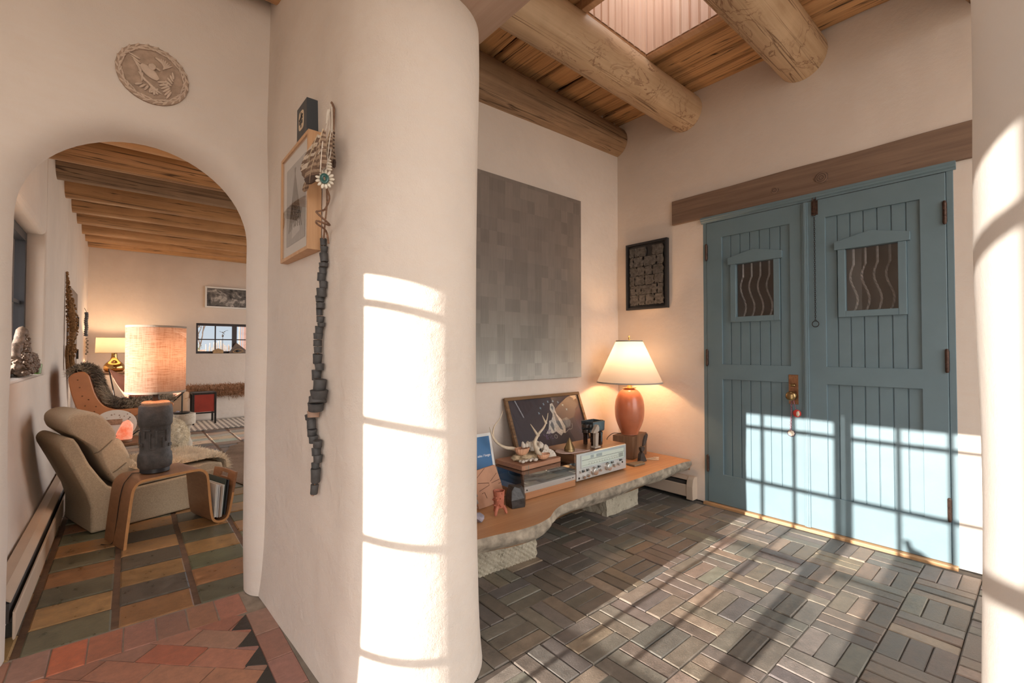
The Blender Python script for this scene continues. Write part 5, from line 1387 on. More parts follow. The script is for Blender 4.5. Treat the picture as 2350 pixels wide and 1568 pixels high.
# left end of the bench
M['cardblue'] = plain('blue card', (.05, .16, .34), .5, var=.08, nscale=4); M['cardwhite'] = plain('white card', (.74, .74, .72), .6)
cdm = thing('framed_card', 'white-bordered blue card lettered aska / fuego standing at the left end of the bench', 'card', (1.5, 2.15, HB))
CM = Matrix.Translation((1.47, 2.06, HB+.002)) @ Matrix.Rotation(rad(-14), 4, 'X')
bm = B(); box(bm, -.14, .172, 0, .006, 0, .335, CM); obj('white_mount', bm, M['cardwhite'], cdm, bevel=.001)
bm = B(); box(bm, -.13, .155, -.0015, .0005, .012, .318, CM); bc = obj('blue_face', bm, M['cardblue'], cdm)
M['white'] = plain('white lettering', (.85, .86, .87), .6)
fc = bpy.data.curves.new('lettering', 'FONT'); fc.body = 'aska / fuego'; fc.size = .019; fc.extrude = .0004; fc.align_x = 'RIGHT'
to = bpy.data.objects.new('lettering', fc); C.objects.link(to)
dgp = bpy.context.evaluated_depsgraph_get(); me_ = bpy.data.meshes.new_from_object(to.evaluated_get(dgp)); bpy.data.objects.remove(to)
TMx = CM @ Matrix.Translation((.146, -.0022, .205)) @ Matrix.Rotation(PI/2, 4, 'X')
bm = B(); bm.from_mesh(me_); bmesh.ops.transform(bm, matrix=TMx, verts=bm.verts); obj('lettering', bm, M['white'], bc, fixn=False)
M['tab'] = plain('terracotta tablet', (.47, .25, .155), .8, var=.1, nscale=12, bump=.15)
tb = thing('clay_tablet', 'square terracotta tablet with incised lines leaning against the blue card', 'tile', (1.5, 1.9, HB))
TBM = Matrix.Translation((1.375, 1.885, HB+.002)) @ Matrix.Rotation(rad(8), 4, 'Z') @ Matrix.Rotation(rad(-17), 4, 'X')
bm = B(); prism(bm, [(0, .0), (.178, .0), (.196, .012), (.193, .10), (.176, .19), (.168, .196), (.012, .190), (.002, .17)], 'Y', 0, .022, TBM @ Matrix.Identity(4)); slab = obj('tablet', bm, M['tab'], tb, bevel=.003)
M['incise'] = plain('incised line', (.15, .07, .045), .9)
bm = B()
for ln in ([(.02, .15), (.09, .19)], [(.025, .125), (.10, .112), (.10, .10), (.025, .085)], [(.115, .118), (.17, .15)], [(.12, .108), (.185, .115)], [(.17, .095), (.19, .095)], [(.04, .07), (.058, .072), (.068, .04)], [(.13, .035), (.145, .037), (.152, .01)]):
    tube(bm, [TBM @ Vector((x, -.0004, z)) for x, z in ln], .0016, 4)
obj('incised_lines', bm, M['incise'], slab)
M['coral'] = plain('rough coral red clay', (.42, .135, .08), .75, var=.25, nscale=40, bump=.6, bscale=80)
sv = thing('spiky_cup', 'small coral-red knobbly clay cup on three legs at the left end of the bench', 'cup', (1.41, 1.765, HB))
vx, vy_ = 1.412, 1.772
bm = B(); lathe(bm, [(.0, .034), (.020, .036), (.025, .05), (.026, .09), (.030, .118), (.026, .119), (.022, .09), (.020, .05), (0, .046)], vx, vy_, 20, Matrix.Translation((0, 0, HB))); obj('cup', bm, M['coral'], sv, smooth=True, angle=60)
bm = B(); rr = random.Random(12)
for k in range(26):
    a, h = rr.uniform(0, 2*PI), rr.uniform(.045, .112); d = Vector((math.cos(a), math.sin(a), .15))
    c_ = Vector((vx + .026*math.cos(a), vy_ + .026*math.sin(a), HB+h)); tube(bm, [c_ - d*.004, c_ + d*.008], [.0055, .001], 6)
obj('spikes', bm, M['coral'], sv)
for k in range(3):
    a = 2*PI*k/3 - .6; bm = B(); tube(bm, catmull([(vx+.014*math.cos(a), vy_+.014*math.sin(a), HB+.046), (vx+.030*math.cos(a), vy_+.030*math.sin(a), HB+.028), (vx+.038*math.cos(a), vy_+.038*math.sin(a), HB+.0045)], 5), [.011, .0105, .010, .0095, .009, .0085, .008, .0075, .007, .006, .004], 9); obj('leg', bm, M['coral'], sv, smooth=True)
M['obsidian'] = plain('black rough rock', (.035, .03, .028), .35, var=.45, nscale=30, bump=.5, bscale=50)
bm = B()
for q in ((-.050, -.030, 0), (.020, -.048, 0), (.050, -.020, 0), (.045, .035, 0), (-.040, .035, 0), (-.056, -.030, .04), (.014, -.052, .05), (.053, -.018, .045), (-.046, -.020, .085), (-.030, -.022, .108), (-.004, -.036, .098), (.022, -.024, .104), (.032, -.010, .100), (.026, .026, .098), (-.030, .024, .112), (-.05, .03, .05), (.05, .03, .05)): bm.verts.new((1.560 + q[0], 1.815 + q[1], HB + .0006 + q[2]))
bmesh.ops.convex_hull(bm, input=bm.verts[:])
tag(obj('black_rock', bm, M['obsidian'], bevel=.002), 'faceted black rock in front of the clay tablet', 'rock')
M['amethyst'] = plain('grey violet stone', (.30, .28, .33), .6, var=.3, nscale=30, bump=.4)
bm = B(); rock(bm, (1.275, 1.752, HB+.025), (.028, .026, .026), 5, 22)
zmin = min(v.co.z for v in bm.verts)
for v in bm.verts: v.co.z += HB + .0006 - zmin
tag(obj('grey_stone', bm, M['amethyst'], bevel=.0015), 'small grey-violet stone at the very left of the bench', 'rock')
M['ironore'] = plain('bladed grey mineral', (.20, .17, .15), .5, .2, var=.5, nscale=60)
bm = B(); rr = random.Random(14)
for k in range(60):
    a, b_ = rr.uniform(0, 2*PI), rr.uniform(.1, 1.0); d = Vector((math.cos(a)*b_, math.sin(a)*b_, rr.uniform(.2, 1))).normalized(); c_ = Vector((1.305+rr.uniform(-.02, .02), 1.86+rr.uniform(-.02, .02), HB+rr.uniform(.012, .09)))
    s = d.orthogonal()*.012; t_ = d.cross(s).normalized()*.0022
    box_pts = [c_-s*.5-t_, c_+s*.5-t_, c_+s*.5+t_, c_-s*.5+t_]; e_ = [p + d*.028 for p in box_pts]
    for q in box_pts + e_: q.z = max(q.z, HB+.0008)
    V0 = [bm.verts.new(p) for p in box_pts]; V1 = [bm.verts.new(p) for p in e_]
    bm.faces.new(V0[::-1]); bm.faces.new(V1)
    for q in range(4): bm.faces.new((V0[q], V0[(q+1) % 4], V1[(q+1) % 4], V1[q]))
tag(obj('bladed_mineral', bm, M['ironore']), 'bladed grey mineral cluster half hidden by the partition beside the clay tablet', 'rock')
M['pewter'] = plain('pewter', (.35, .34, .33), .3, .9)

# =================================================================== LIVING ROOM
def frame_at(O, ang):
    c, s = math.cos(ang), math.sin(ang)
    return Matrix(((c, -s, 0, O[0]), (s, c, 0, O[1]), (0, 0, 1, O[2] if len(O) > 2 else 0), (0, 0, 0, 1)))
def pillow_prism(bm, prof, v0, v1, MM, rnd=.05, n=10):
    """profile (u,z) swept along v, drawn in towards its centre at both ends"""
    cu = sum(p[0] for p in prof)/len(prof); cz = sum(p[1] for p in prof)/len(prof); rows = []
    for i in range(n+1):
        for_end = min(i, n-i)
        rows.append(None)
    ts = [0, .15, .4, .7, 1]; vs = [(v0 + rnd*(1-math.cos(t*PI/2)), math.sin(t*PI/2)) for t in ts]
    seq = vs + [(v0 + (v1-v0)*k/6, 1) for k in (1, 2, 3, 4, 5)] + [(v1 - (v - v0), s) for v, s in vs[::-1]]
    rows = []
    for v, s in seq:
        row = []
        for u, z in prof:
            d = Vector((u-cu, z-cz)); L = d.length; k = max(0, (L - rnd*(1-s)))/L if L else 1
            row.append(MM @ Vector((cu + d.x*k, v, cz + d.y*k)))
        rows.append(row)
    V = grid(bm, rows, closed=True); bm.faces.new(V[0][::-1]); bm.faces.new(V[-1]); return bm

M['linen'] = plain('oatmeal tweed', (.42, .33, .225), .95, 0, .2, var=.16, nscale=160, bump=.5, bscale=240)
M['linen2'] = plain('oatmeal cushion tweed', (.46, .36, .25), .95, 0, .2, var=.14, nscale=160, bump=.5, bscale=240)
AC = rad(17.3); CMt = frame_at((-.155, 3.695, 0), AC)
sc_ = thing('lounge_chair', 'low oatmeal tweed lounge chair with a tufted back cushion behind the bent plywood table', 'armchair', (.1, 4.0, 0))
prof = [(0, .004), (0, .158), (-.022, .245), (-.08, .39), (-.137, .525), (-.143, .555), (-.130, .582), (-.105, .592), (-.080, .580), (-.06, .545), (-.009, .417), (.04, .33), (.079, .268), (.13, .236), (.20, .226), (.45, .236), (.66, .246), (.705, .235), (.72, .20), (.70, .10), (.675, .004)]
bm = B(); prism(bm, [(u, z) for u, z in prof], 'Y', 0, .50, CMt); obj('upholstered_shell', bm, M['linen'], sc_, bevel=.022, bseg=4, smooth=True, angle=50)
cp = [(-.112, .660), (-.108, .700), (-.075, .727), (-.02, .732), (.04, .708), (.092, .645), (.124, .580), (.116, .554), (.152, .530), (.182, .462), (.196, .418), (.184, .397), (.218, .388), (.245, .340), (.285, .305), (.255, .262), (.20, .232), (.145, .248), (.11, .292), (.07, .365), (.028, .462), (-.018, .535), (-.065, .585), (-.098, .62)]
cp2 = [(p.x, p.y) for p in catmull([(a, b, 0) for a, b in cp + [cp[0]]], 3)][:-1]
bm = B(); pillow_prism(bm, cp2, .02, .49, CMt, .035); bc_ = obj('back_cushion', bm, M['linen2'], sc_, smooth=True, angle=80)
M['seam'] = plain('seam shadow thread', (.17, .125, .08), .95)
for su, sz in ((.122, .557), (.190, .401)):
    bm = B(); tube(bm, [CMt @ Vector((su + .002 + .004*math.sin(v*40), v, sz + .003*math.sin(v*31))) for v in [.045 + .042*k for k in range(11)]], .0022, 5); obj('tuft_seam', bm, M['seam'], bc_)
for pts in ([(.116, .072, .556), (.106, .030, .548), (.085, .0165, .530), (.055, .0165, .50), (.035, .020, .482), (.02, .035, .474)], [(.184, .072, .399), (.178, .030, .394), (.155, .0165, .380), (.125, .0165, .355), (.105, .022, .342), (.088, .038, .334)]):
    bm = B(); tube(bm, catmull([CMt @ Vector(q) for q in pts], 5), .0032, 6); obj('tuft_seam', bm, M['seam'], bc_)
bm = B(); pillow_prism(bm, [(.17, .232), (.19, .262), (.30, .298), (.50, .300), (.66, .296), (.735, .275), (.745, .235), (.72, .205), (.60, .238), (.40, .238)], .01, .49, CMt, .03); obj('seat_cushion', bm, M['linen2'], sc_, smooth=True, angle=80)

# cream sheepskin on the seat
M['fleece'] = plain('cream fleece', (.84, .70, .52), .9, 0, .2, var=.15, nscale=30)
fl_ = thing('sheepskin', 'cream sheepskin draped over the seat of the oatmeal lounge chair', 'sheepskin', (.5, 4.1, .30))
bm = B(); rows = []; rr = random.Random(31)
for i in range(15):
    u = .185 + (.80-.185)*i/14; row = []
    for j in range(13):
        v = .012 + .50*j/12
        z = .322 + .012*mnoise.noise(Vector((u*9, v*9, 2))) + (.03 if u < .25 else 0)*(.25-u)/.06
        if u > .70: z -= ((u-.70)/.10)**2*.09
        row.append(CMt @ Vector((min(u, .765), v + .02*mnoise.noise(Vector((u*6, 3, v))), z)))
    rows.append(row)
grid(bm, rows); bm.normal_update()
for f in bm.faces:
    if f.normal.z < 0: f.normal_flip()
P = surf_pts(bm, 14000, rr); obj('hide', bm, M['fleece'], fl_, smooth=True, fixn=False)
bm = B(); fur(bm, P, .058, .0028, rr, .6, .5, .5); ff = obj('fleece', bm, M['fleece'], fl_, smooth=True, fixn=False); ff['kind'] = 'stuff'

# bent plywood table with magazine pocket
TMt = frame_at((-.005, 3.285, 0), AC)
M['plytop'] = wood('walnut plywood', (.30, .145, .07), (.19, .085, .04), 'Y', 1.1, .32, .05, rings=10)
M['plyedge'] = plain('honey plywood edge', (.50, .24, .09), .45, var=.1, nscale=30)
tbl = thing('bent_plywood_table', 'walnut bent-plywood side table with a magazine pocket, carrying the dark ceramic lamp', 'side table', (.25, 3.5, 0))
cl = catmull([(p[0], 0, p[1]) for p in ((.006, .001), (.018, .13), (.034, .28), (.044, .325), (.066, .352), (.10, .360), (.22, .361), (.34, .361), (.382, .353), (.408, .328), (.418, .29), (.430, .16), (.440, .07), (.452, .028), (.478, .008), (.508, .006), (.532, .018), (.546, .05), (.556, .10), (.568, .17))], 5)
TW, TT = .285, .014
def ply_strip(pts, v0, v1, t):
    bm = B(); rows = []; n = len(pts)
    for i, p in enumerate(pts):
        a, b = pts[max(i-1, 0)], pts[min(i+1, n-1)]; d = (b-a).normalized(); nn = Vector((-d.z, 0, d.x))*t/2
        rows.append([TMt @ (p + nn + Vector((0, v0, 0))), TMt @ (p + nn + Vector((0, v1, 0))), TMt @ (p - nn + Vector((0, v1, 0))), TMt @ (p - nn + Vector((0, v0, 0)))])
    V = grid(bm, rows, closed=True); bm.faces.new(V[0][::-1]); bm.faces.new(V[-1]); return bm
bm = ply_strip(cl, 0, TW, TT); me_o = obj('bent_panel', bm, [M['plytop'], M['plyedge']], tbl, smooth=True, angle=40)
for p in me_o.data.polygons:
    nn = p.normal
    if abs(nn.dot(Vector((-math.sin(AC), math.cos(AC), 0)))) > .8: p.material_index = 1
d_ = (cl[-1]-cl[-3]).normalized(); c0 = cl[-1] - d_*.001
FM = TMt @ Matrix(((d_.z, 0, d_.x, c0.x), (0, 1, 0, 0), (-d_.x, 0, d_.z, c0.z), (0, 0, 0, 1)))
bm = B(); rect_with_hole(bm, -TT/2, TT/2, 0, TW, 0, .135, [(.095, .190, .085, .110)])
for v in bm.verts:
    if v.co.z > .13 and (v.co.y < .001 or v.co.y > TW-.001): v.co.z -= .006; 
    v.co = FM @ v.co
fl2 = obj('handle_flap', bm, [M['plytop'], M['plyedge']], tbl, bevel=.003)
# magazines in the pocket
MC = [((.55, .51, .46), 'white', 'ivory'), ((.10, .09, .085), 'dark', 'black'), ((.62, .60, .57), 'white', 'white'), ((.34, .30, .26), 'tan', 'tan')]
labels = ['thick cream magazine nearest the table leg in the plywood pocket', 'thin white magazine second from the table leg in the pocket', 'grey-white magazine third from the table leg in the pocket', 'tan-spined magazine in the middle of the pocket',
          'white magazine before the dark green folder in the pocket', 'dark green folder standing in the magazine pocket', 'black notebook against the handle flap in the magazine pocket']
mcol = [(.60, .55, .48), (.66, .64, .61), (.55, .53, .51), (.42, .33, .26), (.62, .60, .56), (.045, .06, .05), (.03, .03, .032)]
for k in range(7):
    ub = .460 + .0098*k; th = (.0075, .006, .007, .008, .007, .006, .008)[k]; hgt = (.208, .20, .205, .19, .20, .225, .218)[k]; lean = .055 + .012*k
    zb = .028 if 1 < k < 5 else .036
    u0, u1 = ub, ub + th; dz = hgt*lean
    bm = B(); vs0, vs1 = .012 + .004*(k % 3), .25 + .006*(k % 2)
    prism(bm, [(u0, zb), (u1, zb), (u1 + hgt*(.06+.016*k)*.7, zb + hgt), (u0 + hgt*(.06+.016*k)*.7, zb + hgt)], 'Y', vs0, vs1, TMt)
    tag(obj('magazine', bm, plain('magazine cover', mcol[k], .45), bevel=.001), labels[k], 'magazine', 'magazines in the table pocket')

# dark ceramic lamp on the table
LT = TMt @ Vector((.192, .150, .3695)); lx, ly, lz = LT
M['darkclay'] = plain('rough black-brown stoneware', (.060, .050, .044), .62, .1, .5, var=.4, nscale=30, bump=.7, bscale=70)
M['cork'] = plain('cork top', (.40, .24, .15), .8, var=.3, nscale=80, bump=.4)
M['linenshade'] = shade_mat('woven linen shade', (.66, .45, .33), .5, weave=(.40, .20, .12), tc=(.24, .22, .21)); M['shadeband'] = plain('tan shade band', (.38, .30, .23), .85)
l2 = thing('table_lamp', 'lit lamp with a tall linen drum shade on a carved black stoneware cylinder', 'lamp', (lx, ly, lz))
bm = B(); lathe(bm, [(.068, .001), (.072, .004), (.072, .026), (.068, .028)], lx, ly, 40, Matrix.Translation((0, 0, lz))); obj('base_ring', bm, M['black'], l2, smooth=True, angle=40)
bm = B(); rows = []; n = 72
for r_, z in ((.074, .026), (.082, .036), (.085, .07), (.082, .108), (.077, .116), (.0745, .120), (.0735, .20), (.0745, .270), (.078, .276), (.083, .286), (.084, .34), (.081, .392), (.076, .402), (.070, .404), (0, .404)):
    rows.append([Vector((lx + r_*(1 + .022*mnoise.noise(Vector((math.cos(2*PI*k/n)*3, math.sin(2*PI*k/n)*3, z*14))))*math.cos(2*PI*k/n), ly + r_*(1 + .022*mnoise.noise(Vector((math.cos(2*PI*k/n)*3, math.sin(2*PI*k/n)*3, z*14))))*math.sin(2*PI*k/n), lz + z)) for k in range(n)])
V = grid(bm, rows, closed=True); bm.faces.new(V[0][::-1]); bmesh.ops.remove_doubles(bm, verts=bm.verts, dist=1e-6); bodyo = obj('stoneware_body', bm, M['darkclay'], l2, smooth=True, angle=50)
rr = random.Random(17)
for (a, z, w_, h) in ((-2.35, .235, .012, .05), (-2.15, .255, .04, .008), (-1.95, .19, .010, .09), (-1.55, .21, .012, .085), (-1.25, .245, .035, .010), (-1.1, .18, .012, .06), (-2.6, .17, .02, .02), (-1.75, .145, .03, .010), (-.8, .22, .014, .07), (-2.9, .21, .014, .07), (-.45, .16, .03, .02)):
    bm = B(); box(bm, -w_/2, w_/2, -.005, .004, -h/2, h/2, Matrix.Translation((lx + .075*math.cos(a), ly + .075*math.sin(a), lz + z)) @ Matrix.Rotation(a + PI/2, 4, 'Z')); obj('carved_bar', bm, M['darkclay'], bodyo, bevel=.002)
bm = B(); lathe(bm, [(.066, .400), (.070, .405), (.070, .414), (.062, .421), (.03, .425), (0, .425)], lx, ly, 40, Matrix.Translation((0, 0, lz))); obj('cork_top', bm, M['cork'], l2, smooth=True, angle=40)
bm = B(); lathe(bm, [(.024, .424), (.017, .432), (.015, .450), (.018, .468), (.010, .474), (.008, .56), (0, .56)], lx, ly, 24, Matrix.Translation((0, 0, lz))); obj('neck', bm, M['iron'], l2, smooth=True, angle=40)
S0, S1, SR = .842, 1.243, .1455
bm = B(); lathe(bm, [(SR, S0), (SR, S1)], lx, ly, 72, cap=False); s2 = obj('lamp_shade', bm, M['linenshade'], l2, smooth=True, angle=180)
for z in (S0, S1-.012):
    bm = B(); lathe(bm, [(SR-.002, z), (SR+.0015, z), (SR+.0015, z+.012), (SR-.002, z+.012), (SR-.002, z)], lx, ly, 72, cap=False); obj('trim_band', bm, M['shadeband'], s2)
bm = B()
for k in range(3):
    a = 2*PI*k/3 + .5; tube(bm, [(lx, ly, S1-.03), (lx + (SR-.003)*math.cos(a), ly + (SR-.003)*math.sin(a), S1-.006)], .0016, 5)
tube(bm, [(lx, ly, lz+.55), (lx, ly, S1-.03)], .003, 6); obj('shade_spider', bm, M['iron'], l2)
bulb(l2, (lx, ly, .985), .028, 10, (1.0, .64, .40))
bm = B(); tube(bm, catmull([TMt @ Vector(p) for p in ((.125, .175, .372), (.10, .20, .371), (.075, .16, .368), (.055, .13, .36), (.034, .125, .33), (.020, .13, .25), (.008, .14, .10), (-.002, .16, .006), (-.04, .20, .004))], 6), .0022, 6); obj('power_cord', bm, M['iron'], l2)

# small round table, white dotted disc, salt lamp
M['midwood'] = wood('turned brown wood', (.34, .19, .10), (.22, .11, .055), 'X', 1, .45, .08, rings=8)
rt = thing('round_side_table', 'small round brown wood table behind the lounge chair under the pink salt lamp', 'side table', (.0, 4.74, 0))
bm = B(); lathe(bm, [(.0, .362), (.185, .362), (.195, .368), (.195, .380), (.188, .386), (0, .386)], 0, 4.74, 48); obj('table_top', bm, M['midwood'], rt, smooth=True, angle=40)
for k in range(3):
    a = 2*PI*k/3 + .3; bm = B(); tube(bm, [(.11*math.cos(a), 4.74+.11*math.sin(a), .363), (.155*math.cos(a), 4.74+.155*math.sin(a), .001)], [.014, .009], 10); obj('leg', bm, M['midwood'], rt)
M['whitelac'] = plain('white lacquer', (.80, .74, .64), .4)
wd = thing('dotted_disc', 'round white plaque with brown dots and a brown block, leaning behind the salt lamp', 'ornament', (-.07, 4.82, .386))
DM = Matrix.Translation((-.07, 4.80, .388)) @ Matrix.Rotation(rad(-14), 4, 'X') @ Matrix.Translation((0, 0, .118))
bm = B(); P = [(.135*math.cos(a), .118*math.sin(a)) for a in [2*PI*k/56 for k in range(56)]]
prism(bm, [(a, b) for a, b in P], 'Y', 0, .016, DM); obj('white_disc', bm, M['whitelac'], wd, bevel=.003)
bm = B(); box(bm, -.062, .045, -.008, .001, -.002, .042, DM); obj('brown_block', bm, M['cork'], wd, bevel=.005, bseg=3)
rr = random.Random(3)
for (x, z, r_) in ((-.075, .03, .004), (-.06, .045, .004), (-.05, .058, .0045), (-.022, .078, .006), (-.005, .083, .005), (.025, .072, .005), (.03, .056, .004), (.055, .062, .005), (.075, .078, .005), (-.085, .012, .0035), (-.09, -.012, .0035), (.09, .05, .006), (.082, .038, .005)):
    bm = B(); lathe(bm, [(r_, 0), (r_*.8, -.004), (0, -.005)], 0, 0, 10, DM @ Matrix.Translation((x, 0, z)) @ Matrix.Rotation(-PI/2, 4, 'X') @ Matrix.Scale(-1, 4, (0, 0, 1))); obj('dot', bm, M['cork'], wd)
def saltmat():
    b = NB('pink salt crystal'); n = b.noise(b.coord(), 14, 5, .6); c = b.ramp(n, [(.35, (.72, .14, .06)), (.7, (.85, .42, .28))]); b.col(c); b.set(.45)
    b.l(c, b.p.inputs['Emission Color']); b.p.inputs['Emission Strength'].default_value = .8; b.bump(n, .6, .01); return b.m
sl_ = thing('salt_lamp', 'glowing pink rock salt lamp in front of the white dotted disc', 'lamp', (-.012, 4.64, .386))
bm = B(); lathe(bm, [(.044, .387), (.047, .389), (.047, .403), (.043, .406), (0, .406)], -.012, 4.64, 28); obj('wood_base', bm, M['midwood'], sl_, smooth=True, angle=40)
bm = B(); rr = random.Random(2); 
for (x, y, z) in ((-.05, -.02, 0), (.045, -.025, 0), (.05, .02, 0), (-.045, .025, 0), (-.052, -.015, .04), (.052, -.02, .07), (-.02, -.03, .11), (.035, -.02, .14), (.02, .015, .15), (-.012, .01, .135), (.054, .01, .11), (-.045, .02, .06), (0, -.036, .05)): bm.verts.new((-.012 + x*.98, 4.64 + y, .4065 + z))
bmesh.ops.convex_hull(bm, input=bm.verts[:]); obj('salt_rock', bm, saltmat(), sl_, bevel=.006, bseg=3)

# orange leather scoop chair with grey fur
M['leather'] = plain('tan orange leather', (.58, .225, .085), .42, 0, .5, var=.12, nscale=7, bump=.12, bscale=120); M['leather_pink'] = plain('worn pinkish leather', (.46, .20, .13), .4, var=.15, nscale=6)
oc = thing('scoop_chair', 'orange leather scoop chair with brass rivets against the left wall under a grey fur', 'armchair', (-.1, 5.3, 0))
inner = [(-.325, .912), (-.275, .925), (-.238, .895), (-.222, .84), (-.198, .745), (-.165, .672), (-.125, .630), (-.06, .606), (.05, .606), (.20, .618), (.30, .64)]
outer = [(.31, .60), (.20, .555), (.07, .548), (.0, .510), (-.10, .505), (-.20, .545), (-.262, .575), (-.30, .62), (-.335, .74), (-.352, .84), (-.350, .885)]
PP = [(p.x, p.y) for p in catmull([(a, b, 0) for a, b in inner + outer + [inner[0]]], 3)][:-1]
for nm, ya_, yb_ in (('side_panel', 4.99, 5.03), ('side_panel', 5.62, 5.66)):
    bm = B(); prism(bm, PP, 'Y', ya_, yb_); obj(nm, bm, M['leather'], oc, bevel=.010, bseg=3, smooth=True, angle=50)
ic = catmull([(a, 0, b) for a, b in inner[1:]], 4)
bm = B(); rows = []
for p in ic:
    rows.append([(p.x - .02, y, p.z - .035 - .02*math.sin((y-5.03)/.59*PI)) for y in [5.03 + .59*k/8 for k in range(9)]])
grid(bm, rows); md_ = obj('seat_shell', bm, M['leather'], oc, smooth=True, angle=70); sm_ = md_.modifiers.new('solid', 'SOLIDIFY'); sm_.thickness = .02
for (x, z) in ((-.30, .86), (-.288, .80), (-.272, .73), (-.255, .65), (-.20, .60), (-.10, .556), (.02, .575), (.15, .585), (-.235, .70), (-.19, .64)):
    bm = B(); lathe(bm, [(.0055, 0), (.004, .003), (0, .004)], 0, 0, 10, Matrix.Translation((x, 4.99, z)) @ Matrix.Rotation(PI/2, 4, 'X')); obj('rivet', bm, M['bronze'], oc)
for x, y in ((-.22, 5.02), (.2, 5.02), (-.22, 5.63), (.2, 5.63)):
    bm = B(); tube(bm, [(x, y, .56), (x*1.1, y, .001)], [.013, .011], 10); obj('leg', bm, M['iron'], oc)
def furmat():
    b = NB('grey brown fur'); a = b.n('ShaderNodeAttribute'); a.attribute_name = 'Col'; b.l(a.outputs['Color'], b.p.inputs['Base Color']); b.set(.75, 0, .3); return b.m
M['greyfur'] = furmat()
ft = thing('fur_throw', 'shaggy grey-brown fur throw filling the orange scoop chair', 'throw', (-.1, 5.3, .65))
bm = B(); rows = []
for i, p in enumerate(ic):
    rows.append([(p.x + .016*math.sin(k/7*PI) + .004, y, p.z + .008 + .014*math.sin(k/7*PI)) for k, y in enumerate([5.045 + .56*q/7 for q in range(8)])])
rows.insert(0, [(r[0]-.085, r[1], r[2]-.035) for r in rows[0]]); rows.insert(1, [(r[0]-.045, r[1], r[2]+.005) for r in rows[1]])
grid(bm, rows); bm.normal_update()
up_n = sum(1 for f in bm.faces if f.normal.z > 0)
if up_n < len(bm.faces)/2:
    for f in bm.faces: f.normal_flip()
rr = random.Random(41); P = [(p, n_, Vector((.35, -.1, -.55))) for p, n_ in surf_pts(bm, 13000, rr)]
lay = bm.loops.layers.float_color.new('Col')
for f in bm.faces:
    for lp in f.loops: lp[lay] = (.09, .07, .05, 1)
obj('hide', bm, M['greyfur'], ft, smooth=True, fixn=False)
bm = B(); lay = bm.loops.layers.float_color.new('Col'); fur(bm, P, .070, .0034, rr, .6, .5, .6); bm.faces.ensure_lookup_table()
for k in range(0, len(bm.faces), 2):
    g = mnoise.noise(P[k//2][0]*6)*.5 + .5; base = rr.choice([(.14, .11, .08), (.38, .30, .21), (.60, .48, .35), (.48, .38, .27)] if g > .45 else [(.05, .04, .032), (.09, .07, .05), (.34, .26, .19), (.16, .12, .09)])
    for f in bm.faces[k:k+2]:
        for lp in f.loops: lp[lay] = (*vary(base, .2), 1)
ff = obj('fur', bm, M['greyfur'], ft, smooth=True, fixn=False); ff['kind'] = 'stuff'

# far leather sling chair
bc2 = thing('sling_chair', 'pinkish leather sling chair on thin dark rods behind the orange scoop chair', 'armchair', (.2, 7.0, 0))
bm = B(); rows = []
c00, c10, c11, c01 = Vector((.02, 6.72, .575)), Vector((.54, 6.80, .60)), Vector((.30, 7.45, .92)), Vector((-.17, 7.30, .87))
for i in range(17):
    t = i/16; row = []
    for j in range(17):
        s = j/16; p = c00.lerp(c10, s).lerp(c01.lerp(c11, s), t); k = 16*s*(1-s)*t*(1-t); e = 4*s*(1-s)*(1-t)**2*.10 + 4*s*(1-s)*t*t*.12 + 4*t*(1-t)*.06
        row.append(p + Vector((0, 0, -.24*k - e)))
    rows.append(row)
grid(bm, rows); so_ = obj('leather_sling', bm, M['leather_pink'], bc2, smooth=True, angle=180); so_.modifiers.new('solid', 'SOLIDIFY').thickness = .008
for a, b in ((c00, Vector((.35, 7.35, .005))), (c10, Vector((.0, 7.3, .005))), (c11, Vector((.42, 6.85, .005))), (c01, Vector((.0, 6.85, .005)))):
    bm = B(); tube(bm, [a, a.lerp(b, .5) + Vector((0, 0, -.03)), b], .007, 8); obj('frame_rod', bm, M['iron'], bc2)

# woolly pouf, stone pedestal with dish
M['wool'] = plain('cream wool', (.80, .70, .54), .95, 0, .1, var=.15, nscale=20)
pf = thing('wool_pouf', 'round cream woolly pouf partly hidden by the dark ceramic lamp', 'pouf', (.30, 5.9, 0))
bm = B(); blob(bm, (.30, 5.9, .200), (.20, .20, .198), 4, .04, 3, 3)
rr = random.Random(51); bm.normal_update(); P = surf_pts(bm, 12000, rr, lambda f: f.calc_center_median().y < 6.0); 
for v in bm.verts: v.co.z = max(v.co.z, .003)
obj('body', bm, M['wool'], pf, smooth=True)
P = [q for q in P if q[0].z > .03]
bm = B(); fur(bm, P, .024, .0026, rr, .8, .3, .7); ff = obj('wool', bm, M['wool'], pf, smooth=True, fixn=False); ff['kind'] = 'stuff'
def trav():
    b = NB('pitted travertine'); v = b.coord(); n = b.noise(v, 12, 5, .6); sp = b.noise(v, 60, 4, .7)
    c = b.ramp(n, [(.3, (.42, .33, .24)), (.7, (.58, .50, .40))]); b.col(b.mix(b.ramp(sp, [(.60, 0.0), (.66, 1.0)]), c, (.18, .12, .08))); b.set(.8); b.bump(sp, .5, .006); return b.m
bm = B(); lathe(bm, [(.085, .001), (.085, .06), (.068, .10), (.060, .16), (.066, .22), (.088, .262), (.112, .265), (.114, .270), (.114, .378), (.110, .383), (0, .383)], .49, 6.32, 40)
tag(obj('stone_pedestal', bm, trav(), smooth=True, angle=40), 'pitted travertine pedestal stool right of the woolly pouf', 'stool')
ds = thing('ash_dish', 'black flat dish with a thin upright rod on the travertine pedestal', 'dish', (.47, 6.30, .384))
bm = B(); lathe(bm, [(.0, .3845), (.06, .3845), (.085, .395), (.088, .402), (.082, .402), (.058, .391), (0, .391)], .47, 6.30, 32); obj('dish', bm, M['black'], ds, smooth=True, angle=50)
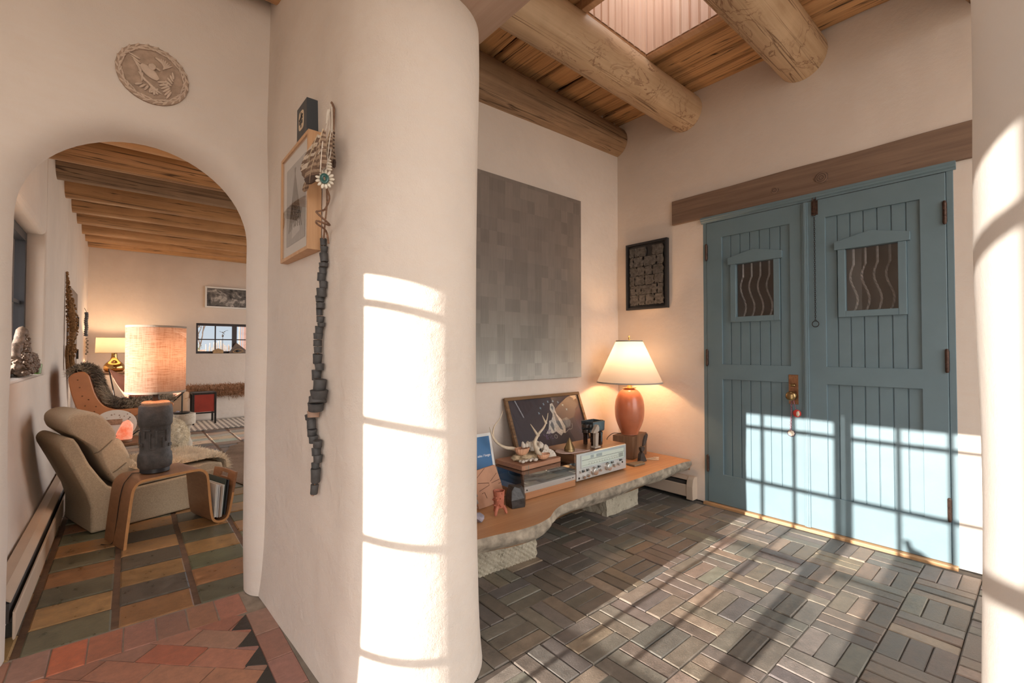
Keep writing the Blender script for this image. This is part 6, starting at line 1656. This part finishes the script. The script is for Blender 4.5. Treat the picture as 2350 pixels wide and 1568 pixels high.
bm = B(); tube(bm, [(.475, 6.32, .39), (.475, 6.32, .62)], .007, 8); obj('rod', bm, M['iron'], ds)
bm = B(); rock(bm, (.425, 6.26, .412), (.028, .02, .012), 6, 14); obj('grey_chip', bm, M['amethyst'], ds)

# red leather chair, built-in banco with brown sheepskin, rugs
M['redleather'] = plain('deep red leather', (.30, .035, .02), .3, var=.25, nscale=5)
rc2 = thing('red_panel_stool', 'small dark metal framed stool with a deep red leather panel before the far bench', 'stool', (.87, 8.15, 0))
fx0, fx1, fy0, fy1 = .735, 1.005, 8.02, 8.32
for x in (fx0, fx1):
    for y in (fy0, fy1):
        bm = B(); box(bm, x-.013, x+.013, y-.013, y+.013, .0125, .47); obj('leg', bm, M['iron'], rc2, bevel=.002)
bm = B()
for y in (fy0, fy1): box(bm, fx0+.013, fx1-.013, y-.012, y+.012, .445, .47); box(bm, fx0+.013, fx1-.013, y-.010, y+.010, .165, .185)
for x in (fx0, fx1): box(bm, x-.012, x+.012, fy0+.013, fy1-.013, .445, .47)
obj('rails', bm, M['iron'], rc2)
bm = B(); box(bm, fx0+.014, fx1-.014, fy0-.004, fy0+.004, .19, .444); obj('red_panel', bm, M['redleather'], rc2)
bm = B(); box(bm, fx0+.013, fx1-.013, fy0+.012, fy1-.012, .455, .468); obj('seat', bm, M['black'], rc2)
bm = B(); box(bm, .70, 3.2, 8.45, 9.21, -.01, .455)
struct('built_in_bench', bm, M['plaster'], 'white plastered built-in bench along the far wall', 'bench', bevel=.05, bseg=4)
def brownfleece(): return plain('brown curly fleece', (.40, .22, .125), .95, 0, .1, var=.3, nscale=30)
M['brownfleece'] = brownfleece()
bs = thing('sheepskin', 'curly brown sheepskin spread over the far plastered bench', 'sheepskin', (1.2, 8.7, .46))
bm = B(); rows = []; rr = random.Random(61)
for i in range(10):
    t = i/9; row = []
    for j in range(22):
        x = .72 + 1.15*j/21
        if t < .7: y, z = 9.05 - .62*t/.7*1.0, .468
        else: y, z = 8.425, .468 - (t-.7)/.3*(.09 + .03*mnoise.noise(Vector((x*5, 0, 0))))
        row.append((x, y + .01*mnoise.noise(Vector((x*8, t*4, 1))), z + .01*mnoise.noise(Vector((x*9, t*5, 0)))))
    rows.append(row)
grid(bm, rows); bm.normal_update()
for f in bm.faces:
    if f.normal.z < -.01 or (abs(f.normal.z) < .3 and f.normal.y > 0): f.normal_flip()
P = surf_pts(bm, 9000, rr, lambda f: True); obj('hide', bm, M['brownfleece'], bs, smooth=True, fixn=False)
bm = B(); fur(bm, P, .075, .006, rr, .9, .4, 1.0); ff = obj('fleece', bm, M['brownfleece'], bs, smooth=True, fixn=False); ff['kind'] = 'stuff'
def rugmat():
    b = NB('black and cream woven rug'); ck = b.n('ShaderNodeTexChecker'); ck.inputs['Scale'].default_value = 1.0
    v = b.coord((22, 22, 1), (0, 0, PI/4)); b.l(v, ck.inputs['Vector']); ck.inputs[1].default_value = (.70, .62, .52, 1); ck.inputs[2].default_value = (.07, .05, .045, 1)
    wv = b.n('ShaderNodeTexWave'); wv.bands_direction = 'Y'; wv.inputs['Scale'].default_value = 2.6; b.l(b.coord(), wv.inputs['Vector'])
    b.col(b.mix(b.ramp(wv.outputs['Fac'], [(.75, 0.0), (.8, .8)]), ck.outputs[0], (.66, .58, .49))); b.set(.95, 0, .1); return b.m
bm = B(); box(bm, .62, 2.6, 7.45, 8.44, .0035, .012)
tag(obj('woven_rug', bm, rugmat()), 'black and cream geometric woven rug in front of the far bench', 'rug')
def cowmat():
    b = NB('brown cowhide'); n = b.noise(b.coord(), 3.0, 5, .6); f = b.noise(b.coord((60, 8, 1)), 2, 4, .6)
    b.col(b.ramp(b.math('ADD', b.math('MULTIPLY', n, .7), b.math('MULTIPLY', f, .3)), [(.32, (.13, .075, .04)), (.62, (.28, .185, .12))])); b.set(.7, 0, .25); return b.m
CP = [(.735, 4.22), (.64, 4.62), (.60, 4.98), (.625, 5.2), (.70, 5.36), (.675, 5.52), (.80, 5.68), (.86, 5.86), (.90, 6.02), (.99, 6.10), (1.005, 6.22), (1.12, 6.2), (1.4, 6.3), (1.9, 6.2), (2.1, 5.6), (2.05, 4.9), (1.8, 4.3), (1.3, 4.15), (1.0, 4.08), (.85, 4.3)]
CP = [(p.x, p.y) for p in catmull([(a, b, 0) for a, b in CP + [CP[0]]], 4)][:-1]
bm = B(); prism(bm, CP, 'Z', .0035, .0075); tag(obj('cowhide_rug', bm, cowmat()), 'brown cowhide rug on the tiles at the right edge of the arch', 'rug')

# far window with its view
M['darkframe'] = plain('dark brown window paint', (.045, .034, .038), .45)
w2 = thing('window_2', 'small dark framed window in the far living room wall', 'window', (1.5, YF+.1, 1.3), kind='structure')
yf0, yf1 = YF+.10, YF+.16
bm = B()
for a in ((.868, 2.405, 1.03, 1.075), (.868, 2.405, 1.51, 1.555), (.868, .905, 1.075, 1.51), (2.37, 2.405, 1.075, 1.51), (1.405, 1.475, 1.075, 1.51)): box(bm, a[0], a[1], yf0, yf1, a[2], a[3])
obj('frame', bm, M['darkframe'], w2, bevel=.003)
bm = B()
for x0_, x1_ in ((.905, 1.405), (1.475, 1.975)):
    xm_ = (x0_+x1_)/2; box(bm, xm_-.009, xm_+.009, yf0+.012, yf1-.012, 1.075, 1.51); box(bm, x0_, xm_-.009, yf0+.014, yf1-.014, 1.268, 1.286); box(bm, xm_+.009, x1_, yf0+.014, yf1-.014, 1.268, 1.286)
obj('muntins', bm, M['darkframe'], w2)
bm = B(); box(bm, .905, 2.37, yf0+.028, yf0+.032, 1.075, 1.51); obj('pane', bm, M['glass'], w2)
M['fencewood'] = plain('weathered latilla pole', (.42, .33, .27), .9, var=.35, nscale=10); M['redfence'] = plain('reddish cedar pole', (.50, .28, .22), .9, var=.25, nscale=10)
fn = thing('coyote_fence', 'grey upright pole fence seen low through the far window', 'fence', (1.75, 12.4, -.2)); rr = random.Random(71)
for k in range(30):
    x = 1.38 + .032*k + rr.uniform(-.004, .004); h = 1.21 + rr.uniform(-.05, .09) - .02*math.cos(k*.4)
    bm = B(); tube(bm, [(x, 12.4, -.2), (x + rr.uniform(-.02, .02), 12.4, h)], [.015, .011], 6); obj('pole', bm, M['fencewood'], fn)
fn = thing('coyote_fence', 'taller reddish pole fence at the right edge of the far window', 'fence', (2.2, 11.0, -.2))
for k in range(16):
    x = 1.80 + .034*k; bm = B(); tube(bm, [(x, 11.0, -.2), (x + rr.uniform(-.012, .012), 11.0, 1.75 + rr.uniform(-.05, .05))], [.016, .012], 6); obj('pole', bm, M['redfence'], fn)
bm = B(); box(bm, .6, 1.42, 12.9, 13.1, -.2, 1.10); tag(obj('garden_wall', bm, plain('pink adobe garden wall', (.52, .33, .25), .9, var=.1)), 'low pink adobe garden wall outside the far window', 'wall')
M['bark_t'] = plain('bare twig', (.14, .10, .075), .9); M['leafgreen'] = plain('olive leaf', (.17, .18, .06), .7, var=.4, nscale=30)
tr_ = thing('bare_tree', 'leafless tree with thin upward branches outside the far window', 'tree', (1.5, 15.2, -.2)); bm = B(); rr = random.Random(75)
def branch(p, d, L, r, dep):
    q = p + d*L; tube(bm, [p, p.lerp(q, .5) + Vector((rr.uniform(-.03, .03), 0, 0)), q], [r, r*.8, r*.6], 5)
    if dep:
        for _ in range(3): branch(p.lerp(q, rr.uniform(.5, 1)), (d + Vector((rr.uniform(-.5, .5), rr.uniform(-.3, .3), rr.uniform(-.05, .35)))).normalized(), L*.72, r*.6, dep-1)
branch(Vector((1.42, 15.2, -.2)), Vector((.02, 0, 1)), .95, .05, 4); obj('branches', bm, M['bark_t'], tr_)
bu = thing('bush', 'olive leafy bush at the lower left of the far window', 'bush', (1.05, 11.6, -.2)); bm = B(); rr = random.Random(77)
for k in range(420):
    c_ = Vector((1.03 + rr.gauss(0, .10), 11.6 + rr.gauss(0, .1), 1.02 + rr.gauss(0, .10))); d = Vector((rr.gauss(0, 1), rr.gauss(0, 1), rr.gauss(0, 1))).normalized()*.018; s = d.orthogonal()*.5
    f = bm.faces.new([bm.verts.new(q) for q in (c_-d, c_+s, c_+d, c_-s)])
obj('leaves', bm, M['leafgreen'], bu, fixn=False)
bm = B()
for k in range(5): tube(bm, [(1.03, 11.6, -.2), (1.03 + rr.uniform(-.14, .14), 11.6 + rr.uniform(-.1, .1), 1.05)], .008, 5)
obj('stems', bm, M['bark_t'], bu)
wvn = thing('weather_vane', 'dark bird-shaped weather vane on a thin rod outside the far window', 'ornament', (1.56, 11.5, -.2))
bm = B(); tube(bm, [(1.56, 11.5, -.2), (1.56, 11.5, 1.44)], .006, 6); obj('rod', bm, M['iron'], wvn)
bm = B(); blob(bm, (1.56, 11.5, 1.40), (.02, .02, .03), 2); tube(bm, catmull([(1.50, 11.5, 1.50), (1.56, 11.5, 1.47), (1.62, 11.5, 1.51), (1.66, 11.5, 1.52)], 4), [.004]*6 + [.012] + [.004]*6, 6); tube(bm, [(1.55, 11.5, 1.48), (1.60, 11.5, 1.43)], [.012, .002], 6); obj('bird', bm, M['iron'], wvn)
M['tanstone'] = plain('tan carved stone', (.42, .28, .15), .85, var=.2, nscale=30)
bm = B(); prism(bm, [(1.115, 1.0765), (1.265, 1.0765), (1.265, 1.135), (1.19, 1.165), (1.115, 1.13)], 'Y', YF+.02, YF+.08)
for v in bm.verts: v.co.z -= .04
tag(obj('carved_stone', bm, M['tanstone'], bevel=.006), 'small tan house-shaped stone on the far window sill', 'stone')
M['greywedge'] = plain('grey brown wood wedge', (.17, .125, .10), .8, var=.25, nscale=14)
ey = thing('eye_sculpture', 'grey triangular wooden sculpture with a carved eye on the far window sill', 'sculpture', (1.48, YF+.05, 1.036))
bm = B(); prism(bm, [(1.345, 1.0365), (1.66, 1.0365), (1.60, 1.10), (1.46, 1.225)], 'Y', YF+.02, YF+.085); obj('wedge', bm, M['greywedge'], ey, bevel=.004)
bm = B(); tube(bm, catmull([(1.40, YF+.018, 1.065), (1.44, YF+.016, 1.10), (1.50, YF+.016, 1.108), (1.56, YF+.016, 1.075), (1.50, YF+.016, 1.052), (1.44, YF+.016, 1.048), (1.40, YF+.018, 1.065)], 5), .007, 6); obj('eyelid', bm, M['tanstone'], ey)
bm = B(); blob(bm, (1.475, YF+.016, 1.077), (.026, .010, .024), 2); obj('pupil', bm, M['black'], ey, smooth=True)

# framed dark drawing over the far window
def swirl():
    b = NB('black and white swirling print'); v = b.coord((1, 1, 1)); n = b.noise(v, 5.5, 6, .62, 1.6); n2 = b.noise(b.coord((1, 1, 3)), 4, 3, .5, .8)
    b.col(b.ramp(b.math('ADD', b.math('MULTIPLY', n, .7), b.math('MULTIPLY', n2, .3)), [(.38, (.02, .02, .02)), (.52, (.16, .15, .14)), (.60, (.50, .47, .43)), (.66, (.05, .05, .05))])); b.set(.6); return b.m
fp = thing('framed_print', 'wide white-framed black and white swirling print above the far window', 'framed picture', (1.4, YF-.02, 2.0))
bm = B(); pframe(bm, 'Y', YF-.03, YF-.001, .985, 1.86, 1.815, 2.175, .026); obj('frame', bm, M['cardwhite'], fp, bevel=.002)
bm = B(); box(bm, 1.01, 1.835, YF-.018, YF-.010, 1.84, 2.15); obj('print', bm, swirl(), fp)

# lamp in the far corner on its hidden table
st2 = thing('corner_table', 'plain wood table in the far corner under the gold gourd lamp', 'side table', (-.17, 8.65, 0))
bm = B(); box(bm, -.42, .10, 8.42, 8.90, .75, .785); obj('table_top', bm, M['midwood'], st2, bevel=.004)
for x in (-.39, .07):
    for y in (8.45, 8.87): obj('leg', box(B(), x-.02, x+.02, y-.02, y+.02, .001, .75), M['midwood'], st2)
M['goldglass'] = plain('mirrored gold glass', (.55, .36, .14), .12, 1.0, var=.25, nscale=6); M['parch'] = shade_mat('mottled parchment shade', (.82, .70, .52), .5, tc=(.24, .21, .16)); M['stitch'] = plain('dark shade stitching', (.28, .18, .10), .9)
l3 = thing('table_lamp', 'lit lamp with a wide parchment drum shade and gold gourd base in the far corner', 'lamp', (-.145, 8.65, .785))
bm = B(); lathe(bm, [(max(p.x, 0), p.z) for p in catmull([(.0, 0, .786), (.085, 0, .787), (.115, 0, .82), (.118, 0, .86), (.095, 0, .905), (.055, 0, .945), (.036, 0, .985), (.032, 0, 1.04), (.034, 0, 1.06), (0, 0, 1.061)], 4)], -.145, 8.65, 40); obj('gourd_base', bm, M['goldglass'], l3, smooth=True, angle=70)
bm = B(); lathe(bm, [(.205, 1.055), (.198, 1.275)], -.145, 8.65, 56, cap=False); s3 = obj('lamp_shade', bm, M['parch'], l3, smooth=True, angle=180)
for z, r_ in ((1.055, .2055), (1.272, .1985)):
    bm = B(); tube(bm, [(-.145 + r_*math.cos(a), 8.65 + r_*math.sin(a), z) for a in [2*PI*k/56 for k in range(56)]], .0025, 5, closed=True); obj('stitched_rim', bm, M['stitch'], s3)
bulb(l3, (-.145, 8.65, 1.13), .03, 16, (1.0, .66, .40))

# left wall: window in the niche, sill pieces, glazed door, hangings, heater
w3 = thing('window_3', 'dark steel window in the deep niche of the left wall', 'window', (-.6, 3.7, 1.4), kind='structure')
xw0, xw1 = -.62, -.56
bm = B()
for a in ((NY0, NY1, NZ0, NZ0+.05), (NY0, NY1, NZ1-.06, NZ1), (NY0, NY0+.06, NZ0+.05, NZ1-.06), (NY1-.06, NY1, NZ0+.05, NZ1-.06)): box(bm, xw0, xw1, *a)
obj('frame', bm, M['steel'], w3)
bm = B()
for y in (3.2, 3.7, 4.2): box(bm, xw0+.01, xw1-.005, y-.02, y+.02, NZ0+.05, NZ1-.06)
box(bm, xw0+.02, xw1-.02, NY0+.06, NY1-.06, 1.42, 1.445); obj('mullions', bm, M['steel'], w3)
bm = B(); box(bm, xw0+.03, xw0+.034, NY0+.06, NY1-.06, NZ0+.05, NZ1-.06); obj('pane', bm, M['glass'], w3)
M['drift'] = plain('knobbly burl wood', (.19, .13, .092), .55, 0, .5, var=.45, nscale=45, bump=1.0, bscale=60)
dw = thing('burl_sculpture', 'knobbly gnarled burl root sculpture on the left window sill', 'sculpture', (-.51, 4.25, NZ0))
bm = B(); rr = random.Random(81); blob(bm, (-.510, 4.22, NZ0+.075), (.048, .26, .075), 4, .22, 3, 4); blob(bm, (-.505, 4.38, NZ0+.085), (.045, .14, .075), 3, .25, 3, 6)
tube(bm, catmull([(-.515, 4.02, NZ0+.10), (-.515, 4.05, NZ0+.17), (-.51, 4.10, NZ0+.23), (-.508, 4.13, NZ0+.28), (-.505, 4.17, NZ0+.285), (-.505, 4.22, NZ0+.24), (-.502, 4.26, NZ0+.18), (-.502, 4.30, NZ0+.12)], 4), .026, 10)
tube(bm, catmull([(-.51, 3.95, NZ0+.12), (-.515, 3.98, NZ0+.18), (-.515, 4.04, NZ0+.19)], 4), .024, 10)
for v in bm.verts:
    k = mnoise.noise(v.co*38)*.006 + mnoise.noise(v.co*85)*.003; v.co += Vector((k*.7, k*1.5, k*1.2)); v.co.z = max(v.co.z, NZ0+.001); v.co.x = max(-.557, min(-.452, v.co.x))
for k in range(90):
    y = rr.uniform(4.0, 4.27); z = rr.uniform(.16, .29); c_ = (-.50 + rr.uniform(-.02, .025), y, NZ0 + min(z, .13 + .16*math.exp(-((y-4.14)/.07)**2))); bmesh.ops.create_icosphere(bm, subdivisions=1, radius=rr.uniform(.007, .012), matrix=Matrix.Translation(c_))
for k in range(260):
    y = rr.uniform(3.97, 4.5); z = rr.uniform(.02, .14); c_ = (-.462 + rr.uniform(-.012, .004) - .06*abs(z-.07)*3, y, NZ0 + z); r_ = rr.uniform(.006, .013)
    bmesh.ops.create_icosphere(bm, subdivisions=1, radius=r_, matrix=Matrix.Translation(c_))
obj('burl', bm, M['drift'], dw, smooth=True, angle=80)
gg = glass('green glass', (.35, .62, .06), refl=.12)
bm = B(); lathe(bm, [(.0, NZ0+.001), (.024, NZ0+.001), (.027, NZ0+.004), (.031, NZ0+.07), (.028, NZ0+.07), (.024, NZ0+.012), (0, NZ0+.012)], -.492, 4.62, 28)
tag(obj('green_votive', bm, gg, smooth=True, angle=40), 'small lime green glass votive on the sill beside the burl sculpture', 'glass')

d4 = thing('door_4', 'narrow brown framed glass door in the left living room wall', 'door', (XL, 6.75, 0), kind='structure')
M['doorgrey'] = plain('grey brown door paint', (.20, .155, .13), .5)
bm = B(); xa, xb = XL-.03, XL+.012
for a in ((LD0, LD0+.09, 0, LDZ), (LD1-.09, LD1, 0, LDZ), (LD0+.09, LD1-.09, LDZ-.16, LDZ), (LD0+.09, LD1-.09, 0, .2)): box(bm, xa, xb, *a)
obj('leaf_frame', bm, M['doorgrey'], d4, bevel=.003)
bm = B(); box(bm, xa+.018, xa+.022, LD0+.09, LD1-.09, .2, LDZ-.16); obj('pane', bm, M['skyglass'], d4)
for z in (1.42, 1.05): obj('hinge', box(B(), XL+.010, XL+.028, LD1-.05, LD1+.01, z-.055, z+.055), M['iron'], d4)
M['jute'] = plain('brown jute', (.27, .145, .065), .9, 0, .1, var=.4, nscale=60, bump=.6, bscale=150)
mc = thing('macrame_hanging', 'long knotted brown macrame hanging with a fringe on the left wall', 'wall hanging', (-.44, 6.0, 1.85))
bm = B(); rr = random.Random(91); ctrl = [(1.84, .006, -.450), (1.76, .012, -.446), (1.66, .022, -.438), (1.56, .034, -.425), (1.45, .050, -.410), (1.36, .044, -.405), (1.27, .046, -.400), (1.18, .030, -.412), (1.10, .040, -.405), (1.02, .026, -.412)]
for i in range(len(ctrl)-1):
    (z0_, r0_, x0_), (z1_, r1_, x1_) = ctrl[i], ctrl[i+1]
    for k in range(44):
        t = rr.random(); r_ = r0_ + (r1_-r0_)*t; a = rr.uniform(-PI, PI)
        c_ = Vector((max(x0_ + (x1_-x0_)*t + r_*.8*math.cos(a), XL+.012), 6.02 + r_*1.3*math.sin(a), z0_ + (z1_-z0_)*t)); s = rr.uniform(.005, .010)
        bmesh.ops.create_icosphere(bm, subdivisions=1, radius=s, matrix=Matrix.Translation(c_))
    tube(bm, [(x0_, 6.02, z0_), (x1_, 6.02, z1_)], [max(.008, r0_*.55), max(.008, r1_*.55)], 10)
obj('knotwork', bm, M['jute'], mc, smooth=True)
bm = B()
for k in range(46):
    a = rr.uniform(0, 2*PI); r_ = .03*math.sqrt(rr.random()); x, y = -.418 + r_*math.cos(a), 6.02 + r_*1.4*math.sin(a)
    tube(bm, catmull([(x, y, 1.14), (x + rr.uniform(-.006, .006), y, 1.04), (x*1.0 + .010 + rr.uniform(-.008, .01), y*1.0, .90 + rr.uniform(0, .03))], 3), .0036, 5)
fo = obj('fringe', bm, M['jute'], mc); fo['kind'] = 'stuff'
M['slateblue'] = plain('blue grey twine', (.075, .085, .10), .8, var=.25, nscale=60)
bh = thing('bead_hanging', 'slim blue-grey coiled hanging with a chain of chips near the far corner', 'wall hanging', (-.44, 8.5, 1.64))
bm = B(); tube(bm, [(-.457, 8.5, 1.67), (-.436, 8.5, 1.62)], .003, 5); obj('hook', bm, M['iron'], bh)
for k in range(13):
    bm = B(); lathe(bm, [(.010, -.014), (.020, -.008), (.022, 0), (.020, .008), (.010, .014)], 0, 0, 14, Matrix.Translation((-.436 + .003*math.sin(k), 8.5, 1.60 - .025*k)) @ Matrix.Rotation(.35, 4, 'X')); obj('coil', bm, M['slateblue'], bh, smooth=True)
for k in range(9):
    bm = B(); rock(bm, (-.432 + .012*(k % 2), 8.5, 1.25 - .026*k), (.013, .013, .016), k, 12); obj('chip', bm, M['platetan'], bh)
heater('baseboard_heater', 'long tan baseboard heater along the left living room wall', (XL+.075, 2.50, 0), (XL+.075, 4.9, 0), (1, 0, 0), h=.19, dep=.078, cap0=False)
